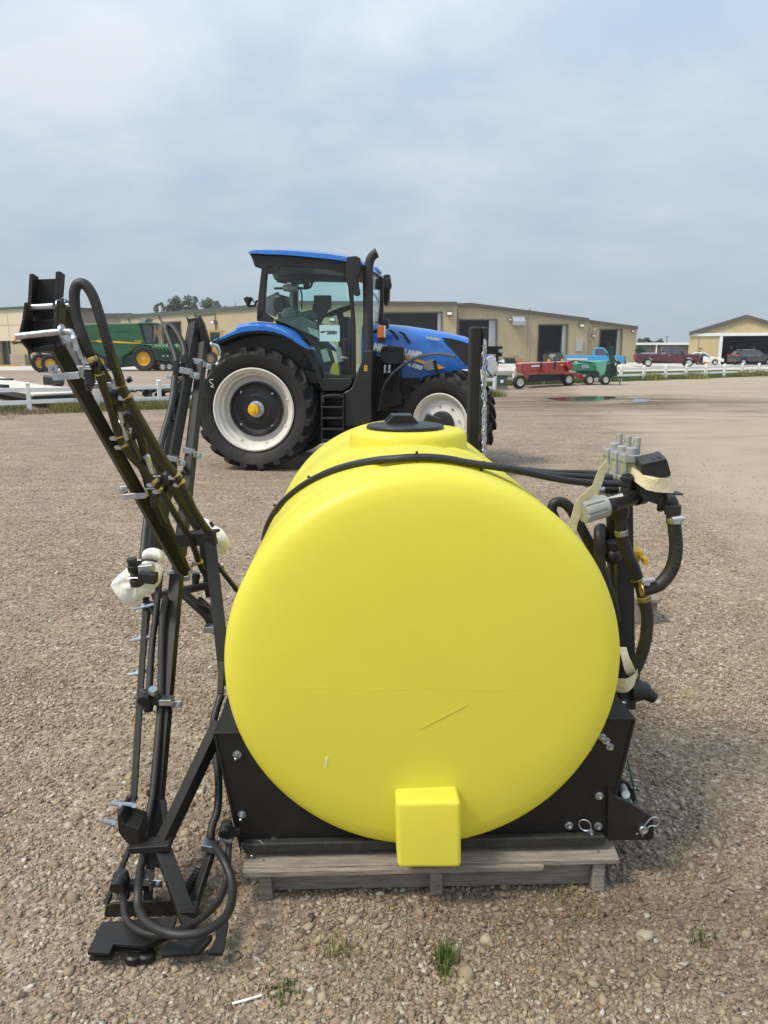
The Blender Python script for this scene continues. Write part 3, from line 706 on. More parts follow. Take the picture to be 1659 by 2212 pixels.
B = Bld('ribbed_workshop', 'long tan ribbed steel workshop with an open doorway behind the combine', 265, 141, 655, 100, 30)
zA_, zB_ = B.at(266, 684)[1], B.at(650, 654.5)[1]
dz = B.at(370, 695.5)[1]; d0, d1 = B.at(351.5, 740)[0], B.at(393, 740)[0]
B.wall([(0, zA_), (B.L, zB_)], [(d0, d1, 0, dz)], K['tan']); B.roof([(0, zA_), (B.L, zB_)], K['roofm'], K['greentrim'], .5); B.door((d0, d1, 0, dz))
a, c = B.at(343.5, 740)[0], d0
b = MB(); b.box(((a + c) / 2, -.06, dz / 2), (c - a, .12, dz)); part('sliding_door', b, K['galv'], B.r)
b = MB(); du0, du1 = B.at(425, 740)[0], B.at(468, 740)[0]; dzz = B.at(440, 681)[1]
for u in (du0, du1): b.box((u, -.04, dzz / 2), (.14, .1, dzz))
b.box(((du0 + du1) / 2, -.04, dzz), (du1 - du0, .1, .14)); part('door_outline', b, K['trim'], B.r)
B.lamp(467, 696, None, 1.5)
for x in (280, 347, 424):
    u, z = B.at(x, 680); b = MB(); zt = zA_ + (zB_ - zA_) * u / B.L
    b.tube([(u, -.3, zt - .1), (u, -.25, zt - .8), (u + .5, -.12, zt - 1.4), (u + .5, -.1, zt - 2.4)], .12, 6, 2); part('downspout', b, K['trim'], B.r)

B = Bld('middle_workshop', 'tan workshop with a wide open doorway above the tractor bonnet', 650, 100, 985.5, 99, 28)
z0, z1 = B.at(650, 654)[1], B.at(985, 656)[1]
op = (B.at(811, 700)[0], B.at(954, 700)[0], 0, B.at(880, 675)[1])
B.wall([(0, z0), (B.L, z1)], [op], K['tan']); B.roof([(0, z0), (B.L, z1)], K['roofm'], K['trim'], .45); B.door(op, True, .5)
B.lamp(971, 677, None, 1.4); B.lamp(719, 690, None, 1.4)

B = Bld('gabled_workshop', 'low-gabled tan workshop with two tall open doorways and a roof vent hood', 985, 105.5, 1268, 107, 34)
T = [B.at(985, 659), B.at(1017, 658), B.at(1268, 691)]; T[0] = (0, T[0][1]); T[2] = (B.L, T[2][1])
o1 = (.35, B.at(1072, 740)[0], 0, B.at(1030, 690.5)[1]); o2 = (B.at(1162, 740)[0], B.at(1224.5, 740)[0], 0, B.at(1190, 701.5)[1])
B.wall(T, [o1, o2], K['tan']); B.roof(T, K['roofm'], K['trim'], .45); B.door(o1, True, 1.0); B.door(o2, True, .6)
ua, za = B.at(1105, 703); ub, zb = B.at(1132, 683)
b = MB(); b.prism([(ua, 0, za), (ua, -1.0, za), (ua, -1.0, za + .55), (ua, -.25, zb), (ua, 0, zb)], (ub - ua, 0, 0)); part('vent_hood', b, K['galv'], B.r, bevel=.03)
u = B.at(1143, 700)[0]; b = MB(); b.box((u, -.05, 3.7), (.22, .1, 7.0)); part('corner_trim', b, K['tan'], B.r)
B.lamp(1255, 703, None, 1.2); B.lamp(1101, 690, None, .7)
u, z = B.at(1250, 746); b = MB(); b.box((u, -.15, z), (1.0, .3, 1.6)); part('meter_box', b, K['galv'], B.r, bevel=.03)
u, z = B.at(1200, 684); b = MB(); b.cyl((u, 4, z - .3), (u, 4, z + .55), .3, 12); b.cyl((u, 4, z + .55), (u, 4, z + .75), .5, 12, .12); part('roof_vent', b, K['galv'], B.r)

B = Bld('end_workshop', 'smaller tan lean-to workshop with one open doorway at the right end', 1268.5, 108.5, 1373, 109, 30)
T = [(0, B.at(1269, 694.5)[1]), (B.L, B.at(1373, 708.5)[1])]; o1 = (B.at(1294.5, 740)[0], B.at(1342, 740)[0], 0, B.at(1320, 711.5)[1])
B.wall(T, [o1], K['tan']); B.roof(T, K['roofm'], K['trim'], .4); B.door(o1, True, .5); B.lamp(1281, 725, None, .9); B.lamp(1283, 711, None, .6); B.lamp(1366, 715, None, .7)

B = Bld('low_storage_building', 'long low dark storage building with a white roof edge between the workshops', 1365, 136, 1510, 133, 14)
z = B.at(1440, 743)[1]; B.wall([(0, z), (B.L, z)], [], mat('dark_siding', (.085, .07, .065), .7, var=.15)); B.roof([(0, z), (B.L, z)], K['wcar'], K['wcar'], .35)
b = MB(); b.box((B.at(1418, 750)[0], -.05, z / 2), (.2, .1, z)); part('corner_trim', b, K['white'], B.r)

B = Bld('machine_shed', 'tan gabled machine shed with a wide open front at the right edge', 1487, 95, 1741, 88.5, 30)
T = [(0, B.at(1487, 721)[1]), B.at(1613.7, 684), (B.L, B.at(1740, 722)[1])]; hz = B.at(1560, 724.5)[1]
o1 = (B.at(1556, 760)[0], B.L - 1.5, 0, hz); B.wall(T, [o1], corrugated('shed_siding', (.52, .42, .235), .3)); B.roof(T, K['roofm'], K['trim'], .4); B.door(o1, False)
b = MB(); b.box((B.L / 2, -.1, hz + .1), (B.L - .3, .2, .35)); part('door_rail', b, K['wcar'], B.r)
b = MB(); b.box((o1[0], -.08, hz / 2), (.35, .16, hz)); part('door_frame', b, K['wcar'], B.r)
u = B.at(1507, 760)[0]; b = MB(); b.box((u, -.03, hz / 2), (.12, .08, hz)); part('panel_joint', b, K['tan'], B.r)
B = Bld('rear_shed', 'grey metal roof of the shed behind the gabled machine shed', 1606, 128, 1800, 126, 22)
z = B.at(1620, 684)[1]; b = MB(); b.prism([(0, 0, z - 2.6), (0, 11, z), (0, 22, z - 2.6)], (B.L, 0, 0)); part('roof', b, K['roofm'], B.r)
b = MB(); b.box((B.L / 2, 11, (z - 2.6) / 2), (B.L - .5, 21, z - 2.62)); part('wall', b, K['tan'], B.r)

# ------------------------------------------------------------------ trees
def tree(x, ytop, ybase, D, wpx, label, m, n=2600, leaf=.30, seed=0, grp='trees behind the buildings', sparse=1.0):
    rg = np.random.default_rng(seed); c = P(x, 756, D); base = V((c.x, c.y, 0)); top = P(x, ytop, D).z; w = PX(700, D, wpx)
    r = thing('tree', base, label, 'tree', grp)
    zb = max(.25 * top, 1.2); b = MB(); b.tube([base, base + V((.1, 0, top * .3)), base + V((.2, .1, top * .8))], [top * .03, top * .024, top * .012], 7)
    for i in range(7):
        a = i * 2.4; s = base + V((.1, 0, top * (.3 + .07 * i))); b.tube([s, s + V((cos(a) * w * .25, sin(a) * w * .25, top * .12))], [top * .012, top * .005], 5)
    part('trunk', b, K['bark'], r)
    k = 46; cl = rg.normal(0, 1, (k, 3)); cl /= np.linalg.norm(cl, axis=1)[:, None]; cl *= (rg.random(k) ** .45)[:, None]
    cz = (zb + top) / 2; cl = cl * np.array([w * .45, w * .45, (top - zb) * .47]) + np.array([base.x, base.y, cz])
    cr = rg.uniform(.09, .2, k) * w; cr = np.maximum(cr, .3)
    idx = rg.integers(0, k, n); p = rg.normal(0, 1, (n, 3)); p /= np.linalg.norm(p, axis=1)[:, None]; p = cl[idx] + p * (cr[idx] * rg.random(n) ** .4)[:, None]
    a = rg.normal(0, 1, (n, 3)); a /= np.linalg.norm(a, axis=1)[:, None]; q = rg.normal(0, 1, (n, 3)); q = np.cross(a, q); q /= np.linalg.norm(q, axis=1)[:, None]
    s = (leaf * rg.uniform(.5, 1.2, n))[:, None]
    v = np.stack([p - a * s, p + q * s * .5, p + a * s, p - q * s * .5], 1).reshape(-1, 3) - np.array(base)
    tone = np.repeat(np.clip(rg.random(n) * .5 + rg.random(k)[idx] * .5, 0, 1), 4)
    o = np_mesh('crown', v, np.arange(4 * n).reshape(n, 4), m, tone); o.parent = r; OFF[o.name] = base
tree(384, 627, 690, 158, 66, 'tallest grey-green tree above the ribbed workshop roof', K['leaf'], 8000, .27, 1)
tree(352, 648, 690, 160, 36, 'short tree left of the tallest tree behind the workshop roof', K['leaf'], 2200, .27, 2)
tree(417, 637, 690, 156, 52, 'middle tree right of the tallest tree behind the workshop roof', K['leaf'], 5000, .27, 3)
tree(452, 640, 690, 155, 56, 'broad tree with a flat top behind the workshop roof', K['leaf'], 5200, .27, 4)
tree(477, 635, 690, 155, 34, 'narrow tree at the right end of the group behind the workshop', K['leaf'], 4000, .27, 5)
tree(506, 650, 690, 157, 40, 'thin sparse tree nearest the tractor cab behind the roof', K['leaf'], 420, .24, 6)
tree(269, 677, 700, 175, 22, 'small bush-like treetop over the flat taupe roof', K['leaf'], 500, .36, 7)
tree(1391, 727, 760, 190, 32, 'rounded green tree above the low dark building', K['leaf2'], 1500, .45, 8)
tree(1423, 733, 760, 195, 26, 'lower green tree right of the rounded one above the low building', K['leaf2'], 1000, .45, 9)
tree(1384, 752, 786, 93, 20, 'dark round shrub beside the end workshop behind the maroon pickup', K['leaf2'], 900, .22, 10, 'shrubs')
mb = MB(); c = P(1439, 756, 185); mb.tube([V((c.x, c.y, 0)), V((c.x, c.y, P(1439, 725, 185).z))], .09, 5); mb.box((c.x, c.y, P(1439, 728, 185).z), (1.2, .1, .1))
single('radio_mast', mb, K['trim'], 'thin pole rising beside the small trees on the skyline', 'pole')
# ------------------------------------------------------------------ sprayer: tank and frame
YA = radians(2.0); US = V((cos(YA), sin(YA), 0)); VS = V((-sin(YA), cos(YA), 0)); TO = V((.12, 2.15, 0))
def S(u, v, z): return TO + US * u + VS * v + V((0, 0, z))
SP = thing('field_sprayer', S(0, .9, 0), 'black framed field sprayer with big yellow tank and folded boom on a pallet', 'sprayer')
TR, TZ = .598, .75
prof = [(.0, -.042), (.12, -.0418), (.25, -.041), (.36, -.0395), (.45, -.037), (.525, -.032), (.560, -.024), (.582, -.009), (.593, .010), (.598, .034), (.598, .135),
        (.595, .150), (.585, .162), (.582, .17), (.582, .215), (.586, .224), (.596, .236), (.598, .25), (.598, .60), (.594, .615), (.584, .628), (.584, .68), (.594, .692), (.598, .71),
        (.598, 1.22), (.592, 1.235), (.585, 1.245), (.585, 1.30), (.595, 1.315), (.598, 1.33), (.598, 1.60), (.592, 1.64), (.575, 1.672), (.54, 1.70), (.40, 1.73), (.2, 1.742), (.0, 1.745)]
b = MB(); b.lathe(prof, S(0, 0, TZ), VS, 128)
tank = part('tank', b, K['tank'], SP, 60)
b = MB()
def rbox(c0, c1, r, n=4):
    pass
f0, f1, f2, f3 = P(859, 1877, 2.02), P(997, 1876, 2.02), P(996, 1731, 2.035), P(855, 1734, 2.035)
b.prism([f0, f1, f2, f3], VS * .22)
part('tank_foot', b, K['tank'], tank, 50, .014, seg=4)
# filler neck and lid
nc = S(.006, .88, 0)
b = MB(); b.lathe([(.232, 1.2), (.230, 1.352), (.226, 1.365), (.216, 1.374), (.2, 1.378), (.0, 1.378)], nc, (0, 0, 1), 72); part('filler_neck', b, K['tank'], tank, 50)
lc = nc + V((-.012, 0, 1.376))
b = MB(); b.lathe([(.15, 0), (.152, .004), (.152, .012), (.149, .017), (.12, .022), (.06, .0265), (0, .027)], lc, (0, 0, 1), 64)
hd = V((1, .06, 0)).normalized(); hs = V((-.06, 1, 0))
for k in (-1,):
    q = [(-.072, .018), (-.038, .056), (.038, .056), (.072, .018)]
    for y0 in (-.05, .035):
        b.prism([lc + hd * (x - .015) + hs * y0 + V((0, 0, z)) for x, z in q], hs * .016)
    b.prism([lc + hd * (x - .015) + hs * -.05 + V((0, 0, z)) for x, z in ((-.04, .05), (.04, .05), (.04, .058), (-.04, .058))], hs * .10)
part('lid', b, K['black2'], tank, 35, .003)
b = MB(); q = P(932, 905, 3.4); b.box(q + V((0, 0, -.01)), (.065, .07, .05), MX.Rotation(.35, 3, 'Y')); b.cyl(q + V((0, 0, -.07)), q, .03, 14); part('vent_cap', b, K['black2'], tank, 35, .006)
# scuffs on the end of the tank
def on_tank(x, y):
    d = P(x, y, 1) - V((0, 0, H)); o = V((0, 0, H)); lo, hi = 1.9, 2.4
    for i in range(40):
        m = (lo + hi) / 2; q = o + d * m; r = sqrt((q - S(0, 0, 0)).dot(US) ** 2 + (q.z - TZ) ** 2); v = (q - S(0, 0, 0)).dot(VS)
        s = np.interp(r, [p[0] for p in prof[:10]], [p[1] for p in prof[:10]])
        if v > s: hi = m
        else: lo = m
    return o + d * lo - VS * .0008
b = MB(); b.plate([on_tank(*q) for q in ((703, 1640), (708, 1634), (706, 1652), (703, 1657))], .0012); part('scrape_mark', b, K['foam'], tank)
b = MB(); b.tube([on_tank(*q) for q in ((1273, 1605), (1278, 1612), (1276, 1622), (1272, 1632))], .0012, 5, 3); part('scrape_mark', b, K['tape'], tank)
b = MB(); b.tube([on_tank(*q) for q in ((905, 1575), (950, 1553), (1010, 1522))], .0011, 5, 3)
part('scratch', b, mat('ochre_scratch', (.55, .40, .04), .6), tank)
b = MB(); b.tube([on_tank(488 + (1338 - 488) * i / 30, 1488 + 2 * sin(i * .7)) + VS * .0009 for i in range(31)], .0007, 5); part('mould_seam', b, K['tank'], tank)
# end plate with a saddle cut, bottom rail, flanges
def sl(p): d = p - TO; return d.dot(US), p.z
PD = 2.17; KF = mat('satin_black_steel', (.006, .006, .0055), .45, var=.25, dirt=(.05, .045, .03), dirt_amt=.15, dirt_scale=5, bump=.05, bscale=200)
TLc, BLc, BRc, TRc = (sl(P(x, y, D)) for x, y, D in ((463, 1581, 2.17), (517, 1849, 2.13), (1314, 1822, 2.17), (1369, 1552, 2.21)))
def arc(a0, a1, n=18, r=.590): return [(r * cos(a0 + (a1 - a0) * i / n), TZ + r * sin(a0 + (a1 - a0) * i / n)) for i in range(n + 1)]
aL = math.acos(max(-1, (TLc[1] - TZ) / .590)) ; zL = TLc[1]
def ang_at(z, left): s = math.asin((z - TZ) / .590); return (pi - s) if left else s
pl = [TLc, BLc, (0, BLc[1])] + arc(1.5 * pi, ang_at(TLc[1], True) if ang_at(TLc[1], True) > 0 else 0)
pr = [(0, BRc[1]), BRc, TRc] + arc(ang_at(TRc[1], False), -pi / 2)
b = MB(); b.prism([S(u, .025, z) for u, z in pl], VS * .008); epl = part('end_plate', b, KF, SP)
b = MB(); b.prism([S(u, .025, z) for u, z in pr], VS * .008); epr = part('end_plate', b, KF, SP)
for (u, z), sg in ((TLc, 1), (TRc, -1)):
    b = MB(); b.prism([S(u, .02, z), S(u + sg * .085, .02, z), S(u + sg * .085, .30, z), S(u + sg * .005, .30, z)], V((0, 0, .009))); part('top_flange', b, K['black'], SP, bevel=.003)
for (u, z), (ub, zb), sg in ((TLc, BLc, 1), (TRc, BRc, -1)):
    b = MB(); b.prism([S(u, .02, z), S(ub, .02, zb), S(ub, 1.5, zb), S(ub, 1.5, z * .6), S(u, .5, z)], US * sg * .008); part('side_plate', b, K['black'], SP)
b = MB(); b.beam(S(BLc[0] + .01, .012, .158), S(BRc[0] - .01, .012, .158), .03, .034, (0, 0, 1))
part('bottom_rail', b, mat('muddy_black_steel', (.02, .02, .018), .6, dirt=(.06, .05, .03), dirt_amt=.6, dirt_scale=16, bump=.4, bscale=60), SP, bevel=.006)
b = MB(); b.beam(S(BLc[0] + .05, 1.5, .16), S(BRc[0] - .05, 1.5, .16), .06, .06, (0, 0, 1)); b.beam(S(0, .05, .137), S(0, 1.5, .137), .3, .02, (0, 0, 1)); part('cross_rail', b, K['black'], SP)
zP = conv(438.9, 1481.2, .2976)
def bolt(p, d, r=.009, l=.022, parent=None, name='bolt'):
    b = MB(); d = V(d).normalized(); b.lathe([(r * 1.5, 0), (r * 1.5, .003)], p, d, 14); b.lathe([(r, .003), (r, .012), (r * .9, .0135)], p, d, 6); b.lathe([(r * .5, .013), (r * .5, l), (r * .4, l + .001)], p, d, 8)
    return part(name, b, K['zinc'], parent or SP, 30)
for q in zP((250, 485), (285, 920), (300, 1145), (515, 1115), (365, 1180)):
    u, z = sl(P(q[0], q[1], 2.165)); bolt(S(u, .024, z), -VS, .009, .03 if q[0] < 560 else .014, epl)
for q in z4((560, 1030), (593, 1063), (622, 1110), (535, 1500), (525, 1740), (292, 1730), (465, 1790)):
    u, z = sl(P(q[0], q[1], 2.175)); bolt(S(u, .024, z), -VS, .008 if q[1] < 1640 else .009, .018, epr)
def ring(c, r, t, n=VS, seg=22):
    a, b_, d = basis(n); pts = [c + (a * cos(2 * pi * k / seg) + b_ * sin(2 * pi * k / seg)) * r for k in range(seg + 1)]
    b = MB(); b.tube(pts, t, 6); return b
for q, e in ((zP((413, 1150))[0], epl), (z4((428, 1748))[0], epr)):
    u, z = sl(P(q[0], q[1], 2.15)); part('pull_ring', ring(S(u, .008, z), .019, .0022, VS + US * .5), K['zinc'], e)

# hose strap lines lying over the tank
def hose(name, pts, w, m=K['rubber'], sm=6, parent=SP, seg=12):
    "pts are world points; w metres"
    b = MB(); b.tube(pts, w / 2, seg, sm); return part(name, b, m, parent, 60)
def over_tank(a0, a1, v, r, n=22): return [S(r * sin(a0 + (a1 - a0) * i / n), v, TZ + r * cos(a0 + (a1 - a0) * i / n)) for i in range(n + 1)]
for k, (vv, end, rr) in enumerate(((.200, zV((650, 805))[0], .606), (.222, zV((520, 715))[0], .604), (.243, zV((420, 655))[0], .602))):
    D_ = (2.50, 2.62, 2.74)[k]
    pts = [S(.598 * sin(a) * rr / .598, vv + max(0, -a - .1) ** 1.3 * .60, TZ + rr * cos(a)) for a in [-1.3 + 1.54 * i / 26 for i in range(27)]]; e = P(end[0], end[1], D_); s = pts[-1]
    m1 = s + US * .14 + V((0, 0, -.021)); m2 = s.lerp(e, .55) + V((0, 0, -.012)); m3 = e - US * .12 + V((0, 0, .004))
    hose('boom_hose', pts + [m1, m2, m3, e], .0235, sm=3)
for a in (-.62, -.02, .32, -.95):
    c = S(.606 * sin(a), .200 + max(0, -a - .1) ** 1.3 * .60, TZ + .606 * cos(a)); b = MB(); t = V((US * cos(a)) + V((0, 0, -sin(a))))
    b.lathe([(.0138, -.003), (.0138, .003)], c, t, 14); nn = US * sin(a) + V((0, 0, cos(a))); b.box(c + nn * .016, (.008, .008, .008)); part('cable_tie', b, K['black2'], SP)

# ------------------------------------------------------------------ mast, chain and hitch
m0 = P(1030, 705, 4.1); mx0 = m0.x
b = MB(); w = PX(705, 4.1, 24)
b.box((mx0, 4.12 + w, (m0.z + .12) / 2), (w, w * 2, m0.z - .12)); b.box((mx0, 4.1, .16), (.5, .08, .08))
mast = part('mast', b, K['black'], SP, bevel=.012)
b = MB(); b.box((mx0 + w * .5 + .02, 4.14 + w, m0.z - .05), (.04, w * 2.2, .098)); part('mast_cap', b, K['black2'], mast, bevel=.01)
q = [P(x, y, 4.12) for x, y in ((1050, 755), (1085, 755), (1088, 758), (1088, 776), (1084, 779), (1076, 778), (1072, 771), (1050, 770))]
b = MB(); b.box((q[0] + q[2]) / 2 + V((0, .05, 0)) + V((-.01, 0, .0)), ((q[2] - q[0]).x + .02, .014, .042)); b.box((q[2] + q[4]) / 2 + V((-.012, .05, 0)), (.032, .013, q[2].z - q[4].z)); o = part('mast_bracket', b, K['black'], SP, bevel=.003)
for x, y in ((1081, 758), (1081, 774)): bolt(P(x, y, 4.155), (0, -1, 0), .0075, .012, o)
b = MB(); p = P(1046, 738, 4.08); e = P(1046, 985, 4.02); n = 88
for i in range(n):
    t0 = i / n; c = p.lerp(e, t0) + V((RND.uniform(-.006, .006), RND.uniform(-.004, .004), 0)); a = radians(90 * (i % 2) + RND.uniform(-25, 25) + 35)
    hx = V((cos(a), sin(a), 0)); k = 8
    pts = [c + hx * .0085 * cos(2 * pi * j / k) + V((0, 0, .0115 * sin(2 * pi * j / k))) for j in range(k + 1)]
    b.tube(pts, .0032, 5, ends=False)
o = part('chain', b, K['galv'], SP, 60); o['kind'] = 'stuff'
# lower hitch clevis on the right
def hitch(pts, D, t=.016): b = MB(); b.plate(P3(pts, D), t); return part('hitch_plate', b, K['black'], SP, bevel=.003)
hp = hitch([(1312, 1700), (1330, 1720), (1354, 1728), (1410, 1763), (1411, 1806), (1404, 1812), (1312, 1813)], 2.19)
hp2 = hitch([(1325, 1672), (1345, 1683), (1371, 1699), (1371, 1745), (1325, 1760)], 2.36)
b = MB(); b.cyl(P(1352, 1716, 2.205), P(1345, 1700, 2.355), .013, 16); part('hitch_pin', b, K['galv'], SP)
b = MB(); c = P(1388, 1790, 2.18); b.lathe([(.0135, -.004), (.0145, .0), (.0145, .01), (.013, .012)], c, (0, -1, 0), 20); b.cyl(c, c + V((0, .18, 0)), .013, 12); part('hitch_pin', b, K['zinc'], SP, 30)
b = MB(); b.tube(P3(z4((878, 1712), (915, 1668), (948, 1645), (980, 1650), (996, 1680), (975, 1713), (930, 1712), (908, 1728), (902, 1755), (868, 1775), (864, 1800)), 2.165), .0025, 6, 3); b.tube(P3(z4((830, 1770), (815, 1780)), 2.165), .0025, 6); part('retaining_clip', b, K['zinc'], hp)
part('retaining_clip', ring(P(1371, 1694, 2.345), .016, .0024, (0, 1, .1)), K['zinc'], hp2)
b = MB(); b.tube(P3(z4((745, 1190), (775, 1320), (800, 1440), (822, 1540)), 2.30), .003, 6, 3); part('twine', b, K['rope'], SP)

# ------------------------------------------------------------------ pallet
PA, PB = P(523, 1886, 2.075), P(1345, 1856, 2.115); pz = (PA.z + PB.z) / 2; px_ = (V((PB.x, PB.y, 0)) - V((PA.x, PA.y, 0))); PLn = px_.length; px_.normalize(); py_ = V((-px_.y, px_.x, 0))
PT = thing('wooden_pallet', (PA.x, PA.y, 0), 'weathered grey wooden pallet on the gravel under the sprayer', 'pallet')
def pbox(u0, u1, v0, v1, z0, z1, name, bev=.004):
    b = MB(); o = V((PA.x, PA.y, 0)); j = [RND.uniform(-.004, .004) for _ in range(8)]
    q = [o + px_ * (u + j[i]) + py_ * (v + j[7 - i]) + V((0, 0, z)) for i, (u, v, z) in enumerate(((u0, v0, z0), (u1, v0, z0), (u1, v1, z0), (u0, v1, z0), (u0, v0, z1), (u1, v0, z1), (u1, v1, z1), (u0, v1, z1)))]
    b.hexa(q); return part(name, b, K['wood'], PT, bevel=bev)
pbox(0, PLn, .012, .135, pz - .020, pz, 'plank')
pbox(0, PLn * .79, -.004, .012, pz - .024, pz - .004, 'plank')
for k in range(1, 9): pbox(0, PLn, k * .145, k * .145 + .10, pz - .02, pz, 'plank')
for u in (.045, PLn / 2 - .012, PLn - .085):
    pbox(u, u + .042, .02, 1.25, 0, pz - .0205, 'stringer', .006)
pbox(.05, PLn - .05, .056, .074, .006, .084, 'stringer')
for v in (.30, .75): pbox(.10, PLn - .1, v, v + .10, .016, .036, 'plank')
for u, v in ((.06, .045), (.07, .10), (PLn - .06, .05), (PLn - .075, .10), (PLn / 2, .06)):
    b = MB(); c = V((PA.x, PA.y, 0)) + px_ * u + py_ * v; b.cyl(c + V((0, 0, pz - .005)), c + V((0, 0, pz + .0015)), .004, 8); part('nail', b, K['trim'], PT)

# ------------------------------------------------------------------ left boom
def Dn(y): return 2.28 + max(0, y - 752) * (.72 / 486)
def Df(y): return 4.0 - (y - 683) * (.75 / 517)
def Dl(y): return 2.75 - (y - 1240) * (.67 / 710)
def pn(pts, fn, off=0): return [P(q[0], q[1], (q[2] if len(q) > 2 else fn(q[1])) + off) for q in pts]
def strut(name, x0, y0, D0, x1, y1, D1, w, h=None, roll=0, parent=SP, m=None, bev=.003):
    p, q = P(x0, y0, D0), P(x1, y1, D1); ww = PX(y0, D0, w)
    b = MB(); b.beam(p, q, ww, PX(y0, D0, h) if h else ww, None, roll); return part(name, b, m or K['black'], parent, bevel=bev)
def plate(name, pts, D, t=.009, parent=SP, m=None, bev=.0015):
    b = MB(); b.plate(P3(pts, D), t); return part(name, b, m or K['black'], parent, bevel=bev)
# near wing: two parallel square tubes running from the hinge bracket down to the rack
bt = strut('boom_tube', 120, 745, 2.30, 397, 1240, 3.0, 29, 29, .55)
bt2 = strut('boom_tube', 133, 668, 2.42, 432, 1147, 3.08, 22, 22, .3)
strut('boom_tube', 262, 905, 2.62, 405, 1235, 3.05, 15, 15, .2)
# folded hinge bracket: two nested channels, web facing the viewer
def channel(name, TL, TR_, BL, BR, D, dep, t=.010, cut=None):
    A, B_, C, E = (P(*q, D) for q in (TL, TR_, BR, BL)); dv = V((.10, .9, -.15)).normalized() * dep
    o = part(name, MB().prism([A + dv, B_ + dv, C + dv, E + dv], dv.normalized() * t), K['black'], SP, bevel=.002)
    return o, A, B_, C, E, dv
def side(name, pts, D, dep, t=.012):
    "plate seen along its edge: front edge given by pts, running back by dep"
    b = MB(); dv = V((-.08, .95, -.12)).normalized() * dep; q = P3(pts, D)
    for a, c in zip(q, q[1:]):
        ax = V((1, -.1, .05)).normalized() * t
        b.hexa([a, a + ax, a + ax + dv, a + dv, c, c + ax, c + ax + dv, c + dv])
    return part(name, b, K['black'], SP, bevel=.002)
side('hinge_plate', [(63, 591), (60, 640), (58, 676)], 2.27, .045); side('hinge_plate', [(120, 586), (117, 630), (113, 672)], 2.27, .045, .014)
side('hinge_plate', [(52, 653), (47, 690), (39, 724), (46, 741), (58, 755)], 2.22, .06, .009); side('hinge_plate', [(122, 648), (117, 690), (112, 720), (119, 735), (122, 745)], 2.22, .06, .011)
plate('hinge_web', [(66, 604), (122, 602), (116, 692), (60, 695)], 2.312); plate('hinge_web', [(50, 694), (118, 690), (124, 752), (62, 760)], 2.285)
plate('hinge_flange', [(60, 752), (118, 744), (123, 748), (115, 757), (62, 763)], 2.25, .014)
b = MB(); b.cyl(P(66, 664, 2.25), P(116, 661, 2.25), .0085, 14); o = part('hinge_pin', b, K['zinc'], SP)
b = MB(); b.tube(P3([(36, 727), (60, 724), (100, 719.5), (130, 717), (145, 716.5), (155, 719), (161, 727), (163.5, 740), (166, 758)], 2.215), .0098, 12, 4); b.lathe([(.022, -.003), (.022, .003)], P(135, 717, 2.215), (1, 0, .1), 18); o = part('hinge_pin', b, K['zinc'], SP)
b = MB(); b.lathe([(.02, -.002), (.02, .003)], P(138, 728, 2.24), (.6, -.5, .3), 16); part('lynch_ring', b, K['zinc'], o)
bolt(P(127, 661, 2.26), (1, -.1, .1), .012, .03); bolt(P(134, 654, 2.3), (1, -.1, .1), .012, .03)
strut('hinge_arm', 133, 657, 2.36, 165, 712, 2.42, 22, 14)
# hoses of the near wing
def bhose(pts, fn, off, wpx, **k): return hose('boom_hose', pn(pts, fn, off), PX(pts[0][1], fn(pts[0][1]), wpx), **k)
bhose([(213, 806), (198.5, 774), (183.6, 736.7), (166, 687.6), (161, 650), (162, 626), (170, 613), (185, 616), (200, 638), (212, 671), (223.8, 710), (238.7, 762), (256.5, 814), (262.5, 834), (276, 861), (317, 932), (354, 993), (378, 1025), (391, 1046), (406, 1074), (420, 1104), (438, 1132), (449, 1147)], Dn, -.06, 21, sm=5)
bhose([(205, 790), (212, 803), (238, 879), (252.5, 930), (259, 945), (266, 962), (282, 985), (306, 1010), (322, 1031), (336, 1046), (347, 1058), (369, 1095), (388, 1127), (408, 1159), (422, 1190), (431, 1217), (446, 1244), (452, 1258)], Dn, -.08, 18, sm=5)
bhose([(262, 945), (262, 918), (267, 902), (277, 898), (289, 912), (302, 940), (312, 980), (316, 1030), (330, 1080), (352, 1130)], Dn, -.03, 19, sm=5)
def hclamp(x, y, D, dx, dy, r, m=K['brassy'], w=.013, screw=True, parent=SP):
    c = P(x, y, D); d = (P(x + dx, y + dy, D) - c).normalized(); b = MB(); b.lathe([(r * 1.09, -w / 2), (r * 1.12, -w / 2 + .001), (r * 1.12, w / 2 - .001), (r * 1.09, w / 2)], c, d, 20); o = part('hose_clamp', b, m, parent, 40)
    if screw:
        a = d.cross(V((0, -1, 0))).normalized(); b = MB(); b.box(c + a * r * 1.1 + V((0, -r * .3, 0)), (w * 1.5, w, w)); b.cyl(c + a * r * 1.1 + V((-w, -r * .3, 0)), c + a * r * 1.1 + V((w * 1.3, -r * .3, 0)), w * .36, 8); part('clamp_screw', b, K['zinc'], o, 30)
    return o
for x, y, dx, dy in ((199, 777, 6, 14), (213, 808, 5, 14), (261, 832, 5, 14), (276, 856, 6, 14), (257, 943, 5, 12), (267, 962, 6, 12), (334, 1041, 10, 12), (346, 1056, 10, 12), (381, 1026, 8, 12), (391, 1042, 8, 12), (430, 1214, 5, 12)):
    hclamp(x, y, Dn(y) - (.06 if x not in (257, 267, 334, 346, 430, 199, 213) else .08), dx, dy, .0145)
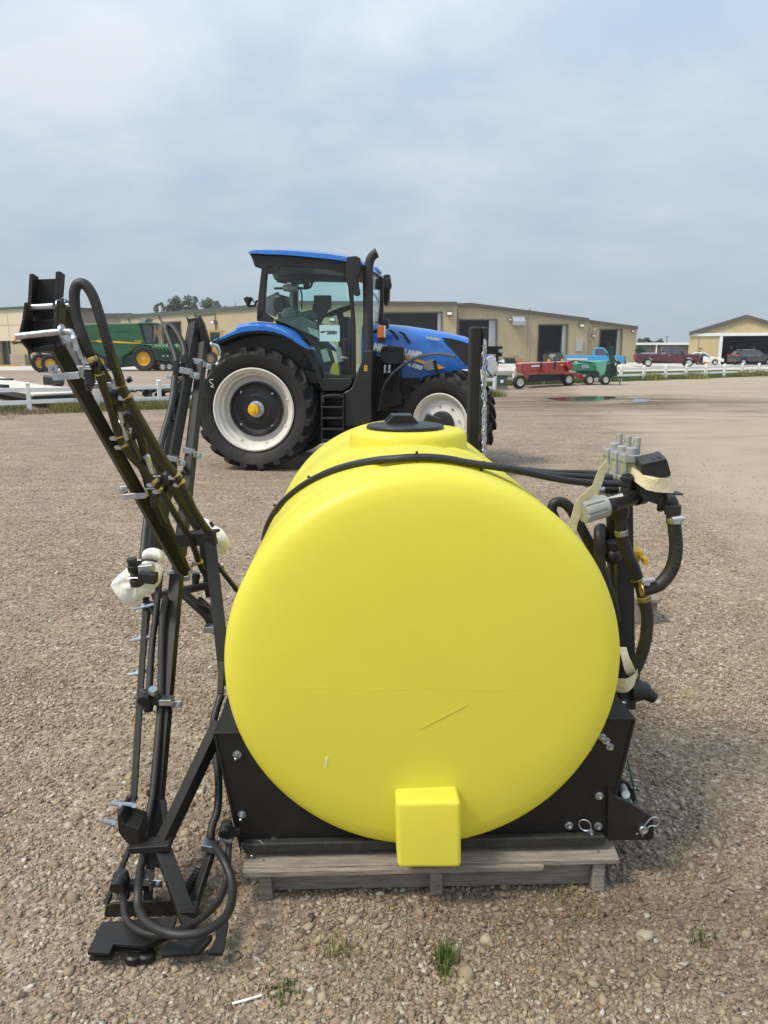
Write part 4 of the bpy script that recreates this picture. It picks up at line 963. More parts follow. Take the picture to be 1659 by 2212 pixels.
def nozzle(x, y, D, s=1.0, flip=1, parent=SP):
    "strap bracket round a boom tube with a black nozzle body beside it; s metres per bracket"
    c = P(x, y, D); X = V((flip, 0, 0)); Zv = V((.35 * flip, .25, .9)).normalized()
    b = MB(); b.box(c + V((-.054 * s * flip, 0, .022 * s)), (.034 * s, .004, .03 * s)); b.cyl(c + V((-.058 * s * flip, -.012, .024 * s)), c + V((-.058 * s * flip, .012, .024 * s)), .008 * s, 6); b.box(c + V((0, -.026, .0)), (.092 * s, .003, .024 * s), MX.Rotation(-.08 * flip, 3, 'Y')); b.box(c + V((-.045 * s * flip, -.012, .004 * s)), (.003, .03, .024 * s)); b.box(c + X * .075 * s + V((0, 0, .028 * s)), (.075 * s, .03 * s, .006 * s)); b.box(c + X * .042 * s + V((0, 0, .012 * s)), (.006 * s, .034 * s, .036 * s))
    o = part('nozzle_bracket', b, K['zinc'], parent, 30, .002)
    b = MB(); q = c + X * .075 * s; b.lathe([(.014 * s, .022 * s), (.02 * s, .02 * s), (.021 * s, -.004 * s), (.017 * s, -.008 * s), (.018 * s, -.03 * s), (.012 * s, -.034 * s), (.010 * s, -.05 * s)], q - V((0, .012, 0)), (.1, .1, 1), 14)
    b.cyl(q + V((.03 * s, 0, .02 * s)), q + V((.05 * s, .0, .03 * s)), .013 * s, 10); part('nozzle_body', b, K['black2'], o, 40)
    b = MB(); b.cyl(q + V((-.02 * s * flip, -.005, .03 * s)), q + V((-.02 * s * flip, -.005, .055 * s)), .004 * s, 8); b.lathe([(.008 * s, .055 * s), (.0075 * s, .064 * s)], q + V((-.02 * s * flip, -.005, 0)), (0, 0, 1), 6); part('bracket_bolt', b, K['zinc'], o, 30)
nozzle(150, 812, 2.29, .86); nozzle(296, 1069, 2.68, .86); nozzle(392, 1247, 2.93, .8); nozzle(226, 832, 2.52, .7); nozzle(348, 1030, 2.83, .7)
nozzle(268, 935, 2.55, .5)
for x, y in ((245, 852), (255, 868), (362, 1030), (370, 1046)):
    b = MB(); q = P(x, y, Dn(y) - .03); b.lathe([(.016, -.03), (.022, -.02), (.024, .0), (.020, .012), (.012, .02)], q, (.3, .3, 1), 12); b.box(q, (.04, .03, .022)); part('nozzle_body', b, K['black2'], SP, 40)
for x, y, sz in ((178, 775, 10), (266, 914, 9), (275, 950, 8), (330, 1022, 7)):
    b = MB(); q = P(x, y, Dn(y) - .09); b.cyl(q, q + V((-.012, -.01, .05)), .008, 8, .011); b.lathe([(.012, .05), (.013, .062), (.006, .07)], q, V((-.012, -.01, .05)), 8); part('nozzle_tip', b, K['zinc'], SP, 40)
# far wing
ft = strut('boom_tube', 422, 702, 3.97, 330, 1200, 3.25, 23, 23, .5)
ft2 = strut('boom_tube', 439, 742, 3.92, 390, 1200, 3.3, 17, 17, .4)
strut('boom_tube', 418, 880, 3.75, 372, 1290, 3.2, 11, 11, .4)
plate('hinge_plate', [(432, 681), (442, 700), (457, 750), (457, 762), (440, 762), (434, 730)], 3.93, .03)
b = MB(); q = P3([(402, 683), (404, 689), (427, 686), (432, 681)], 4.0)
for a, c in zip(q, q[1:]): b.hexa([a, c, c + V((.03, -.02, -.14)), a + V((.03, -.02, -.14)), a + V((0, .03, 0)), c + V((0, .03, 0)), c + V((.03, .01, -.14)), a + V((.03, .01, -.14))])
part('hinge_plate', b, K['black'], SP)
b = MB(); b.tube(P3([(456, 747), (462, 745.5), (468, 747), (472, 753), (474, 764)], 3.95), .0085, 10, 4); b.lathe([(.016, -.003), (.016, .003)], P(457, 745, 3.93), (1, 0, .1), 14); part('hinge_pin', b, K['zinc'], SP)
bhose([(383, 800), (378.8, 770), (369, 742.6), (360, 718), (358, 707), (363, 702.5), (372, 706), (384, 722), (392, 737), (398, 755), (399, 770)], Df, -.05, 13)
bhose([(377, 815), (376, 829), (373, 860), (364, 900), (354, 935), (343, 985), (330, 1060), (318, 1115), (310, 1190), (306, 1250)], Df, -.07, 14)
bhose([(388, 845), (382, 853), (375, 870), (374, 890), (375, 910)], Df, -.05, 11)
def clip(x, y, D, s, ang=0.0, parent=SP):
    R = MX.Rotation(ang, 3, 'Y'); c = P(x, y, D); b = MB(); b.box(c, (.05 * s, .05 * s, .026 * s), R); b.box(c + R @ V((.031 * s, -.02 * s, -.008 * s)), (.006 * s, .03 * s, .03 * s), R); b.box(c + R @ V((.048 * s, -.012 * s, -.012 * s)), (.032 * s, .006 * s, .028 * s), R)
    o = part('tube_clip', b, K['zinc'], parent, 30, .002); bolt(c + R @ V((.05 * s, -.016 * s, -.012 * s)), (0, -1, .2), .005 * s, .008, o)
clip(402, 801, 3.74, 1.05, .2, ft); clip(429, 781, 3.86, 1.05, .2, ft2); clip(409, 973, 3.58, 1.0, .2, ft2); clip(374, 990, 3.50, .95, .2, ft)
b = MB(); q = P(381, 793, 3.78); b.lathe([(.018, .03), (.02, .0), (.017, -.03), (.02, -.032), (.02, -.045)], q, (0, .1, 1), 12); o = part('nozzle_body', b, K['black2'], SP, 40)
b = MB(); b.box(q + V((0, -.005, -.05)), (.09, .03, .012)); b.cyl(q + V((-.005, -.02, -.075)), q + V((.045, -.02, -.10)), .012, 10); part('nozzle_bracket', b, K['zinc'], o, 30)
b = MB(); q = P(399, 777, 3.8); b.lathe([(.015, .02), (.018, 0), (.012, -.03)], q, (0, .1, 1), 12); part('nozzle_body', b, K['black2'], SP, 40)
# rack that carries the wings, beside the tank
b = MB(); b.beam(P(384, 1168, 2.86), P(466, 1162, 2.80), .022, .050, (0, 0, 1)); b.beam(P(384, 1162, 2.86) + V((0, .02, .01)), P(466, 1156, 2.80) + V((0, .02, .01)), .05, .012, (0, 0, 1)); part('rack_rail', b, K['black'], SP, bevel=.004)
strut('rack_post', 454, 1172, 2.82, 488, 1480, 2.55, 25, 25, .1); strut('rack_post', 437, 1174, 2.95, 452, 1290, 2.9, 13)
strut('rack_rail', 331, 1288, 2.95, 452, 1264, 2.88, 15)
strut('rack_brace', 392, 1278, 2.86, 466, 1345, 2.78, 20, 12); plate('gusset', [(422, 1302), (450, 1312), (466, 1345), (470, 1375), (458, 1368)], 2.80)
strut('rack_brace', 430, 1292, 2.92, 470, 1330, 2.86, 9); strut('rack_brace', 469, 1220, 2.95, 516, 1280, 2.95, 14, 8)
strut('rack_post', 480, 1430, 2.52, 476, 1500, 2.45, 13)
b = MB(); b.cyl(P(480, 1222, 2.94), P(484, 1221, 2.94), .012, 10); part('bolt', b, K['zinc'], SP)
clip(455, 1357, 2.74, .9)
# lower folded members
lt = strut('boom_tube', 382, 1242, 2.74, 331, 1810, 2.20, 25, 23, .15)
strut('boom_tube', 331, 1805, 2.20, 318, 1955, 2.06, 17, 17)
bhose([(358, 1290), (350, 1352), (348, 1464), (346, 1540), (331, 1710), (316, 1790), (310, 1850), (303, 1880), (298.6, 1920, 2.03), (299, 1958, 1.98), (316, 1992, 1.90), (358, 2014, 1.845), (400, 2020, 1.83), (445, 2010, 1.845), (487, 1980, 1.90), (502, 1938, 1.98), (499, 1896, 2.05), (482, 1856, 2.10), (460, 1822), (455, 1804), (460, 1779), (470, 1747), (472, 1685), (465, 1623), (460, 1586), (463, 1550), (478, 1500)], Dl, -.05, 15, sm=5)
bhose([(345.7, 1236), (338, 1315), (328, 1402), (322, 1500)], Dl, -.03, 14)
bhose([(266, 1930, 2.09), (268, 1960, 2.03), (273, 1985, 1.98), (292, 2006, 1.93), (330, 2019, 1.89), (368, 2015, 1.885), (400, 2003, 1.92), (440, 1980, 1.97), (474, 1944, 2.04), (489, 1896, 2.12), (494, 1834, 2.18), (494, 1812, 2.19)], Dl, -.07, 14, sm=5)
strut('boom_strut', 316, 1290, 2.72, 289, 1722, 2.26, 13, 8); strut('boom_strut', 324, 1298, 2.74, 306, 1466, 2.55, 8, 6)
strut('boom_strut', 324, 1302, 2.70, 368, 1380, 2.60, 18, 8)
for x, y in ((300, 1309), (293, 1378), (289, 1452)):
    b = MB(); c = P(x + 14, y, Dl(y)); b.cyl(c + V((.02, 0, .002)), c + V((-.04, -.005, -.008)), .0075, 8, .006); b.lathe([(.011, 0), (.011, .012)], c, (-1, 0, -.1), 6); b.cyl(c + V((.02, 0, .004)), c + V((.05, 0, .006)), .007, 8); part('boom_bolt', b, K['zinc'], SP, 30)
clip(360, 1513, 2.43, .85, .0, lt); clip(310, 1896, 2.08, .95, 0, None or SP)
def fitting(x, y, D, s=1.0):
    q = P(x, y, D); b = MB(); b.lathe([(.016 * s, .035 * s), (.02 * s, .03 * s), (.022 * s, .005 * s), (.017 * s, 0), (.02 * s, -.02 * s), (.014 * s, -.04 * s)], q, (-.1, .1, 1), 12); b.box(q + V((.02 * s, 0, -.004)), (.05 * s, .02 * s, .024 * s)); b.lathe([(.02 * s, -.012), (.02 * s, .012)], q + V((-.004, -.02 * s, .012 * s)), (0, 1, .3), 12)
    return part('nozzle_body', b, K['black2'], SP, 40)
fitting(318, 1512, 2.42); fitting(264, 1910, 2.04, 1.15); fitting(491, 1795, 2.12, .9)
hclamp(266, 1929, 2.03, 0, 14, .014, K['zinc'], .013); hclamp(492, 1812, 2.11, 0, 14, .014, K['zinc'], .013); hclamp(322, 1494, 2.44, -1, 12, .013, K['zinc'])
clip(452, 1826, 2.14, .85, .2); 
b = MB(); q = P(331, 1493, 2.42); b.lathe([(.018, -.01), (.02, 0), (.014, .012)], q, (.2, -.5, 1), 10); part('wing_nut', b, K['zinc'], SP)
# hinged foot of the folded wing
kb = MB(); kb.prism(P3(zB((352, 900), (385, 900), (430, 985), (548, 1030), (558, 1165), (500, 1182), (440, 1155), (365, 1060)), 2.09), V((0, .085, .005))); part('hinge_block', kb, K['black'], SP, bevel=.004)
strut('hinge_fork', 254, 1756, 2.17, 284, 1720, 2.20, 11, 8); strut('hinge_fork', 268, 1766, 2.14, 294, 1718, 2.17, 11, 8)
b = MB(); c = P(287, 1786, 2.12); b.lathe([(.022, -.012), (.022, -.008)], c, (0, -.25, 1), 22); b.lathe([(.0125, -.008), (.0125, .01), (.0115, .012)], c, (0, -.25, 1), 6); b.lathe([(.008, .012), (.008, .022), (.004, .022)], c, (0, -.25, 1), 12); b.cyl(c + V((0, 0, -.06)), c, .01, 10); part('hinge_bolt', b, K['zinc'], SP, 30)
for x, y in ((262, 1738), (290, 1740), (246, 1777)):
    b = MB(); c = P(x, y, 2.15); b.cyl(c, c + V((-.03, -.01, .012)), .009, 8, .007); b.lathe([(.013, -.006), (.013, .006)], c, (-1, -.2, .2), 6); part('boom_bolt', b, K['zinc'], SP, 30)
b = MB(); b.beam(P(476, 1560, 2.30), P(353, 1818, 2.12), .040, .040, (0, 0, 1)); part('stand_arm', b, K['black'], SP, bevel=.003)
b = MB(); b.beam(P(370, 1822, 2.10), P(282, 1828, 2.10), .052, .022, (0, 0, 1)); part('stand_arm', b, K['black'], SP, bevel=.003)
strut('stand_leg', 352, 1836, 2.10, 412, 2000, 1.96, 33, 22, .1); strut('stand_bar', 464, 1815, 2.17, 418, 1958, 2.03, 20, 14, .4)
strut('stand_bar', 281, 1832, 2.12, 228, 1955, 2.04, 12, 8); strut('stand_bar', 352, 1728, 2.22, 358, 1776, 2.18, 13, 10)
b = MB(); b.tube(PL([(432, 1880), (415, 1905), (402, 1930)], 2.13, 2.08), .016, 12)
for k in range(9):
    q = PL([(432, 1880), (402, 1930)], 2.13, 2.08); c = q[0].lerp(q[1], k / 8); b.lathe([(.0165, -.003), (.0185, 0), (.0165, .003)], c, q[1] - q[0], 12)
part('stand_spring', b, K['black'], SP)
fp = plate('foot_plate', zB((262, 1690), (320, 1668), (830, 1640), (892, 1790), (232, 1845)), 2.03, .01)
def gplate(name, pts, h0, h1, t=.01, m=None):
    "plate lying nearly level: picture points with heights running from h0 to h1"
    ys = [q[1] for q in pts]; y0, y1 = min(ys), max(ys)
    b = MB(); b.plate([G(q[0], q[1], h0 + (h1 - h0) * (q[1] - y0) / max(y1 - y0, 1)) for q in pts], t); return part(name, b, m or K['black'], SP, bevel=.0015)
bp = gplate('foot_plate', zB((220, 1850), (880, 1792), (838, 1935), (580, 2060), (330, 2040), (290, 2118), (98, 2112)), .075, .055, .012)
gplate('foot_plate', zB((200, 1940), (840, 1960), (560, 2110), (350, 2080), (300, 2160), (110, 2165)), .045, .03, .012)
gplate('foot_plate', zB((740, 2095), (800, 2030), (1190, 1960), (1180, 1990), (1075, 2115), (740, 2140)), .05, .04, .014)
gplate('foot_hook', zB((1150, 2120), (1215, 1990), (1215, 1890), (1235, 1820), (1325, 1810), (1325, 1860), (1290, 2070), (1270, 2120)), .06, .045, .012)
plate('foot_bracket', zB((925, 1700), (1050, 1700), (1060, 1840), (930, 1880)), 1.99, .05)
plate('foot_bracket', zB((640, 1260), (830, 1260), (830, 1340), (650, 1340)), 2.12, .03)
for x, y, m in ((289, 2058, 'black2'), (317, 2056, 'black')):
    b = MB(); c = G(x, y, .028); b.lathe([(.02, -.026), (.024, -.022), (.024, -.005), (.018, 0)], c, (0, .05, 1), 16); part('foot_stop', b, K[m], SP)
for x, y, dx, dy in ((326, 1714, -2, 10), (302, 1918, -1, 10), (455, 1806, 3, 10), (352, 1505, 0, 10)): hclamp(x, y, Dl(y) - .05, dx, dy, .0135, K['black2'], .006, False)

# foam wraps tied round loose nozzles
crt = bpy.data.textures.new('crumple', 'CLOUDS'); crt.noise_scale = .085; crt.noise_depth = 2
def crumple(o):
    m = o.modifiers.new('s', 'SUBSURF'); m.levels = 2; m.render_levels = 2
    d = o.modifiers.new('d', 'DISPLACE'); d.texture = crt; d.strength = .017; d.mid_level = .5; d.texture_coords = 'LOCAL'
def blob(name, outline, D, t, label, bulge=.02, parent=None):
    q = P3(outline, D); c = sum(q, V((0, 0, 0))) / len(q); b = MB(); loops = []
    for k, (s, o) in enumerate(((.15, -1.05), (.6, -.85), (1.0, -.45), (1.12, 0), (1.0, .5), (.6, .9), (.15, 1.05))):
        loops.append([c + (p - c) * (s * (1 + .05 * sin(i * 2.1 + k))) + V((0, o * t + bulge * .5 * sin(i * 2.3 + k * .7), bulge * .35 * sin(i * 1.9 + k))) for i, p in enumerate(q)])
    b.loft(loops)
    return b
b = blob('foam', zA((300, 905), (360, 820), (470, 740), (545, 680), (600, 690), (690, 690), (745, 780), (735, 850), (690, 910), (600, 960), (540, 1030), (480, 1048), (420, 1030), (350, 980)), 2.68, .022, '')
fm = single('foam_wrap', b, K['foam'], 'crumpled white foam sheet tied round the loose nozzle left of the boom', 'foam wrap', 'foam wraps on the boom', sharp=80)
crumple(fm)
b = MB(); p = P3(zA((556, 610), (600, 585), (660, 578), (720, 600), (745, 640)), 2.66); q = P3(zA((560, 680), (590, 690), (660, 680), (720, 690), (742, 710)), 2.66)
b.loft([[a, c, c + V((0, .05, 0)), a + V((0, .05, 0))] for a, c in zip(p, q)])
o = single('foam_wrap', b, K['foam'], 'upper rolled end of white foam above the tie, left of the boom', 'foam wrap', 'foam wraps on the boom', sharp=80); o.modifiers.new('s', 'SUBSURF').levels = 2
b = MB(); b.tube(P3(zA((545, 700), (600, 672), (660, 676), (700, 690)), 2.63), .004, 6, 3); b.box(P3(zA((550, 698)), 2.63)[0], (.014, .012, .014)); part('cable_tie', b, K['black2'], SP)
q = P3(zA((505, 765)), 2.58)[0]
b = MB(); b.lathe([(.010, .045), (.017, .045), (.019, .04), (.0165, .032), (.0165, .02), (.021, .018), (.021, .0), (.016, -.008), (.018, -.03), (.024, -.034), (.024, -.055), (.014, -.06)], q, (-.12, -.1, 1), 18); o = part('nozzle_body', b, K['black2'], SP, 40)
b = MB(); b.box(P3(zA((612, 745)), 2.58)[0], (.052, .03, .026), MX.Rotation(-.1, 3, 'Y')); b.box(P3(zA((540, 822)), 2.57)[0], (.07, .025, .004)); part('nozzle_bracket', b, K['zinc'], o, bevel=.002)
b = MB(); b.box(P3(zA((625, 825)), 2.56)[0], (.062, .04, .036), MX.Rotation(.12, 3, 'Y')); part('tube_plug', b, K['black2'], o, bevel=.003)
b = blob('foam', zA((1045, 432), (1075, 300), (1110, 335), (1165, 332), (1168, 375), (1210, 395), (1290, 430), (1348, 520), (1290, 590), (1215, 620), (1190, 540), (1160, 470)), 3.08, .03, '')
fm = single('foam_wrap', b, K['foam'], 'crumpled white foam sheet behind the end of the boom, next to the tank', 'foam wrap', 'foam wraps on the boom', sharp=80); crumple(fm)
b = MB(); b.tube(P3(zA((1168, 345), (1180, 365), (1195, 385)), 3.04), .007, 6, 2); part('cable_tie', b, K['black2'], SP)
# ------------------------------------------------------------------ sprayer: valves, regulator and plumbing on the right
strut('valve_post', 1346, 1085, 2.80, 1352, 1530, 2.62, 34, 30); strut('valve_post', 1328, 1200, 2.90, 1338, 1530, 2.80, 28)
strut('valve_brace', 1352, 1380, 2.75, 1330, 1540, 2.6, 16)
h5 = lambda pts, D, w, **k: hose('plumbing_hose', P3([(*z5(q[:2])[0],) + ((q[2],) if len(q) > 2 else ()) for q in pts], D), PX(1200, D, w), **k)
h5([(245, 980), (205, 900), (185, 830), (215, 765), (290, 760), (360, 810), (440, 940), (520, 1090), (590, 1220), (640, 1350), (690, 1500), (740, 1650)], 2.75, 22)
h5([(715, 1330, 2.86), (712, 1180, 2.85), (705, 1080, 2.82), (688, 1030, 2.77), (672, 1024, 2.72), (663, 1060, 2.68), (663, 1150, 2.66), (666, 1300), (680, 1420), (720, 1540), (765, 1680), (800, 1800), (830, 1950)], 2.66, 24)
h5([(775, 640), (780, 800), (785, 1000), (792, 1150), (798, 1260)], 2.82, 22)
h5([(868, 840), (880, 960), (890, 1060), (915, 1190), (960, 1310), (1005, 1410), (1045, 1520), (1062, 1570)], 2.56, 27)
h5([(1082, 1610), (1095, 1650), (1110, 1720), (1135, 1830), (1146, 1930), (1140, 2040), (1128, 2140), (1100, 2250), (1055, 2370), (1020, 2440), (1005, 2520)], 2.55, 27)
h5([(1402, 850), (1408, 920), (1420, 1030), (1432, 1150), (1430, 1270), (1405, 1390), (1355, 1490), (1280, 1575), (1200, 1615), (1110, 1636)], 2.47, 29)
b = MB(); b.tube(P3(z5((1030, 1540), (1065, 1600), (1090, 1700)), 2.555), .017, 12, 3); b.tube(P3(z5((1060, 1630), (1120, 1636)), 2.53), .017, 12); part('tee_fitting', b, K['black2'], SP, 50)
for (x, y), D, dx, dy, r, vert in (((886, 1065), 2.56, 2, 14, .0205, 0), ((1055, 1548), 2.56, 6, 12, .0205, 0), ((1110, 1722), 2.55, 3, 12, .0205, 0), ((1410, 935), 2.47, 1, 12, .022, 0), ((1108, 1637), 2.49, 14, -2, .022, 0), ((790, 1165), 2.82, 1, 12, .0185, 0)):
    (px_1, py_1), = z5((x, y)); o = hclamp(px_1, py_1, D, dx, dy, r, K['brassy'] if y > 1500 else K['zinc'], .019, False)
    c = P(px_1, py_1, D); d = (P(px_1 + dx, py_1 + dy, D) - c).normalized(); a = d.cross(V((0, -1, 0))).normalized()
    bb = MB()
    for k in range(9):
        t = -1.2 + .3 * k; v_ = a * sin(t) * r * 1.125 + V((0, -cos(t) * r * 1.125, 0)); bb.beam(c + v_ - d * .006, c + v_ + d * .006, .0018, .0012)
    part('band_slots', bb, K['trim'], o)
for (x, y), D in (((1450, 932), 2.43), ((1150, 1548), 2.45)):
    (a_, b_), = z5((x, y)); c = P(a_, b_, D); bb = MB(); bb.cyl(c - V((.018, 0, .001)), c + V((.013, 0, .003)), .0095, 12); bb.cyl(c + V((.013, 0, .003)), c + V((.022, 0, .005)), .0075, 6); bb.box(c - V((.004, .002, .008)), (.02, .012, .012)); part('clamp_screw', bb, K['galv'], SP, 30)
def on_curve(pts, D, t):
    q = smooth_path(P3([z5(p)[0] for p in pts], D), 6); k = min(int(t * (len(q) - 1)), len(q) - 2); return q[k], (q[k + 1] - q[k]).normalized()
# printed letters along the hose
hp_ = [(1420, 1030), (1432, 1150), (1430, 1270), (1405, 1390)]
gm = mat('embossed_grey_print', (.05, .05, .05), .5)
for k, ch in enumerate('H-6-12 THREE'):
    if ch == ' ': continue
    c, d = on_curve(hp_, 2.47, .02 + k * .085); n = V((0, -1, 0)); n = (n - d * n.dot(d)).normalized()
    text('hose_print', ch, .018, frame_m(c + n * .0262, d * -1, n.cross(d * -1)), gm, SP, .0004)
# pressure regulator: grey ribbed knob, black body
k0, k1, k2 = (P3([q], D)[0] for q, D in zip(z5((492, 862), (715, 795), (1000, 705)), (2.44, 2.47, 2.54)))
ax = (k1 - k0).normalized(); a_, b_, _ = basis(ax); b = MB(); loops = []
for z in (0, .003, (k1 - k0).length * .55, (k1 - k0).length * .56, (k1 - k0).length * .8, (k1 - k0).length * .82, (k1 - k0).length):
    L_ = []
    for i in range(64):
        rr = .038 * (.88 if z == 0 else 1); ph = (i % 8)
        if z < (k1 - k0).length * .81 and ph in (0, 1): rr -= .005
        L_.append(k0 + ax * z + (a_ * cos(2 * pi * i / 64) + b_ * sin(2 * pi * i / 64)) * rr)
    loops.append(L_)
b.loft(loops); part('regulator_knob', b, K['grey'], SP, 25)
b = MB(); l = (k2 - k1).length; b.lathe([(.034, 0), (.037, .003), (.037, .008), (.033, .010), (.033, .014), (.036, .017), (.036, .022), (.030, .03), (.028, l * .6), (.025, l), (.020, l)], k1, k2 - k1, 26); part('regulator_body', b, K['black2'], SP, 40)
b = MB(); b.plate(P3(z5((742, 722), (752, 712), (893, 668), (905, 697), (850, 708)), 2.445), .001); part('maker_label', b, K['paper'], SP)
c = P3(z5((935, 690)), 2.545)[0]
b = MB(); b.lathe([(.02, -.03), (.021, .01), (.019, .03), (.021, .031), (.021, .05), (.023, .052), (.023, .062), (.017, .066), (.017, .072)], c, (0, .05, 1), 18); part('plug_tee', b, K['black2'], SP, 35)
b = MB(); q0, q1 = P3(z5((985, 690)), 2.55)[0], P3(z5((1130, 668)), 2.58)[0]; b.lathe([(.026, 0), (.026, .02), (.036, .022), (.036, .05), (.03, .052), (.03, (q1 - q0).length)], q0, q1 - q0, 20); part('manifold_pipe', b, K['black2'], SP, 35)
b = MB(); b.tube(P3(z5((850, 780), (866, 850), (875, 920)), 2.56), [.034, .032, .027], 16, 3); b.lathe([(.03, -.01), (.032, 0), (.03, .01)], P3(z5((868, 862)), 2.56)[0], (0, .1, 1), 18); part('regulator_body', b, K['black2'], SP, 40)
# motor valve: black box wrapped in tape, flow body below
tb = P3(z5((1086, 372), (1120, 376), (1330, 322), (1345, 330), (1385, 470), (1380, 500), (1180, 520), (1120, 500), (1088, 470)), 2.475)
b = MB(); b.prism(tb, V((.01, .10, .012))); part('motor_housing', b, K['black2'], SP, bevel=.004)
b = MB()
for x, y, w_, h_ in ((1200, 330, 34, 30), (1255, 312, 22, 32)): b.box(P3(z5((x, y)), 2.515)[0], (PX(1000, 2.515, w_ * .215), .035, PX(1000, 2.515, h_ * .215)))
b.plate(P3(z5((1118, 372), (1340, 325), (1342, 338), (1120, 388)), 2.473), .004); part('housing_cap', b, K['black2'], SP, bevel=.002)
b = MB(); rngs = []
for k, pts in enumerate((((1080, 470), (1130, 510), (1200, 530), (1290, 524), (1388, 505)), ((1072, 520), (1130, 556), (1210, 575), (1300, 572), (1396, 556)), ((1068, 590), (1130, 632), (1220, 655), (1310, 664), (1412, 668)))):
    f_ = [P(*q, 2.458 + .012 * abs(i - 2)) for i, q in enumerate(z5(*pts))]; bk = [q + V((0, .12, .01)) for q in reversed(f_)]; rngs.append(f_ + bk)
b.loft(rngs); part('tape_wrap', b, K['tape'], SP, 60)
b = MB(); b.prism(P3(z5((1075, 610), (1420, 665), (1420, 712), (1370, 740), (1290, 800), (1220, 775), (1115, 738), (1080, 700)), 2.49), V((0, .085, .01))); b.box(P3(z5((1440, 668)), 2.56)[0], (.03, .05, .006)); part('flow_body', b, K['black2'], SP, bevel=.008)
b = MB(); q0 = P3(z5((1285, 745)), 2.52)[0]; b.lathe([(.036, 0), (.036, .012), (.03, .014), (.03, .022), (.033, .023), (.033, .034), (.025, .036)], q0, V((.75, -.55, -.2)), 22); part('union_nut', b, K['black2'], SP, 35)
b = MB(); b.tube(P3(z5((1330, 735), (1375, 738), (1395, 770), (1400, 830), (1402, 880)), 2.475), .0205, 16, 5); b.lathe([(.026, 0), (.0265, .03), (.024, .032)], P3(z5((1400, 880)), 2.47)[0], (-.05, 0, 1), 20); part('elbow', b, K['black2'], SP, 45)
# three boom valves
def valve(x, y, D):
    c = P3(zV((x, y)), D)[0]                    # front left lower corner of the cap
    w, d = .062, .075; o = c + V((w / 2, d / 2, 0))
    b = MB(); b.box(o + V((0, 0, .011)), (w, d, .024)); b.lathe([(.019, .02), (.019, .045), (.016, .047), (.012, .047)], o + V((.0, -.006, 0)), (0, 0, 1), 20)
    b.lathe([(.0115, .02), (.0115, .078), (.0095, .0795)], o + V((.024, .012, 0)), (0, 0, 1), 16); b.box(o + V((.012, .012, .066)), (.012, .004, .018), None, (.2, 1))
    v0 = part('valve_cap', b, K['grey'], SP, 35, .003)
    b = MB()
    for i in (-1, 1):
        for j in (-1, 1): b.lathe([(.006, .022), (.0065, .026), (.004, .028)], o + V((i * w * .4, j * d * .4, 0)), (0, 0, 1), 10)
    part('cap_screw', b, K['zinc'], v0, 30)
    b = MB(); b.box(o + V((0, 0, -.026)), (w * .82, d * .82, .05)); part('valve_chamber', b, mat('smoky_plastic', (.33, .34, .28), .3, var=.15), v0)
    b = MB()
    for i in (-1, 1):
        for j in (-1, 1): b.cyl(o + V((i * w * .42, j * d * .42, -.053)), o + V((i * w * .42, j * d * .42, 0)), .005, 8)
    part('valve_pillar', b, K['galv'], v0)
    b = MB(); b.plate([o + V((-w * .40, -d * .412, -.046)), o + V((w * .2, -d * .412, -.046)), o + V((w * .2, -d * .412, -.006)), o + V((-w * .40, -d * .412, -.006))], .0006); part('rating_label', b, mat('pale_green_label', (.45, .46, .28), .5), v0)
    b = MB()
    for k in range(5): b.plate([o + V((-w * .36, -d * .418, -.012 - k * .006)), o + V((-w * (.36 - .42 * RND.uniform(.5, 1)), -d * .418, -.012 - k * .006)), o + V((-w * .1, -d * .418, -.0135 - k * .006)), o + V((-w * .36, -d * .418, -.0145 - k * .006))], .0004)
    part('label_print', b, K['black2'], v0)
    b = MB(); b.box(o + V((0, 0, -.060)), (w, d, .016)); b.box(o + V((.008, 0, -.108)), (w * .72, d * .8, .085), MX.Rotation(0, 3, 'X'), (1.15, 1.1)); q = o + V((-w * .5, -.008, -.095)); b.cyl(q + V((.03, 0, 0)), q + V((-.008, 0, -.002)), .0185, 18)
    part('valve_base', b, K['grey'], v0, 35, .003)
    b = MB(); b.cyl(q + V((-.006, 0, 0)), q + V((-.028, 0, -.002)), .0155, 6); b.cyl(q + V((-.028, 0, -.002)), q + V((-.075, 0, -.005)), .0125, 14); part('hose_barb', b, K['black2'], v0, 30)
    b = MB(); e = q + V((-.066, 0, -.005)); b.lathe([(.018, -.009), (.018, .009)], e, (1, 0, .05), 18); b.box(e + V((0, -.004, .022)), (.016, .014, .014)); b.cyl(e + V((0, -.02, .024)), e + V((0, .014, .024)), .005, 8); part('hose_clamp', b, K['zinc'], v0, 30)
valve(708, 478, 2.57); valve(572, 440, 2.69); valve(445, 388, 2.81)
b = MB(); b.prism(P3(zV((375, 895), (520, 905), (830, 985), (800, 1000), (560, 980), (380, 935)), 2.72), V((0, .16, .02))); part('valve_bracket', b, K['black'], SP, bevel=.002)
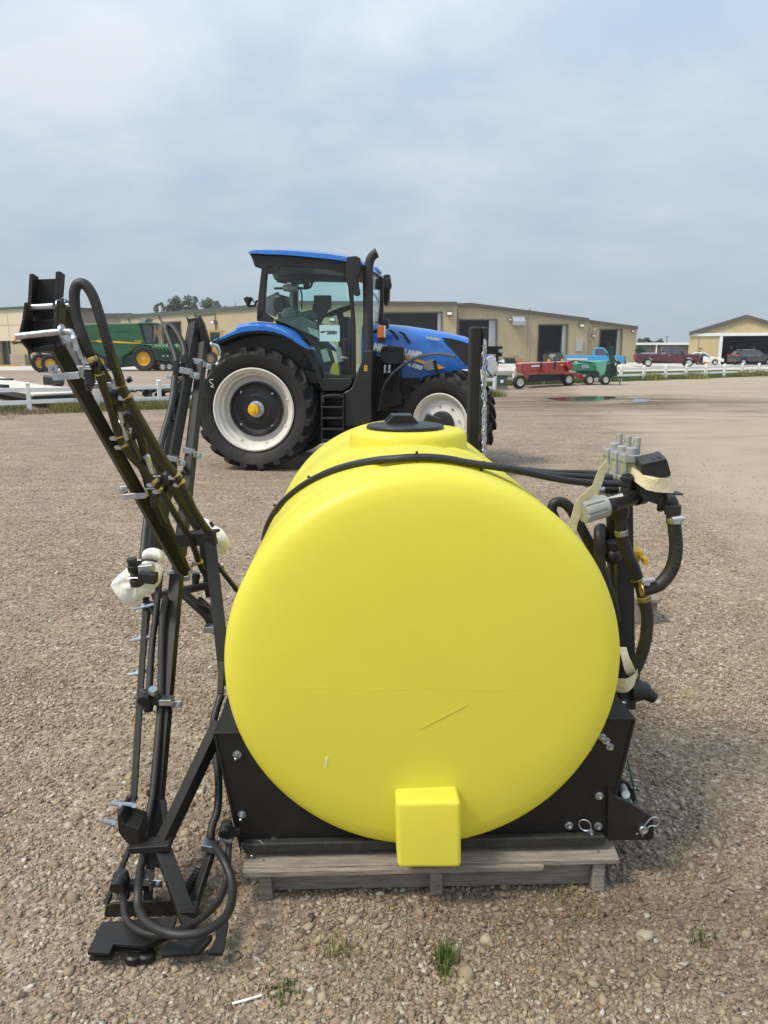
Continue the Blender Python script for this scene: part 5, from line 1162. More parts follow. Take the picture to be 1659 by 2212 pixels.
# loose ribbon of masking tape from the valves to the tank
b = MB(); b.ribbon(P3(z5((755, 370), (700, 430), (655, 540), (632, 600), (570, 670), (500, 730), (452, 810), (425, 900), (400, 980), (392, 1040)), 2.44), [.030, .032, .034, .036, .032, .03], .0015, 4)
single('masking_tape', b, K['tape'], 'long cream masking tape strip hanging from the valves down to the tank', 'tape', 'masking tape on the sprayer', sharp=70)
b = MB(); b.ribbon([P(1344, 1398, 2.5), P(1352, 1425, 2.47), P(1362, 1450, 2.48), P(1372, 1462, 2.52)], [.03, .034, .03], .0015, 4); b.ribbon([P(1330, 1480, 2.46), P(1352, 1480, 2.44), P(1368, 1470, 2.46), P(1378, 1452, 2.55)], [.05, .046, .04], .0015, 4, (0, 0, 1))
single('masking_tape', b, K['tape'], 'short wad of masking tape round the hose low on the right of the tank', 'tape', 'masking tape on the sprayer', sharp=70)
# ball tee, yellow handle valve, spigot
b = MB(); c = P3(z5((800, 1290)), 2.68)[0]; b.lathe([(.0, -.034), (.02, -.028), (.032, -.01), (.034, 0), (.032, .01), (.02, .028), (.0, .034)], c, (0, 0, 1), 20); b.lathe([(.026, 0), (.03, .01), (.03, .03), (.024, .034)], c + V((0, 0, .02)), (-.05, 0, 1), 16); part('ball_valve', b, K['black2'], SP, 50)
b = MB(); b.prism(P3(z5((1010, 1262), (1052, 1250), (1112, 1268), (1128, 1290), (1080, 1310), (1070, 1370), (1020, 1360)), 2.78), V((0, .05, .01))); b.prism(P3(z5((1075, 1300), (1157, 1330), (1157, 1392), (1112, 1396), (1105, 1345), (1080, 1330)), 2.76), V((0, .04, .006))); part('valve_handle', b, K['yellow'], SP, bevel=.006)
b = MB(); b.tube(P3(z4((770, 640), (850, 640), (905, 668), (955, 700)), 2.5), [.04, .034, .024, .021], 14, 4); part('drain_spout', b, K['black2'], SP, 50)
b = MB(); b.tube(P3(z4((700, 735), (720, 738), (736, 728)), 2.40), .005, 8, 2); part('hook_bolt', b, K['zinc'], SP)
# weathered timber block seen behind the hoses
b = MB(); q = P(1390, 1365, 3.6); c = G(1392, 1338 + 38, 0)
b = MB(); g = G(1392, 1345, 0); b.box((g.x, g.y + .07, .07), (.13, .2, .14)); b.box((g.x, g.y + .07, .155), (.15, .24, .03))
single('timber_block', b, K['wood'], 'short weathered timber block on the gravel behind the right-hand hoses', 'timber', bevel=.006)
# ------------------------------------------------------------------ blue tractor (local axes: x forward, y to its left, z up)
TY = radians(-8.0); TP = G(545, 1018); hx = V((cos(TY), sin(TY), 0)); hy = V((-sin(TY), cos(TY), 0))
HALF = 1.12                                       # near face of the rear tyre to the centre line
TB = TP + hy * HALF
TRK = thing('tractor', TB, 'new blue farm tractor with cream wheel rims standing behind the yellow tank', 'tractor', None, TY, True)
def T(x, y, ly):
    "local point on the upright plane at distance ly from the centre line"
    d = P(x, y, 1) - V((0, 0, H)); o = V((0, 0, H)) - TB; t = (ly - o.dot(hy)) / d.dot(hy); q = o + d * t
    return V((q.dot(hx), ly, q.z))
def TT(pts, ly): return [T(q[0], q[1], ly) for q in pts]
def tpris(name, pts, l0, l1, m, bev=0, parent=TRK, sharp=35):
    b = MB(); q = TT(pts, l0); b.prism(q, (0, l1 - l0, 0)); return part(name, b, m, parent, sharp, bev)
def lugs(b, R, w, n, hgt, off=0.0):
    "chevron lugs of a tractor tyre whose axis is local y"
    for s in (-1, 1):
        for i in range(n):
            a0 = 2 * pi * (i + (.5 if s > 0 else 0)) / n + off; pr = []
            for k, (yy, da) in enumerate(((.02, .22), (.5, .09), (.80, 0.0), (1.0, -.02))):
                y = s * w / 2 * yy; a = a0 + da * 1.15; dr = (0, 0, -.006, -.035)[k]; wd = (.030, .034, .038, .042)[k] * (1 + .1 * k) / R * .9
                L_ = []
                for rr, ww in ((R - hgt * 1.1 + dr * 1.2, 1.25), (R + dr, .8)):
                    for sg in (-1, 1): L_.append(V((cos(a + sg * wd * ww) * rr, y, sin(a + sg * wd * ww) * rr)))
                pr.append([L_[0], L_[1], L_[3], L_[2]])
            b.loft(pr)
def wheel(name, c, R, w, rimR, m_rim, steer=0.0, front=False, n=20, side=-1):
    "side -1: outer face towards -y"
    M = MX.Translation(c) @ MX.Rotation(steer, 4, 'Z'); s = side
    b = MB(); hw = w / 2; hg = .062
    b.lathe([(rimR * .98, -hw * .62), (rimR * 1.03, -hw * .78), (rimR + (R - rimR) * .35, -hw * .96), (rimR + (R - rimR) * .65, -hw * 1.0), (R - hg * 1.5, -hw * .93), (R - hg, -hw * .72), (R - hg * .8, 0), (R - hg, hw * .72), (R - hg * 1.5, hw * .93), (rimR + (R - rimR) * .65, hw), (rimR + (R - rimR) * .35, hw * .96), (rimR * 1.03, hw * .78), (rimR * .98, hw * .62)], (0, 0, 0), (0, 1, 0), 72, False)
    lugs(b, R, w, n, hg, .13); b.xf(M); ty = part(name, b, K['tyre'], TRK, 40)
    b = MB(); e = s * hw
    if front: pf = [(rimR * 1.0, e * .80), (rimR * 1.015, e * .84), (rimR * .985, e * .86), (rimR * .95, e * .72), (rimR * .90, e * .66), (rimR * .86, e * .30), (rimR * .80, e * .25), (rimR * .76, e * .34), (rimR * .50, e * .42), (rimR * .40, e * .45), (.001, e * .45)]
    else: pf = [(rimR * 1.0, e * .80), (rimR * 1.02, e * .85), (rimR * .985, e * .87), (rimR * .95, e * .74), (rimR * .91, e * .70), (rimR * .885, e * .44), (rimR * .83, e * .40), (rimR * .80, e * .15), (rimR * .72, e * .10), (rimR * .68, e * .12), (rimR * .66, e * .05), (.001, e * .05)]
    b.lathe(pf, (0, 0, 0), (0, 1, 0), 64, False); b.xf(M); rim = part('rim', b, m_rim, ty, 30)
    return M, ty, rim, e
rc = T(545, 886, -HALF); RR = rc.z
M, ty, rim, e = wheel('rear_wheel', (rc.x, -HALF + .28, RR), RR + .005, .56, RR * .665, K['cream'])
rR = RR * .665
b = MB(); b.lathe([(rR * .665, e * .20), (rR * .68, e * .34), (rR * .64, e * .36), (rR * .60, e * .22), (rR * .52, e * .16), (rR * .40, e * .22), (rR * .34, e * .30), (rR * .28, e * .30), (.001, e * .30)], (0, 0, 0), (0, 1, 0), 56, False); b.xf(M); part('wheel_disc', b, K['black2'], ty, 30)
b = MB(); b.lathe([(.115, e * .30), (.115, e * .38), (.10, e * .40), (.05, e * .40), (.05, e * .72)], (0, 0, 0), (0, 1, 0), 32); b.xf(M); part('hub', b, K['galv'], ty, 30)
b = MB(); b.lathe([(.055, e * .70), (.078, e * .72), (.078, e * .86), (.07, e * .90), (.04, e * .90), (.04, e * .94), (.018, e * .95)], (0, 0, 0), (0, 1, 0), 32); b.xf(M); part('axle_cap', b, K['yellow'], ty, 30)
b = MB()
for k in range(10):
    a = 2 * pi * k / 10; b.lathe([(.011, e * .38), (.011, e * .44), (.006, e * .45)], (cos(a) * .085, 0, sin(a) * .085), (0, 1, 0), 6)
for k in range(4):
    a = 2 * pi * k / 4 + .75; b.lathe([(.016, e * .14), (.016, e * .30), (.01, e * .31)], (cos(a) * rR * .56, 0, sin(a) * rR * .56), (0, 1, 0), 8)
b.xf(M); part('wheel_nut', b, K['zinc'], ty, 30)
b = MB()
for k in range(8):
    a = 2 * pi * k / 8 + .3; b.lathe([(.02, e * .41), (.02, e * .47), (.012, e * .48)], (cos(a) * rR * .845, 0, sin(a) * rR * .845), (0, 1, 0), 8)
b.xf(M); part('rim_bolt', b, K['cream'], ty, 30)
b = MB(); a0 = 2.62
b.tube([V((cos(a0 + da) * r_, e * 1.005, sin(a0 + da) * r_)) for da, r_ in ((-.13, RR * .80), (-.09, RR * .84), (-.05, RR * .82), (-.045, RR * .77), (-.02, RR * .75), (.02, RR * .78), (.0, RR * .72))], .0035, 5, 3); b.xf(M); part('chalk_mark', b, K['white'], ty)
wheel('rear_wheel', (rc.x, HALF - .28, RR), RR + .005, .56, RR * .665, K['cream'], side=1)
FR = .69; fx = T(957, 915, -.95).x + .03
Mf, ty, rim, e = wheel('front_wheel', (fx, -.84, FR), FR, .44, FR * .60, K['cream'], radians(-22), True, 18)
b = MB(); rF = FR * .60; b.lathe([(rF * .42, e * .40), (rF * .42, e * .62), (rF * .38, e * .66), (rF * .20, e * .66), (rF * .18, e * .72), (.001, e * .72)], (0, 0, 0), (0, 1, 0), 32); b.xf(Mf); part('hub', b, K['black2'], ty, 30)
b = MB()
for k in range(8):
    a = 2 * pi * k / 8 + .2; b.lathe([(.016, e * .44), (.016, e * .50), (.01, e * .51)], (cos(a) * rF * .6, 0, sin(a) * rF * .6), (0, 1, 0), 6)
b.xf(Mf); part('wheel_nut', b, K['galv'], ty, 30)
wheel('front_wheel', (fx, .84, FR), FR, .44, FR * .60, K['cream'], radians(-22), True, 18, 1)

# chassis, axle and engine block
b = MB(); b.box((fx * .45 + .1, 0, .78), (fx * 1.15, .52, .62)); b.box((fx, 0, .66), (.34, 1.25, .26)); b.box((rc.x, 0, RR), (.5, 1.5, .45)); b.box((fx + .18, 0, .80), (.5, .6, .40)); part('chassis', b, K['black2'], TRK, bevel=.02)
b = MB(); b.box((fx * .62, -.36, 1.05), (1.25, .2, .5)); b.box((fx * .62, .36, 1.05), (1.25, .2, .5)); part('engine_side', b, K['black2'], TRK, bevel=.03)
# bonnet: blue shell built from cross sections along its length
top = [(790, 698), (842, 700.5), (880, 704), (927, 711), (970, 719), (1005, 727), (1030, 738), (1050, 754), (1063, 776), (1068, 800)]
bot = [(806, 800), (842, 806), (870, 828), (905, 822), (950, 802), (990, 798), (1015, 797), (1035, 800), (1055, 812), (1066, 818)]
hw_ = [.46, .46, .455, .45, .435, .42, .40, .36, .30, .22]
loops = []
for (t_, b_, w_) in zip(top, bot, hw_):
    tp = T(*t_, -.05); x_ = tp.x; bz = T(*b_, -w_).z; zt = tp.z; zh = zt - bz
    half = [(-w_ * .97, bz), (-w_, bz + zh * .25), (-w_, bz + zh * .52), (-w_ * .93, bz + zh * .74), (-w_ * .86, bz + zh * .88), (-w_ * .66, bz + zh * .965), (-w_ * .3, zt - .004), (0, zt)]
    pr = half + [(-y, z) for y, z in reversed(half[:-1])]
    loops.append([V((x_, y, z)) for y, z in pr])
b = MB(); b.loft(loops); bn = part('bonnet', b, K['blue'], TRK, 40)
def side_y(lp):
    "distance of the bonnet flank from the centre line at a local point"
    return -float(np.interp(lp.x, [l[0].x for l in loops], hw_))
def decal(name, pts, m, t=.004, parent=bn, out=.006):
    q = [T(x, y, -.45) for x, y in pts]; q = [T(x, y, side_y(k) - out) for (x, y), k in zip(pts, q)]
    b = MB(); n = len(q); c2 = [V((k.x, k.y - t, k.z)) for k in q]
    b.add(q + c2, [tuple(range(n)), tuple(reversed(range(n, 2 * n)))] + [(i, n + i, n + (i + 1) % n, (i + 1) % n) for i in range(n)]); return part(name, b, m, parent, 30)
decal('bonnet_grille', [(953, 729), (975, 731.5), (1000, 738), (1020, 746), (1040, 765), (1045, 792), (1017, 790), (1005, 786), (994, 774), (978, 757)], K['black2'])
def stroke(name, pts, w, m, parent=bn):
    up = [(x + w * .55, y - w * .3) for x, y in pts]; dn = [(x - w * .55, y + w * .3) for x, y in reversed(pts)]; return decal(name, up + dn, m, parent=parent)
stroke('side_vent', [(841, 713), (849, 718), (855, 725), (860, 733)], 4.6, K['black2']); stroke('side_vent', [(862, 717), (871, 721), (877, 729), (885, 740)], 4.6, K['black2'])
stroke('side_vent', [(824, 712), (830, 718), (834, 726)], 4, K['black2'])
decal('side_lamp', [(919.5, 727), (922, 726), (948, 731.5), (949.5, 734), (947, 736), (921, 731)], K['silver'], .02)
decal('stripe', [(803, 755), (835, 760), (874, 768.5), (910, 778), (945, 787), (962, 794.5), (944, 798.5), (912, 785), (874, 774.5), (835, 763.5), (803, 758.5)], K['orange'])
lm = mat('leaf_emblem_grey', (.30, .31, .31), .35, .4)
decal('leaf_emblem', [(915, 787), (919, 779), (929, 776), (938, 777), (940, 788), (938, 798), (926, 801), (916, 797), (914, 791)], lm, .006)
for k in range(3):
    stroke('emblem_vein', [(918 + k * 3, 785 - k * 2.5), (927, 793 - k * 4), (936 - k * 1.0, 785 - k * 3)], 1.3, K['orange'] if k == 0 else K['silver'])
stroke('emblem_vein', [(927, 793), (927, 800)], 1.0, K['orange'])
# lettering on the bonnet: reads along the flank, following its slope
def lett(name, body, x0, y0, x1, y1, hpx, **k):
    a = T(x0, y0, -.5); c = T(x1, y1, -.5); mid = (a + c) / 2; a.y = side_y(a) - .012; c.y = side_y(c) - .012; mid = (a + c) / 2
    sz = PX(760, 10.6, hpx) / .72; o = text(name, body, sz, frame_m(mid, c - a, (0, 0, 1)), K['lettering'], bn, .003, fit=(c - a).length, **k)
    return o
lett('bonnet_lettering', 'NEW HOLLAND', 806.5, 748.5, 911, 769, 13, bold=.012)
lett('model_lettering', 'T6.180', 868, 781, 910, 796, 9, bold=.005, shear=.25)
decal('bonnet_seam', [(866, 820), (890, 822), (925, 815), (925, 816.5), (890, 823.5), (866, 821.5)], K['black2'], .002)
# nose: headlights
for s in (-1, 1):
    b = MB(); q = [T(x, y, -.34) for x, y in ((1050, 774), (1058, 768), (1067, 786), (1069, 802), (1062, 812), (1050, 796))]
    if s > 0: q = [V((k.x, -k.y, k.z)) for k in q]
    b.prism(q, (0.05, s * -.24 * -1 if False else (-s) * .20, 0)); part('headlight', b, K['silver'], bn, bevel=.01)
b = MB(); q = loops[-1]; xx = q[0].x; b.box((xx - .02, 0, q[0].z + .14), (.10, .34, .22)); part('nose_grille', b, K['black2'], bn, bevel=.02)
b = MB(); b.prism([(fx + .45, -.3, .98), (xx - .02, -.3, 1.12), (xx - .05, -.3, .85), (fx + .45, -.3, .70)], (0, .6, 0)); part('front_support', b, K['black2'], TRK, bevel=.02)
# front mudguards (thin curved shells)
arc_ = zM((190, 1390), (200, 1310), (215, 1225), (240, 1165), (280, 1108), (330, 1060), (400, 1010), (470, 970), (540, 948), (620, 936), (700, 934), (760, 944), (808, 958))
for l0, l1 in ((-1.08, -.70), (.70, 1.08)):
    q = TT(arc_, -1.08); b = MB()
    L_ = [[V((p.x, l0, p.z)), V((p.x, l0, p.z + .022)), V((p.x, (l0 + l1) / 2, p.z + .045)), V((p.x, l1, p.z + .02)), V((p.x, l1, p.z)), V((p.x, (l0 + l1) / 2, p.z + .02))] for p in q]
    b.loft(L_); part('front_mudguard', b, mat('grey_black_mudguard', (.045, .047, .05), .5, var=.1), TRK, 50)
b = MB(); b.beam(T(938, 779, -.85), T(946, 812, -.85), .045, .02); b.beam(T(941, 815, -.85), V((fx, -.6, .75)), .05, .03); part('mudguard_stay', b, K['black2'], TRK)
# cab: frame, roof, glass
LN, LF = -.88, .82                                # near and far cab sides
cr_t = zT((518, 172), (530, 160), (560, 152), (640, 148), (750, 147), (870, 152), (1000, 160), (1110, 172), (1200, 188), (1280, 208), (1335, 232), (1358, 256))
cr_b = zT((520, 184), (545, 184), (585, 184), (640, 190), (750, 192), (870, 201), (1000, 214), (1110, 225), (1200, 236), (1280, 250), (1335, 264), (1356, 270))
b = MB(); L_ = []
for (t_, u_) in zip(cr_t, cr_b):
    tp = T(*t_, LN + .25); bt_ = T(*u_, LN); L_.append([V((bt_.x, LN - .06, bt_.z)), V((bt_.x, LN - .05, bt_.z + (tp.z - bt_.z) * .5)), V((tp.x, LN + .25, tp.z)), V((tp.x, 0, tp.z + .03)), V((tp.x, LF - .25, tp.z)), V((bt_.x, LF + .05, bt_.z + (tp.z - bt_.z) * .5)), V((bt_.x, LF + .06, bt_.z))])
b.loft(L_); rf_ = part('roof', b, K['blue'], TRK, 40)
ur = zT((520, 184), (640, 190), (750, 192), (1000, 214), (1220, 238), (1345, 268), (1340, 300), (1250, 335), (1220, 330), (1100, 296), (950, 282), (750, 272), (650, 290), (612, 285), (560, 278), (548, 245), (535, 210))
b = MB(); b.prism(TT(ur, LN + .0), (0, LF - LN, 0)); part('roof_underside', b, K['black2'], TRK, bevel=.01)
def both(name, pts, m, w=.07, bev=.008):
    o = []
    for l in (LN, LF - w): b = MB(); b.prism(TT(pts, LN) if l == LN else [V((q.x, l, q.z)) for q in TT(pts, LN)], (0, w, 0)); o.append(part(name, b, m, TRK, bevel=bev))
    return o
both('rear_pillar', zT((608, 280), (645, 280), (640, 340), (622, 600), (612, 660), (572, 660), (580, 520)), K['black2'], .10)
both('front_pillar', zT((1215, 250), (1262, 330), (1288, 700), (1290, 1090), (1255, 1090), (1262, 700), (1235, 420), (1205, 330)), K['black2'], .05)
both('windscreen_pillar', zT((1340, 270), (1365, 275), (1372, 800), (1350, 860), (1345, 700)), K['black2'], .08)
both('hinge_cover', zT((640, 268), (742, 270), (738, 300), (715, 325), (640, 335)), K['black2'], .012); both('hinge_cover', zT((575, 590), (620, 595), (698, 650), (695, 682), (575, 672)), K['black2'], .012)
dg = zT((742, 276), (950, 286), (1100, 300), (1200, 345), (1222, 440), (1248, 700), (1254, 1082), (1062, 1086), (1040, 990), (1000, 900), (950, 815), (900, 765), (800, 700), (700, 655), (625, 605), (640, 400), (655, 335), (720, 325))
for l in (LN + .012, LF - .03):
    b = MB(); q = TT(dg, LN); b.add([V((k.x, l, k.z)) for k in q], [tuple(range(len(q)))]); part('door_glass', b, K['cabglass'], TRK)
b = MB(); q = TT(zT((1284, 440), (1335, 440), (1345, 700), (1335, 760), (1300, 770)), LN + .01); b.add(q, [tuple(range(len(q)))]); part('quarter_glass', b, K['cabglass'], TRK)
xw = T(*zT((1352, 300))[0], LN).x; b = MB(); z0_, z1_ = T(*zT((1352, 860))[0], LN).z, T(*zT((1352, 300))[0], LN).z; b.add([(xw, LN + .08, z0_), (xw, LF - .08, z0_), (xw, LF - .08, z1_), (xw, LN + .08, z1_)], [(0, 1, 2, 3)]); part('windscreen', b, K['cabglass'], TRK)
# dark door edge strip with the latch, lower body panels
tpris('door_sill', zT((1000, 1088), (1262, 1088), (1270, 1110), (1245, 1150), (1200, 1180), (1050, 1180), (1035, 1110)), LN - .02, LF, K['black2'], .01)
tpris('arch_panel', zT((600, 742), (700, 762), (800, 800), (880, 860), (935, 930), (985, 1020), (1020, 1110), (1045, 1190), (1045, 1090), (1005, 930), (955, 850), (900, 800), (800, 735), (700, 690), (600, 678)), LN - .02, LN + .25, K['black2'], .01)
tpris('cab_floor', zT((700, 1000), (1260, 1080), (1260, 1130), (700, 1110)), LN + .05, LF - .05, K['black2'])
# rear mudguards, blue
fo = zT((245, 832), (262, 808), (300, 790), (360, 760), (420, 728), (432, 700), (455, 688), (520, 680), (570, 678), (640, 684), (700, 695), (760, 716), (820, 748), (870, 790), (920, 836), (960, 872))
fi = zT((262, 842), (285, 822), (330, 802), (390, 776), (440, 760), (455, 754), (480, 750), (530, 744), (580, 740), (640, 742), (700, 752), (760, 770), (820, 800), (870, 835), (915, 862), (950, 878))
for s, (l0, l1) in ((-1, (-1.10, -.72)), (1, (.72, 1.10))):
    L_ = []
    for a, c in zip(fo, fi):
        p, q = T(*a, -1.0), T(*c, -1.10); ll0, ll1 = (l0, l1) if s < 0 else (l1, l0)
        L_.append([V((q.x, ll0, q.z)), V((q.x * .4 + p.x * .6, ll0, q.z * .45 + p.z * .55)), V((p.x, ll0 - s * .10, p.z)), V((p.x, ll1, p.z + .01)), V((q.x, ll1, q.z)), V((q.x, ll0 - s * .06, q.z + .012))])
    b = MB(); b.loft(L_); fm_ = part('rear_mudguard', b, K['blue'], TRK, 40)
    if s < 0:
        for k, q in enumerate((((252, 832), (262, 812), (270, 818), (262, 838)), ((268, 812), (280, 802), (284, 812), (272, 826)), ((286, 798), (298, 790), (300, 802), (289, 812)))):
            tpris('lamp_recess', zT(*q), -1.112, -1.10, K['black2'], parent=fm_)
liner = [q for q in fi[1:]]
for l0, l1 in ((-1.08, -.70), (.70, 1.08)):
    b = MB(); q = TT(liner, -1.10); b.loft([[V((p.x, l0, p.z - .012)), V((p.x, l1, p.z - .012)), V((p.x, l1, p.z - .07)), V((p.x, l0, p.z - .03))] for p in q]); part('mudguard_liner', b, K['black2'], TRK, 50)
b = MB(); q = TT(liner, -.80); b.add(q + [V((rc.x, -.80, RR * .9))], [tuple(range(len(q) + 1))]); b.prism([V((p.x, -.78, p.z)) for p in q] + [V((rc.x + .5, -.78, RR * .9)), V((rc.x - .4, -.78, RR * .9))], (0, .03, 0)); part('inner_mudguard', b, K['black2'], TRK)
# exhaust stack and its fairing
ex = zT((1385, 930), (1385, 600), (1386, 330), (1388, 270), (1398, 225), (1418, 195), (1440, 178))
b = MB(); b.tube(TT(ex, -.95), .062, 18, 3); p = T(*zT((1440, 178))[0], -.95); b.lathe([(.066, 0), (.068, .01), (.055, .012), (.05, -.05)], p, (.8, 0, .35), 18); part('exhaust_stack', b, mat('exhaust_black', (.022, .022, .023), .55, bump=.3, bscale=150), TRK, 50)
tpris('exhaust_fairing', zT((1348, 880), (1415, 880), (1412, 1000), (1408, 1180), (1408, 1440), (1205, 1440), (1200, 1190), (1255, 1160), (1280, 1110), (1310, 1020), (1338, 950)), -1.02, -.62, K['black2'], .03)
tpris('warning_sticker', zT((1353, 994), (1376, 993), (1376, 1033), (1353, 1034)), -1.026, -1.021, K['jdyellow'])
b = MB()
for x, y, w_, h_ in ((1357, 1002, 15, 8), (1357, 1016, 6, 8), (1367, 1016, 6, 8)): b.prism(TT(zT((x, y), (x + w_, y), (x + w_, y + h_), (x, y + h_)), -1.0275), (0, .001, 0))
part('sticker_print', b, K['black2'], TRK)
# steps
for y in (1215, 1290, 1370, 1450, 1530):
    tpris('step', zT((1042, y), (1200, y), (1200, y + 14), (1042, y + 14)), -1.10, -.75, K['black2'], .005)
for x in (1040, 1194): tpris('step_side', zT((x, 1195), (x + 10, 1195), (x + 10, 1545), (x, 1545)), -1.08, -.75, K['black2'])
tpris('tank_side', zT((1030, 1180), (1420, 1180), (1420, 1500), (1030, 1560)), -.74, -.40, K['black2'], .03)
b = MB(); b.tube(TT(zT((1062, 1265), (1060, 1215), (1110, 1210), (1180, 1210)), -1.11), .012, 8, 2); part('grab_bar', b, K['black2'], TRK)
# hydraulic couplers at the side of the bonnet
b = MB(); b.prism(TT(zM((205, 880), (260, 850), (385, 870), (390, 960), (370, 1000), (330, 1010), (250, 1005), (200, 960)), -.78), (0, .25, 0))
for x in (215, 250, 285, 320, 355): b.prism(TT(zM((x, 860), (x + 24, 855), (x + 26, 900), (x, 900)), -.80), (0, .1, 0))
part('valve_block', b, K['black2'], TRK, bevel=.015)
for x in (240, 277):
    b = MB(); q = T(*zM((x, 1040))[0], -.80); b.lathe([(.018, .05), (.022, .03), (.022, -.03), (.03, -.035), (.03, -.06), (.018, -.065)], q, (0, 0, 1), 12); part('coupler', b, K['zinc'], TRK, 40)
for x in (140, 165, 190, 215, 245, 280, 310):
    b = MB(); b.tube(TT(zM((x + 60, 960), (x + 30, 1040), (x + 5, 1130), (x, 1220)), -.72), .016, 8, 3); part('hydraulic_hose', b, K['rubber'], TRK, 60)
tpris('under_bonnet', zM((140, 930), (370, 960), (360, 1200), (420, 1330), (140, 1400)), -.60, .60, K['black2'], .02)
b = MB(); b.prism(TT(zM((370, 1060), (600, 1080), (560, 1110), (470, 1160), (400, 1200), (365, 1190)), -.44), (0, .9, 0)); part('lower_bonnet_panel', b, K['blue'], TRK, bevel=.02)
# mirrors and lamps
b = MB(); b.prism(TT(zT((1228, 205), (1290, 198), (1320, 210), (1322, 330), (1300, 350), (1318, 480), (1290, 490), (1265, 470), (1222, 330), (1222, 220)), LN - .22), (0, .10, 0)); b.tube([T(*zT((1330, 290))[0], LN - .1), T(*zT((1350, 270))[0], LN + .1)], .025, 8); part('mirror', b, K['black2'], TRK, bevel=.015)
fm2 = .98
b = MB(); b.prism(TT(zT((1492, 335), (1535, 330), (1540, 385), (1548, 400), (1535, 440), (1532, 520), (1510, 568), (1492, 540), (1488, 440)), fm2), (0, .16, 0)); b.beam(T(*zT((1400, 410))[0], .80), T(*zT((1545, 400))[0], fm2), .07, .16); mi_ = part('mirror', b, K['black2'], TRK, bevel=.015)
b = MB(); b.tube(TT(zT((1408, 465), (1440, 495), (1460, 560), (1470, 640), (1475, 690)), .6), .02, 8, 3); part('grab_rail', b, K['black2'], TRK)
b = MB(); b.prism(TT(zT((1405, 278), (1440, 280), (1462, 305), (1450, 340), (1430, 365), (1405, 360)), .45), (0, .3, 0)); o = part('roof_lamp', b, K['black2'], TRK, bevel=.02)
b = MB(); b.prism(TT(zT((1405, 276), (1442, 278), (1466, 304), (1458, 316), (1440, 310), (1405, 312)), .44), (0, .32, 0)); part('lamp_hood', b, K['blue'], o, bevel=.02)
tpris('indicator_lamp', zM((178, 690), (235, 688), (238, 760), (230, 790), (176, 792)), -.98, -.90, K['amber'], .012); tpris('lamp_mount', zM((176, 792), (240, 790), (240, 832), (180, 830)), -.96, -.86, K['black2'], .01); tpris('indicator_back', zM((232, 688), (242, 692), (243, 786), (232, 790)), -.985, -.89, K['silver'], .006)
b = MB(); b.prism(TT(zM((205, 660), (222, 638), (262, 632), (270, 650), (268, 705), (250, 720), (225, 715), (206, 690)), -.80), (0, .1, 0)); b.beam(T(*zM((150, 745))[0], -.6), T(*zM((240, 690))[0], -.78), .04, .05); part('work_lamp', b, K['black2'], TRK, bevel=.02)
b = MB(); q = TT(zT((475, 505), (500, 493), (530, 500), (515, 530), (505, 555), (490, 540)), -.7); b.prism(q, (0, .12, 0)); b.tube(TT(zT((500, 550), (520, 565), (560, 560), (575, 520)), -.65), .018, 8); b.tube(TT(zT((525, 495), (545, 520), (560, 540)), -.65), .01, 6); part('rear_lamp', b, K['black2'], TRK, bevel=.01)
# inside the cab
b = MB(); q = TT(zT((690, 490), (720, 475), (760, 478), (785, 540), (788, 600), (760, 640), (735, 650), (700, 600), (682, 560)), -.1); b.prism(q, (0, .42, 0)); b.prism(TT(zT((715, 600), (790, 600), (800, 720), (730, 720)), -.15), (0, .45, 0)); part('seat', b, K['black2'], TRK, bevel=.05)
b = MB(); b.prism(TT(zT((748, 610), (775, 575), (840, 572), (870, 610), (868, 650), (750, 655)), -.35), (0, .3, 0)); b.prism(TT(zT((870, 610), (960, 590), (1030, 600), (1030, 660), (870, 660)), -.45), (0, .2, 0)); part('armrest', b, mat('grey_cab_trim', (.10, .12, .12), .6), TRK, bevel=.03)
b = MB(); b.prism(TT(zT((986, 484), (1108, 484), (1108, 580), (1085, 590), (1060, 640), (1030, 690), (1010, 690), (1020, 620), (975, 590), (975, 560), (985, 550)), -.5), (0, .09, 0)); part('monitor', b, K['black2'], TRK, bevel=.012)
b = MB(); c = T(*zT((1170, 600))[0], -.05); aa, bb_, dd = basis(V((-.35, 0, 1))); b.tube([c + (aa * cos(2 * pi * k / 24) + bb_ * sin(2 * pi * k / 24)) * .21 for k in range(25)], .02, 8); b.tube([c, c + V((.12, 0, -.45)), c + V((.14, 0, -.95))], .05, 8); b.beam(c - aa * .2, c + aa * .2, .03, .015); b.prism(TT(zT((1170, 640), (1235, 640), (1240, 1060), (1170, 1060), (1165, 800)), -.2), (0, .35, 0)); part('steering_wheel', b, K['black2'], TRK, 40)
b = MB(); b.prism(TT(zT((640, 655), (760, 655), (900, 640), (1010, 690), (1025, 800), (930, 760), (800, 700), (700, 670)), -.62), (0, .5, 0)); b.prism(TT(zT((700, 670), (1000, 800), (1060, 1000), (1060, 1080), (900, 1080), (850, 900)), -.45), (0, .9, 0)); part('side_console', b, K['dark'], TRK, bevel=.04)
b = MB(); b.tube(TT(zT((700, 434), (780, 433), (870, 432), (935, 434), (965, 420), (975, 390), (975, 340)), .1), .018, 8, 3); b.prism(TT(zT((905, 380), (950, 380), (945, 432), (915, 430)), .1), (0, .1, 0)); b.prism(TT(zT((720, 368), (780, 385), (778, 400), (718, 388)), .3), (0, .1, 0)); b.tube(TT(zT((890, 440), (900, 480), (902, 540), (898, 590)), .2), .012, 6, 3); part('roof_rail', b, K['black2'], TRK, 50)
b = MB(); b.tube(TT(zT((770, 432), (800, 430), (830, 432), (870, 430)), .08), [.05, .06, .055, .05], 10, 2); b.prism(TT(zT((815, 440), (830, 440), (832, 570), (815, 570)), .1), (0, .03, 0)); part('plastic_wrap', b, K['thinfilm'], TRK, 60)
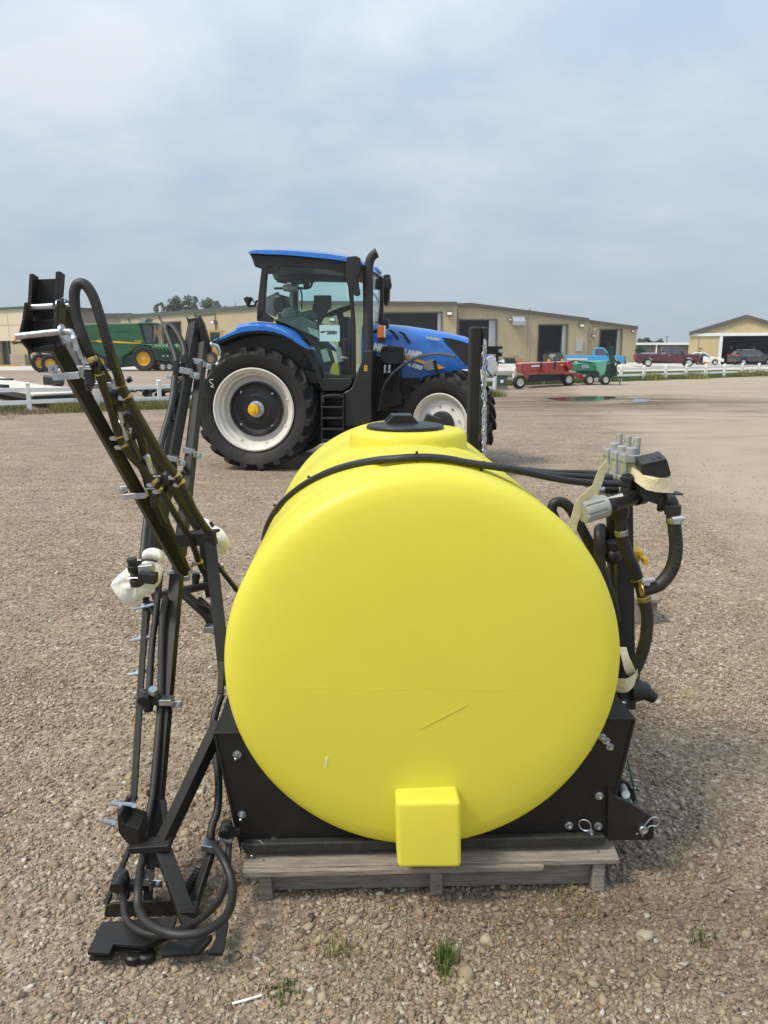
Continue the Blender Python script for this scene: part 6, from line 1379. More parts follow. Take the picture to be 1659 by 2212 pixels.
b = MB(); b.prism(TT(zT((660, 275), (1240, 285), (1220, 360), (1180, 372), (960, 368), (900, 380), (700, 375)), .25), (0, .5, 0)); part('headliner', b, mat('cab_headlining', (.07, .085, .085), .8), TRK, bevel=.03)
tpris('far_pillar', zT((838, 370), (870, 370), (866, 620), (835, 620)), .66, .74, K['black2']); tpris('rear_frame', zT((640, 500), (720, 460), (700, 640), (620, 600)), .6, .74, K['dark'])
tpris('yellow_box', zT((1098, 1080), (1110, 1010), (1130, 975), (1160, 975), (1172, 1010), (1174, 1080)), -.72, -.60, mat('olive_yellow_plastic', (.42, .36, .05), .5), .01)
b = MB(); b.prism(TT(zT((1145, 870), (1180, 860), (1200, 960), (1160, 975)), -.7), (0, .02, 0)); b.prism(TT(zT((940, 715), (1020, 740), (1025, 800), (960, 760)), -.72), (0, .02, 0)); b.prism(TT(zT((1035, 880), (1080, 870), (1110, 960), (1060, 970)), -.72), (0, .02, 0)); part('plastic_cover', b, K['thinfilm'], TRK)
b = MB(); q = T(*zT((1207, 940))[0], LN - .02); b.lathe([(.055, -.004), (.057, 0), (.055, .004)], q, (0, .25, 1), 20); o = part('door_latch', b, K['silver'], TRK, 40); b = MB(); b.prism(TT(zT((1195, 800), (1230, 800), (1225, 830), (1218, 925), (1198, 925)), LN + .0), (0, .03, 0)); part('door_handle', b, K['black2'], TRK, bevel=.006)
# paper notice in the door glass
nq = TT(zT((1028, 700), (1176, 702), (1176, 820), (1029, 818)), LN + .004); b = MB(); b.add(nq, [(0, 1, 2, 3)]); nb = part('paper_notice', b, mat('blue_tinted_paper', (.42, .62, .62), .6, var=.02), TRK)
ink = mat('dark_ink', (.02, .05, .055), .6, var=.05)
b = MB(); b.add(TT(zT((1031, 752), (1040, 747), (1055, 743.5), (1075, 742), (1100, 742), (1130, 743), (1150, 745), (1168, 749), (1150, 747.5), (1130, 746.5), (1100, 746.5), (1075, 748), (1064, 752), (1058, 757), (1050, 760), (1038, 757)), LN + .002), [tuple(range(16))]); part('feather_print', b, ink, nb)
def npt(bd, x, y, hpx, wpx):
    c = T(*zT((x, y))[0], LN + .001); o = text('notice_print', bd, PX(710, 10.2, hpx) / .72, frame_m(c, (1, 0, 0), (0, 0, 1)), ink, nb, .0005, bold=.003, shear=.2, fit=PX(710, 10.2, wpx))
npt('KLETZKY', 1118, 758, 5.0, 24)
# ------------------------------------------------------------------ other machines and vehicles
def wp(name, pts, D, dep, m, parent, bev=0.0, sharp=35):
    b = MB(); b.prism(P3(pts, D), (0, dep, 0)); return part(name, b, m, parent, sharp, bev)
def rwheel(parent, c, R, w, rr, m_rim, ang=0.0, lug=0, ax=None, hub=None):
    ax = ax or V((sin(ang), -cos(ang), 0)); b = MB(); hw = w / 2
    b.lathe([(rr, -hw * .7), (rr * 1.04, -hw * .85), (R * .9, -hw), (R * .98, -hw * .75), (R, 0), (R * .98, hw * .75), (R * .9, hw), (rr * 1.04, hw * .85), (rr, hw * .7)], c, ax, 32, False)
    if lug:
        a_, b_, d_ = basis(ax)
        for i in range(lug):
            a = 2 * pi * i / lug; r_ = a_ * cos(a) + b_ * sin(a); t_ = b_ * cos(a) - a_ * sin(a)
            for s in (-1, 1): b.beam(c + r_ * R * .985 + d_ * s * hw * .1 + t_ * .09 * R * s, c + r_ * R * .95 + d_ * s * hw * .95, R * .05, R * .06, r_)
    t = part('wheel', b, K['tyre'], parent, 40)
    b = MB(); b.lathe([(rr * 1.02, hw * .72), (rr * .98, hw * .84), (rr * .9, hw * .6), (rr * .82, hw * .30), (rr * .45, hw * .32), (rr * .4, hw * .5), (rr * .25, hw * .55), (.001, hw * .55)], c, ax, 28, False); part('rim', b, m_rim, t, 30)
    return t
zC = conv(0, 576.04, .3307); zR = conv(1069.8, 713.2, .1819); zN = conv(219.4, 603.5, .1653)

# combine harvester
D = 64.0; g = G(285, 800); CB = thing('combine_harvester', (P(270, 756, D).x, D, 0), 'large green combine harvester with yellow wheels in front of the ribbed workshop', 'combine')
wp('body', zC((470, 378), (560, 371), (690, 368), (905, 366), (918, 400), (935, 460), (950, 505), (1003, 505), (1010, 545), (960, 520), (900, 528), (850, 560), (790, 600), (700, 600), (600, 560), (500, 545), (455, 520)), D, 3.2, K['green'], CB, .12)
wp('lower_body', zC((480, 530), (700, 590), (790, 600), (850, 570), (980, 560), (1000, 620), (820, 655), (700, 665), (520, 640)), D + .25, 2.7, K['dgreen'], CB, .05)
wp('stripe', zC((500, 474), (580, 477), (665, 481), (800, 489), (920, 499), (920, 503), (800, 501), (665, 494), (580, 490), (500, 488)), D - .03, .05, K['jdyellow'], CB)
wp('panel_seam', zC((690, 370), (693, 370), (712, 470), (709, 470)), D - .02, .04, K['dgreen'], CB); wp('panel_seam', zC((705, 423), (918, 420), (918, 423), (705, 426)), D - .02, .04, K['dgreen'], CB)
b = text('maker_lettering', 'DEERE', .42, frame_m(P(*zC((592, 484))[0], D - .06) , (1, 0, 0), (0, 0, 1)), K['black2'], CB, .004, xs=.8)
b = text('model_lettering', 'S780', .30, frame_m(P(*zC((905, 490))[0], D - .06), (1, 0, 0), (0, 0, 1)), K['jdyellow'], CB, .004)
wp('grain_tank_lid', zC((903, 366), (930, 334), (962, 336), (942, 366)), D + .4, 1.8, K['roofm'], CB)
wp('cab', zC((918, 376), (1005, 380), (1000, 505), (955, 505), (935, 440)), D + .15, 2.4, K['carglass'], CB, .05)
wp('cab_roof', zC((900, 366), (1000, 363), (1036, 369), (1034, 379), (905, 376)), D + .0, 2.7, K['green'], CB, .06)
for q in (((993, 378), (1004, 378), (1000, 505), (990, 505)), ((918, 376), (924, 376), (960, 505), (953, 505))): wp('cab_pillar', zC(*q), D + .10, .12, K['black2'], CB)
wp('mirror', zC((1014, 385), (1024, 383), (1032, 415), (1024, 418)), D - .3, .15, K['black2'], CB, .03); wp('platform_rail', zC((1006, 500), (1012, 455), (1020, 440), (1030, 470), (1036, 520), (1006, 520)), D - .2, .1, K['black2'], CB)
wp('ladder', zC((760, 585), (800, 585), (800, 640), (765, 640)), D - .05, .2, K['dgreen'], CB)
c = P(*zC((945, 601))[0], D - .25); R_ = c.z; rwheel(CB, c, R_, .85, R_ * .56, K['jdyellow'], 0, 20); rwheel(CB, c + V((0, 3.3, 0)), R_, .85, R_ * .56, K['jdyellow'], 0)
c = P(*zC((655, 640))[0], D - .05); c.z = .66; rwheel(CB, c, .66, .5, .40, K['jdyellow'], 0, 16); rwheel(CB, c + V((0, 2.8, 0)), .66, .5, .4, K['jdyellow'])
hd_ = wp('corn_head', zC((1000, 535), (1070, 528), (1185, 540), (1182, 585), (1130, 625), (1010, 612)), D - .6, 4.2, K['dgreen'], CB, .06)
for k, x in enumerate((1018, 1040, 1062, 1084, 1106, 1150)):
    b = MB(); q = P(*zC((x, 548))[0], D - .6); b.tube([q + V((-.1, 0, .2)), q + V((.25, -.3, .28)), q + V((.5, -.6, .02))], [.28, .24, .05], 8, 3); part('row_divider', b, K['green'], hd_, 60)
b = MB(); b.beam(P(*zC((1010, 556))[0], D - .95), P(*zC((1180, 552))[0], D - .95), .12, .08); part('head_bar', b, K['green'], hd_)
wp('slow_sign', zC((1150, 534), (1165, 520), (1172, 536)), D - .8, .04, K['orange'], CB)
for x in (1068, 1095): b = MB(); q = P(*zC((x, 583))[0], D - .62); b.lathe([(.08, -.02), (.08, .02)], q, (0, 1, 0), 10); part('reflector', b, K['paper'], CB)
# red cart below the corn head
HC = thing('header_cart', G(*zC((1075, 650))[0]), 'low dark red wheeled cart under the green corn head', 'cart')
wp('cart_frame', zC((1000, 622), (1125, 622), (1120, 640), (1000, 640)), D - .2, 1.6, K['red'], HC)
for x in (1063, 1107):
    c = P(*zC((x, 637))[0], D - .4); rwheel(HC, V((c.x, c.y, .36)), .36, .25, .22, K['silver'])
# second green machine, mostly behind the hinge bracket
D = 60.0; GT = thing('row_crop_tractor', (P(92, 756, D).x, D, 0), 'dark green tractor with dual yellow-rimmed wheels, mostly hidden behind the boom bracket', 'tractor')
for x, R_, dy in ((88, .70, 0), (108, .66, -.5)):
    c = P(x, 780, D + dy); rwheel(GT, V((c.x, c.y, R_)), R_, .45, R_ * .55, K['jdyellow'], .35, 16)
c = P(100, 780, D + 1.9); rwheel(GT, V((c.x, c.y, .68)), .68, .45, .38, K['jdyellow'], .35)
wp('body', [(80, 762), (84, 745), (118, 742), (124, 764)], D + .3, 1.5, K['dgreen'], GT, .05); wp('cab', [(88, 745), (92, 715), (112, 715), (116, 744)], D + .4, 1.3, K['carglass'], GT, .04)
b = MB(); b.beam(P(27, 739.5, D), P(84, 741, D + .4), .14, .12); b.beam(P(30, 741, D), P(34, 739, D), .35, .25); part('implement_arm', b, K['dgreen'], GT)
wp('warning_triangle', [(30, 739), (36, 739), (34, 728.5), (32.5, 728.5)], D - .15, .06, mat('safety_orange', (.75, .13, .02), .5), GT)
b = MB(); b.tube([P(57, 738, D), P(62, 760, D), P(67, 787, D)], .09, 6); part('support_strut', b, K['black2'], GT)
b = MB(); q = P(84, 774, D - .4); b.lathe([(.1, -.03), (.1, .03)], q, (0, 1, 0), 10); part('tail_lamp', b, K['redlens'], GT)

# yellow wheel loader
D = 88.0; WL = thing('wheel_loader', (P(470, 756, D).x, D, 0), 'old yellow wheel loader parked behind the rear mudguard of the blue tractor', 'loader')
wp('cab_roof', zC((1352, 414), (1448, 418), (1452, 428), (1355, 424)), D, 2.0, K['loader'], WL)
for x in (1362, 1436): wp('cab_post', zC((x, 424), (x + 10, 424), (x + 12, 505), (x, 505)), D, .2, K['loader'], WL)
wp('cab_glass', zC((1372, 428), (1437, 430), (1437, 490), (1374, 490)), D + .1, 1.7, K['carglass'], WL)
wp('body', zC((1350, 490), (1440, 488), (1500, 520), (1530, 525), (1530, 575), (1350, 585)), D + .1, 2.0, K['loader'], WL, .08)
wp('loader_arm', zC((1195, 502), (1226, 502), (1226, 516), (1214, 520), (1214, 650), (1204, 650), (1204, 516), (1195, 512)), D, .5, K['loader'], WL); wp('bucket', zC((1160, 586), (1210, 584), (1214, 606), (1185, 612), (1165, 606)), D - .3, 2.2, K['loader'], WL)
for x, dy in ((1375, -.2), (1500, -.2), (1250, -.2)): c = P(*zC((x, 615))[0], D + dy); rwheel(WL, V((c.x, c.y, .78)), .78, .5, .42, mat('dusty_loader_rim', (.25, .17, .10), .7), 0, 14)

# flatbed trailer
TPs = [(-70, 812), (0, 813), (33, 822), (96, 832.5), (175, 838), (175, 847), (72, 852), (57, 847.5), (0, 838), (-70, 828)]
q = [G(x, y, .42) for x, y in TPs]; FT = thing('flatbed_trailer', (q[6].x - 2, q[6].y + 4, 0), 'flatbed trailer with a pale wooden deck parked behind the white fence', 'trailer')
b = MB(); b.prism([k + V((0, 0, -.05)) for k in q], (0, 0, .05)); part('deck', b, K['deck'], FT)
b = MB()
for i in range(5, 9):
    a, c = q[i], q[i + 1]; b.beam(a + V((0, .06, -.13)), c + V((0, .06, -.13)), .10, .15, (0, 0, 1))
b.beam(q[4] + V((0, 0, -.13)), q[5] + V((0, 0, -.13)), .1, .15, (0, 0, 1)); part('frame', b, K['black2'], FT)
for i in range(7):
    t = i / 7; c = q[7].lerp(q[8], .1 + t * .75) + V((0, -.012, -.13)); n_ = q[7].lerp(q[8], .1 + t * .75 + .08) + V((0, -.012, -.13)); b = MB(); b.beam(c, n_, .01, .07, (0, 0, 1)); part('reflector_tape', b, K['redlens'] if i % 2 else K['paper'], FT)
for dx_, dy_ in ((-3.6, 2.6), (-4.6, 3.3), (-1.6, 5.5)): rwheel(FT, V((q[6].x + dx_, q[6].y + dy_, .26)), .26, .2, .16, K['silver'], .5)
b = MB(); e = [G(x, y, .42) for x, y in ((94, 831), (138, 832), (140, 828), (96, 826))]; b.hexa(e + [k + V((0, 0, .30 if i in (0, 3) else .22)) for i, k in enumerate(e)]); part('ramp', b, K['black2'], FT, bevel=.01)
b = MB(); b.beam(P(-30, 819.5, 34), P(27, 820, 33), .10, .10, (0, 0, 1)); b.beam(P(15, 820, 33.4), G(15, 824, .3), .1, .1); b.beam(P(26, 820, 33), G(26, 824.5, .3), .1, .1); b.beam(G(-20, 834, .45), G(14, 836, .45), .2, .15, (0, 0, 1)); part('headboard', b, K['black2'], FT)
# old rubber tracks behind the fence
def rtrack(x, y, D, ang, L_, hh, w, label):
    c = V((P(x, 756, D).x, D, 0)); r = thing('rubber_track', c, label, 'rubber track', 'worn rubber tracks behind the fence'); d = V((cos(ang), sin(ang), 0)); n = V((-sin(ang), cos(ang), 0)); b = MB(); lo = []
    N_ = 40; pr = [(cos(2 * pi * k / N_) * L_ / 2, hh / 2 + .01 + sin(2 * pi * k / N_) * hh / 2 * (1 + .2 * sin(3 * k))) for k in range(N_)]
    lo = [[c + d * u * s + n * (w * t) + V((0, 0, max(z * s2, .008))) for u, z in pr] for t, s, s2 in ((-.5, 1, 1), (.5, 1, 1))]
    inn = [[c + d * u * .93 + n * (w * t) + V((0, 0, max(z * .86 + .02, .03))) for u, z in pr] for t in (.5, -.5)]
    b.loft([lo[0], lo[1], inn[0], inn[1], lo[0]], cap=False); part('belt', b, K['tyre'], r, 50)
    b = MB()
    for k in range(0, N_, 2):
        u, z = pr[k]; u2, z2 = pr[(k + 1) % N_]
        for s in (-1, 1): b.beam(c + d * u * 1.0 + n * (w * .05 * s) + V((0, 0, max(z * 1.06, .02))), c + d * u2 * 1.03 + n * (w * .5 * s) + V((0, 0, max(z2 * 1.06, .02))), .07, .06)
    part('cleats', b, mat('dusty_rubber', (.10, .095, .09), .9, var=.3), r)
rtrack(316, 850, 26.6, .35, 1.7, .34, .55, 'long low rubber track loop left of the fence post behind the rails'); rtrack(346, 850, 27.0, .8, 1.2, .36, .5, 'middle rubber track loop with diagonal cleats behind the fence'); rtrack(378, 850, 26.8, -.3, 1.4, .30, .5, 'dark flattened rubber track loop right of the fence post')

# red pull-type windrow machine
zr = lambda *p: zR(*p)
def Dr(x): return 34.3 + (x - 1121) * .029
def rp(name, pts, dep, m, parent, off=0.0, bev=.02):
    b = MB(); q = zR(*pts); b.prism([P(x, y, Dr(x) + off) for x, y in q], (0, dep, 0)); return part(name, b, m, parent, 35, bev)
RW = thing('windrow_machine', G(1180, 836), 'red pull-type windrow machine with a dark skirt parked along the fence', 'farm implement')
rp('hood', ((302, 402), (420, 394), (560, 390), (720, 384), (862, 380), (880, 440), (872, 512), (560, 520), (430, 525), (325, 520)), 1.5, K['red'], RW, .2)
rp('hood_top', ((302, 402), (862, 380), (850, 374), (310, 394)), 1.3, mat('pale_red_top', (.50, .25, .24), .5), RW, .25)
rp('end_plate', ((300, 402), (335, 418), (430, 455), (405, 540), (372, 592), (348, 560), (318, 470)), .06, K['red'], RW)
rp('skirt', ((372, 548), (560, 530), (930, 528), (880, 590), (640, 608), (385, 618)), .9, mat('black_canvas', (.025, .022, .022), .85), RW, .25)
b = MB(); q = [P(x, y, Dr(x) - .15) for x, y in zR((590, 480), (930, 522), (1045, 572))]; b.beam(q[0], q[1], .12, .13); b.beam(q[1], q[2], .12, .15); part('drawbar', b, K['red'], RW, bevel=.01)
rp('hitch', ((1005, 520), (1040, 530), (1062, 575), (1015, 580)), .15, K['red'], RW, -.2); rp('end_gear', ((845, 425), (880, 355), (900, 370), (935, 450), (880, 480)), .5, K['red'], RW, -.05)
for x in (555, 716): rp('strap', ((x - 6, 362), (x + 6, 362), (x + 2, 460), (x - 12, 460)), .05, K['black2'], RW, .12, 0)
rp('warning_label', ((775, 400), (805, 400), (805, 422), (775, 422)), .02, K['jdyellow'], RW, .16, 0); rp('white_label', ((430, 418), (530, 412), (530, 432), (430, 438)), .02, K['paper'], RW, .16, 0)
for x, y, r_ in ((285, 605, 75), (865, 590, 58)):
    a, b_ = zR((x, y))[0]; c = P(a, b_, Dr(a) - .05); rwheel(RW, V((c.x, c.y, .30)), .30, .24, .17, K['cream'], .35)
for x, y in ((600, 412), (610, 507)): b = MB(); a, b_ = zR((x, y))[0]; b.lathe([(.04, -.02), (.03, .02)], P(a, b_, Dr(a) + .14), (0, -1, 0), 10); part('bolt', b, K['zinc'], RW)

# green grinder with mint hopper and auger
D = 38.2; GG = thing('feed_grinder', G(1290, 827), 'green towed feed grinder with mint hopper and folded auger by the fence', 'farm implement')
wp('engine_box', zR((972, 398), (1188, 392), (1190, 488), (970, 488)), D, 1.5, K['bgreen'], GG, .03); wp('maker_plate', zR((1033, 422), (1110, 418), (1112, 446), (1036, 452)), D - .02, .03, K['paper'], GG)
for k, (x0, x1, y) in enumerate(((1040, 1066, 436), (1070, 1088, 434), (1092, 1106, 431))): wp('plate_print', zR((x0, y - 8), (x1, y - 9), (x1, y + 6), (x0, y + 7)), D - .03, .012, K['dgreen'], GG)
wp('hopper', zR((1110, 372), (1332, 365), (1316, 470), (1300, 552), (1240, 556), (1232, 490), (1192, 486), (1190, 394)), D + .1, 1.5, K['mint'], GG, .02)
wp('frame', zR((1020, 488), (1232, 488), (1240, 560), (1180, 572), (1170, 520), (1040, 520)), D + .1, 1.3, K['dgreen'], GG)
for x, y in ((1112, 568), (1300, 570)):
    a, b_ = zR((x, y))[0]; c = P(a, b_, D); rwheel(GG, V((c.x, D - .05, .26)), .26, .2, .15, K['cream'], .3)
b = MB(); a0, a1 = P(*zR((1362, 200))[0], D - .1), P(*zR((1398, 395))[0], D - .1); b.cyl(a0, a1, .13, 12); b.lathe([(.15, 0), (.15, .08)], a0, a1 - a0, 12); part('auger_tube', b, K['dgreen'], GG, 40)
wp('gearbox', zR((1330, 400), (1420, 385), (1458, 545), (1325, 552)), D, .8, K['dgreen'], GG, .05)
b = MB(); b.tube(P3(zR((1315, 140), (1350, 130), (1368, 150), (1372, 200)), D - .1), .018, 6, 3); b.tube(P3(zR((1340, 195), (1345, 165), (1330, 150)), D - .1), .015, 6, 2); part('auger_hose', b, K['rubber'], GG)
b = MB(); b.beam(P(*zR((1240, 560))[0], D + .4), P(*zR((1580, 562))[0], D - .5), .12, .10, (0, 0, 1)); q = P(*zR((1485, 562))[0], D - .25); b.cyl(V((q.x, q.y, .02)), q, .03, 8); part('tongue', b, K['dgreen'], GG)
wp('screen_panel', zR((1340, 430), (1440, 420), (1450, 500), (1345, 510)), D - .03, .05, K['black2'], GG)

# utility box
c = G(1083, 842); UB = thing('utility_box', c, 'squat dark green utility transformer box on a pad in front of the fence', 'utility box')
b = MB(); b.box(c + V((0, .3, .36)), (.52, .5, .44)); part('cabinet', b, K['trfgreen'], UB, bevel=.03); b = MB(); b.box(c + V((0, .3, .60)), (.56, .54, .05)); part('lid', b, K['trfgreen'], UB, bevel=.02); b = MB(); b.box(c + V((0, .3, .07)), (.58, .56, .14)); part('pad', b, mat('grey_green_pad', (.13, .15, .14), .8), UB, bevel=.01)
b = MB(); b.box(c + V((.02, .045, .36)), (.12, .008, .12)); part('sticker', b, K['paper'], UB)

# cars and pickups: local x forward, y left
def car(name, label, cat, loc, rz, m, low, green_, glass_, W_, axles, wr, extra=(), grp='vehicles parked beyond the long fence', inset=.16, rimm=None):
    r = thing(name, loc, label, cat, grp, rz, True)
    zl = min(z for x, z in low); pl = [q for q in low]
    def arch(xc, rad): return [(xc + rad * cos(a), wr + rad * sin(a)) for a in [pi * k / 8 for k in range(9)] if wr + rad * sin(a) > zl]
    bottom = []
    x_back, x_front = low[0][0], low[-1][0]
    for xc in axles: bottom += [(x, z) for x, z in reversed(arch(xc, wr * 1.22))]
    poly = [(x, 0, z) for x, z in pl] + [(x, 0, z) for x, z in reversed(bottom)]
    b = MB(); b.prism([(x, -W_ / 2, z) for x, _, z in poly], (0, W_, 0)); part('body', b, m, r, 35, .05, seg=3)
    def gy(z, z0, z1): return W_ / 2 - .04 - inset * max(0, min(1, (z - z0) / (z1 - z0)))
    z0 = min(z for x, z in green_); z1 = max(z for x, z in green_)
    b = MB(); b.loft([[V((x, s * gy(z, z0, z1), z)) for x, z in green_] for s in (-1, 1)]); part('cabin', b, m, r, 35, .04, seg=3)
    for gl in glass_:
        for s in (-1, 1):
            b = MB(); b.loft([[V((x, s * (gy(z, z0, z1) + o), z)) for x, z in gl] for o in (.004, .012)]); part('side_window', b, K['carglass'], r)
    # screens follow the front and rear edges of the cabin
    fr = sorted(green_, key=lambda q: -q[0])[:2]; fr.sort(key=lambda q: q[1]); re = sorted(green_, key=lambda q: q[0])[:2]; re.sort(key=lambda q: q[1])
    for nm, (lo_, hi_), sg in (('windscreen', fr, 1), ('rear_window', re, -1)):
        d = V((hi_[0] - lo_[0], 0, hi_[1] - lo_[1])); n = V((d.z, 0, -d.x)).normalized() * sg; n = n if n.x * sg > 0 else -n; q = []
        for t in (.12, .9):
            p = V((lo_[0], 0, lo_[1])) + d * t; w = gy(p.z, z0, z1) - .08; q.append((p, w))
        b = MB(); b.prism([q[0][0] + V((0, -q[0][1], 0)) + n * .004, q[0][0] + V((0, q[0][1], 0)) + n * .004, q[1][0] + V((0, q[1][1], 0)) + n * .004, q[1][0] + V((0, -q[1][1], 0)) + n * .004], n * .01); part(nm, b, K['carglass'], r)
    for xc in axles:
        for s in (-1, 1):
            rwheel(r, V((xc, s * (W_ / 2 - .13), wr)), wr, .24, wr * .62, rimm or K['silver'], 0, 0, V((0, s, 0)))
    for nm, (x0, x1, y0, y1, z0_, z1_), mm in extra:
        for s in ((-1, 1) if y0 > 0 else (1,)):
            b = MB(); b.box(((x0 + x1) / 2, s * (y0 + y1) / 2, (z0_ + z1_) / 2), (x1 - x0, abs(y1 - y0), z1_ - z0_)); part(nm, b, mm, r, 35, .015)
    return r
def pickup(label, loc, rz, m, L, W_, hb, ht, wr, two=False, rimm=None, cat='pickup', extra=()):
    h = L / 2; cx0 = -h + L * (.40 if two else .47); cx1 = h - L * .25
    low = [(-h, .55), (-h + .02, hb), (cx0, hb), (cx1 + .1, hb + .01), (h - .35, hb - .03), (h - .04, hb - .14), (h, .62), (h - .05, .42), (-h + .05, .46)]
    low = [(-h + .04, .45), (-h, .60), (-h + .02, hb), (cx0, hb), (cx1 + .1, hb + .02), (h - .45, hb - .02), (h - .06, hb - .14), (h, .62), (h - .04, .42)]
    gr = [(cx0, hb - .05), (cx1 + .12, hb - .03), (cx1 - .55, ht), (cx1 - 1.0, ht + .02), (cx0 + .18, ht)]
    wz0, wz1 = hb + .02, ht - .10; mid = cx0 + (cx1 - cx0) * .46
    if two: gls = [[(cx0 + .16, wz0), (mid - .05, wz0), (mid - .05, wz1), (cx0 + .24, wz1)], [(mid + .03, wz0), (cx1 - .12, wz0), (cx1 - .62, wz1), (mid + .03, wz1)]]
    else: gls = [[(cx0 + .18, wz0), (cx1 - .10, wz0), (cx1 - .60, wz1), (cx0 + .26, wz1)]]
    ex = [('headlight', (h - .16, h - .005, W_ / 2 - .36, W_ / 2 - .03, hb - .34, hb - .16), K['chrome']), ('grille', (h - .1, h + .02, -W_ / 2 + .42, W_ / 2 - .42, .62, hb - .16), K['black2']), ('front_bumper', (h - .1, h + .14, -W_ / 2 + .02, W_ / 2 - .02, .40, .62), K['black2']),
          ('rear_bumper', (-h - .12, -h + .1, -W_ / 2 + .05, W_ / 2 - .05, .45, .62), K['chrome']), ('tail_lamp', (-h - .01, -h + .12, W_ / 2 - .14, W_ / 2 + .008, hb - .42, hb - .06), K['redlens']), ('door_mirror', (cx1 - .30, cx1 - .14, W_ / 2 + .03, W_ / 2 + .24, hb + .02, hb + .24), K['black2']),
          ('door_handle', (mid - .35 if two else cx0 + .25, mid - .15 if two else cx0 + .45, W_ / 2 - .005, W_ / 2 + .025, hb - .16, hb - .11), K['chrome']), ('door_seam', (cx0 + .10, cx0 + .115, W_ / 2 - .01, W_ / 2 + .003, .55, hb - .04), K['black2']), ('door_seam', (cx1 - .05, cx1 - .035, W_ / 2 - .01, W_ / 2 + .003, .55, hb - .04), K['black2']),
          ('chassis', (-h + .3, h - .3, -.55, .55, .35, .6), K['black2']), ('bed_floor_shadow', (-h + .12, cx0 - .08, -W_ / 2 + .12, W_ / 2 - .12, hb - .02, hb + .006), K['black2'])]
    if two: ex.append(('door_seam', (mid - .01, mid + .005, W_ / 2 - .01, W_ / 2 + .003, .55, hb - .04), K['black2']))
    return car('pickup_truck', label, cat, loc, rz, m, low, gr, gls, W_, (-h + L * .21, h - L * .175), wr, ex + list(extra), rimm=rimm)
D = 80; c = P(1441, 756, D)
pickup('maroon crew cab pickup with black grille guard parked behind the fence', (c.x, D, 0), radians(-14), K['maroon'], 6.35, 2.0, 1.28, 1.98, .42, True, extra=(('grille_guard', (3.25, 3.38, .12, .85, .45, 1.22), K['black2']), ('toolbox', (-.62, -.2, -.95, .95, 1.27, 1.42), K['chrome']), ('bed_rail', (-2.5, -1.1, .86, .92, 1.28, 1.40), K['chrome'])))
D = 76; c = P(1283, 756, D)
pickup('light blue single cab pickup parked in front of the workshop behind the green grinder', (c.x, D, 0), radians(-12), K['lblue'], 5.7, 1.95, 1.16, 1.90, .40, False, extra=(('side_graphic', (-2.5, -.6, .965, .985, .72, .92), K['silver']), ('front_mask', (2.55, 2.9, -.9, .9, .55, 1.08), K['black2'])))
# SUV, white sedan and others at the right
D = 90; c = P(1626, 756, D); L_ = 5.0; h = L_ / 2
car('estate_car', 'dark grey crossover car parked in front of the machine shed opening', 'car', (c.x, D, 0), radians(8), K['dgrey'], [(-h + .05, .35), (-h, .55), (-h + .04, 1.0), (-h + .25, 1.08), (h - 1.35, 1.10), (h - .4, .98), (h - .05, .80), (h, .50), (h - .05, .30)],
    [(-h + .16, 1.02), (h - 1.3, 1.06), (h - 2.1, 1.62), (h - 2.6, 1.70), (-h + 1.1, 1.68), (-h + .6, 1.55)], [[(-h + .62, 1.14), (-.35, 1.16), (-.35, 1.56), (-h + 1.1, 1.56), (-h + .85, 1.44)], [(-.27, 1.16), (h - 1.55, 1.18), (h - 2.2, 1.55), (-.27, 1.56)]], 1.85, (-h + .95, h - .95), .36,
    (('tail_lamp', (-h - .01, -h + .30, .62, .932, .98, 1.16), K['redlens']), ('headlight', (h - .45, h - .02, .55, .915, .72, .88), K['chrome']), ('roof_bar', (-h + .9, h - 2.6, .66, .70, 1.70, 1.75), K['chrome']), ('door_mirror', (h - 1.75, h - 1.6, .95, 1.13, 1.08, 1.24), K['dgrey']), ('window_trim', (-h + .7, h - 1.6, .905, .925, 1.10, 1.13), K['chrome']), ('sill_trim', (-h + 1.4, h - 1.4, .91, .935, .36, .44), K['black2']), ('door_handle', (-1.0, -.8, .92, .945, .98, 1.02), K['chrome']), ('door_handle', (.1, .3, .92, .945, .98, 1.02), K['chrome'])))
def sedan(label, x, D, rz, m, name='sedan', L_=4.7, ht=1.42, extra=()):
    h = L_ / 2; c = P(x, 756, D)
    return car(name, label, 'car', (c.x, D, 0), rz, m, [(-h + .05, .32), (-h, .55), (-h + .03, .90), (-h + .9, .95), (h - 1.2, .92), (h - .3, .78), (h, .60), (h - .02, .35)],
               [(-h + .7, .90), (h - 1.3, .90), (h - 2.05, ht - .04), (h - 2.5, ht), (-h + 1.6, ht - .02)], [[(-h + 1.15, .97), (-.15, .97), (-.15, ht - .09), (-h + 1.65, ht - .10)], [(-.08, .97), (h - 1.5, .97), (h - 2.1, ht - .10), (-.08, ht - .09)]], 1.78, (-h + .95, h - .9), .32,
               (('headlight', (h - .25, h + .0, .45, .86, .60, .74), K['chrome']), ('tail_lamp', (-h - .01, -h + .15, .5, .87, .68, .84), K['redlens']), ('door_mirror', (h - 1.7, h - 1.55, .9, 1.05, .92, 1.04), K['black2'])) + tuple(extra))
sedan('white sedan nosing out behind the maroon pickup in front of the machine shed', 1517, 89, radians(-22), K['wcar'])
sedan('white car with a roof light bar beyond the dark grey crossover', 1668, 99, radians(6), K['wcar'], 'patrol_car', 4.9, 1.5, (('light_bar', (-.35, .05, -.55, .55, 1.50, 1.60), K['lblue']),))
sedan('white car whose nose shows just in front of the blue tractor bonnet', 1040, 82, radians(-6), K['wcar'], 'sedan', 4.8, 1.45)
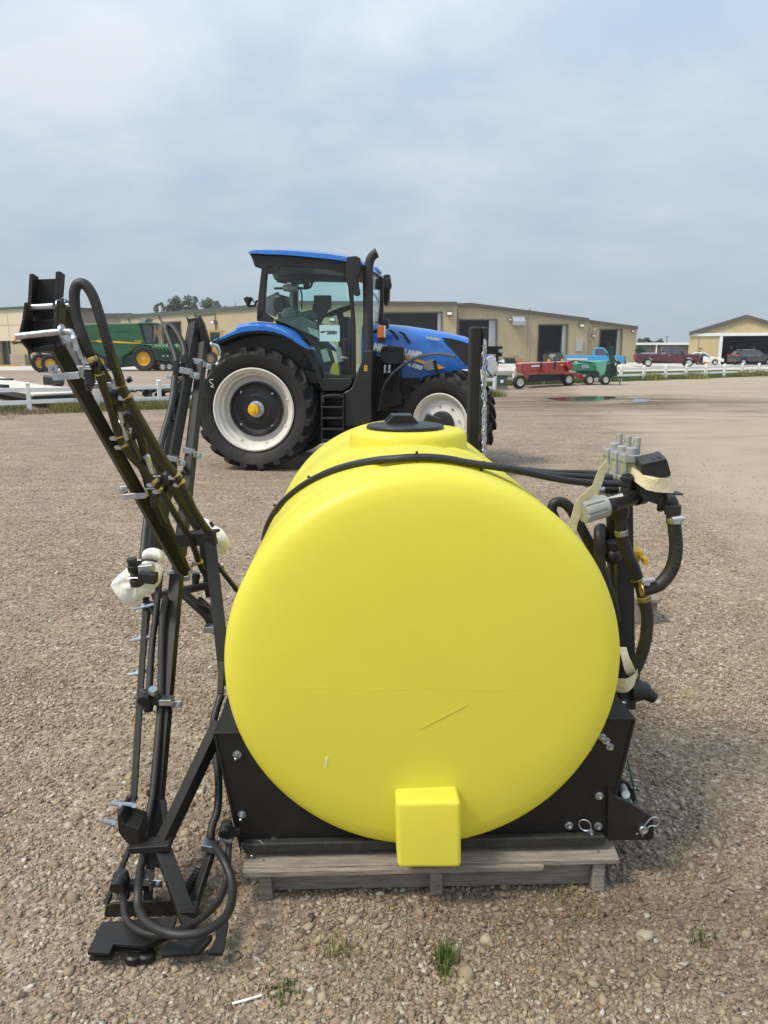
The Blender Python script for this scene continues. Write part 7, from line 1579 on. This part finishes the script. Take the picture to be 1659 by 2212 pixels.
# green tractor in the doorway of the machine shed
D = 99; c = P(1604, 756, D); DT = thing('row_crop_tractor', (c.x, D, 0), 'green tractor with mirrors standing in the dark doorway of the machine shed', 'tractor')
wp('cab_roof', [(1591, 742), (1594, 739), (1614, 739), (1617, 742), (1616, 745), (1592, 745)], D, 1.6, K['green'], DT, .08); wp('cab_glass', [(1593, 745), (1615, 745), (1614, 762), (1594, 762)], D + .1, 1.4, K['carglass'], DT, .03); wp('bonnet', [(1597, 758), (1611, 758), (1612, 778), (1596, 778)], D - 1.6, 1.8, K['green'], DT, .08)
for x in (1591.5, 1615): wp('cab_pillar', [(x, 744), (x + 2, 744), (x + 1.5, 764), (x, 764)], D, .15, K['green'], DT)
for x in (1583, 1622): c = P(x, 780, D); rwheel(DT, V((c.x, D + .6, .9)), .9, .5, .5, K['jdyellow'], 0, 14)
for x0, x1 in ((1580, 1592), (1616, 1628)): b = MB(); b.beam(P(x0, 749, D), P(x1, 748, D), .06, .06); b.box(P(min(x0, x1) if x0 < 1600 else x1, 751, D), (.28, .08, .45)); part('mirror', b, K['silver'], DT)
b = MB(); q = P(1603, 738, D + .4); b.lathe([(.12, 0), (.12, .12), (.04, .16)], q, (0, 0, 1), 10); part('beacon', b, K['amber'], DT)
# dark green implement half hidden behind the maroon pickup
# machine in the middle doorway, boxes and pile by the wall
D = 103; c = G(1180, 783); SK = thing('skid_steer', (P(1180, 756, D).x, D, 0), 'small dark machine with a pale side panel in the doorway behind the red implement', 'skid steer')
wp('body', zR((600, 290), (640, 285), (700, 275), (790, 272), (810, 300), (815, 370), (600, 372)), D, 1.8, mat('dark_machine_grey', (.05, .055, .055), .6), SK, .05); wp('side_panel', zR((642, 300), (650, 284), (712, 284), (716, 315), (685, 318), (680, 360), (640, 362)), D - .06, .1, K['roofm'], SK); wp('canopy', zR((600, 268), (800, 262), (800, 272), (600, 277)), D + .1, 1.5, K['black2'], SK)
for x in (630, 790): c = P(*zR((x, 370))[0], D); rwheel(SK, V((c.x, D - .1, .4)), .4, .3, .22, K['jdyellow'], 0)
def boxx(x0, x1, y0, y1, D, label):
    a = P(x0, y0, D); c = P(x1, y1, D); zz_ = c.z; b = MB(); b.box(((a.x + c.x) / 2, D + .5, zz_ + (a.z - zz_) / 2), (c.x - a.x, 1.0, a.z - zz_)); return single('cardboard_box', b, K['cardboard'], label, 'box', 'boxes by the workshop wall', bevel=.02)
zy = zR((250, 325), (308, 388), (312, 332), (368, 384), (210, 296), (266, 330))
boxx(zy[0][0], zy[1][0], zy[0][1], G(1, 784).z and 784 or 784, 99, 'upright brown cardboard box in the middle of the row by the workshop wall')
boxx(zy[2][0], zy[3][0], zy[2][1], 783.6, 99, 'rightmost brown cardboard box beside the open workshop doorway')
boxx(zy[4][0], zy[5][0], zy[4][1], 783.8, 100.5, 'tall pale cardboard box behind the tyre pile by the wall')
tb_ = [(1083, .5, .3), (1092, .5, .3), (1100, .5, .3), (1108, .52, .3), (1096, .5, .85), (1105, .5, .85)]
for k, (x, r_, z) in enumerate(tb_):
    b = MB(); c = P(x, 756, 98.6); b.lathe([(.28, -.15), (.45, -.18), (r_, -.1), (r_, .1), (.45, .18), (.28, .15), (.28, -.15)], (c.x, 98.6, z * .6), (RND.uniform(-.1, .1), -.15, 1), 18)
    single('old_tyre', b, K['tyre'], ('leftmost bottom-row black tyre in the pile by the tan wall', 'second bottom-row tyre from the left in the pile by the wall', 'third bottom-row tyre from the left in the pile by the wall', 'bottom-row tyre nearest the cardboard boxes in the pile', 'left tyre of the two lying on top of the pile', 'right tyre of the two on top of the pile, by the boxes')[k], 'tyre', 'old tyres piled by the workshop wall')
b = MB(); c = P(1514, 756, 91.5); 
MO = thing('quad_bike', (c.x, 91.5, 0), 'dark quad bike with upright handlebars just behind the white sedan', 'quad bike')
for x in (1509, 1519): q = P(x, 775, 91.5); rwheel(MO, V((q.x, 91.5, .3)), .3, .25, .15, K['silver'])
wp('body', [(1506, 770), (1510, 762), (1517, 760), (1521, 768), (1519, 776), (1508, 776)], 91.5, .8, K['black2'], MO, .05); b = MB(); b.tube([P(1511, 762, 91.5), P(1513, 752, 91.5), P(1517, 755, 91.5)], .05, 6); b.beam(P(1509, 753, 91.3), P(1517, 752, 91.9), .06, .06); part('handlebar', b, K['black2'], MO)
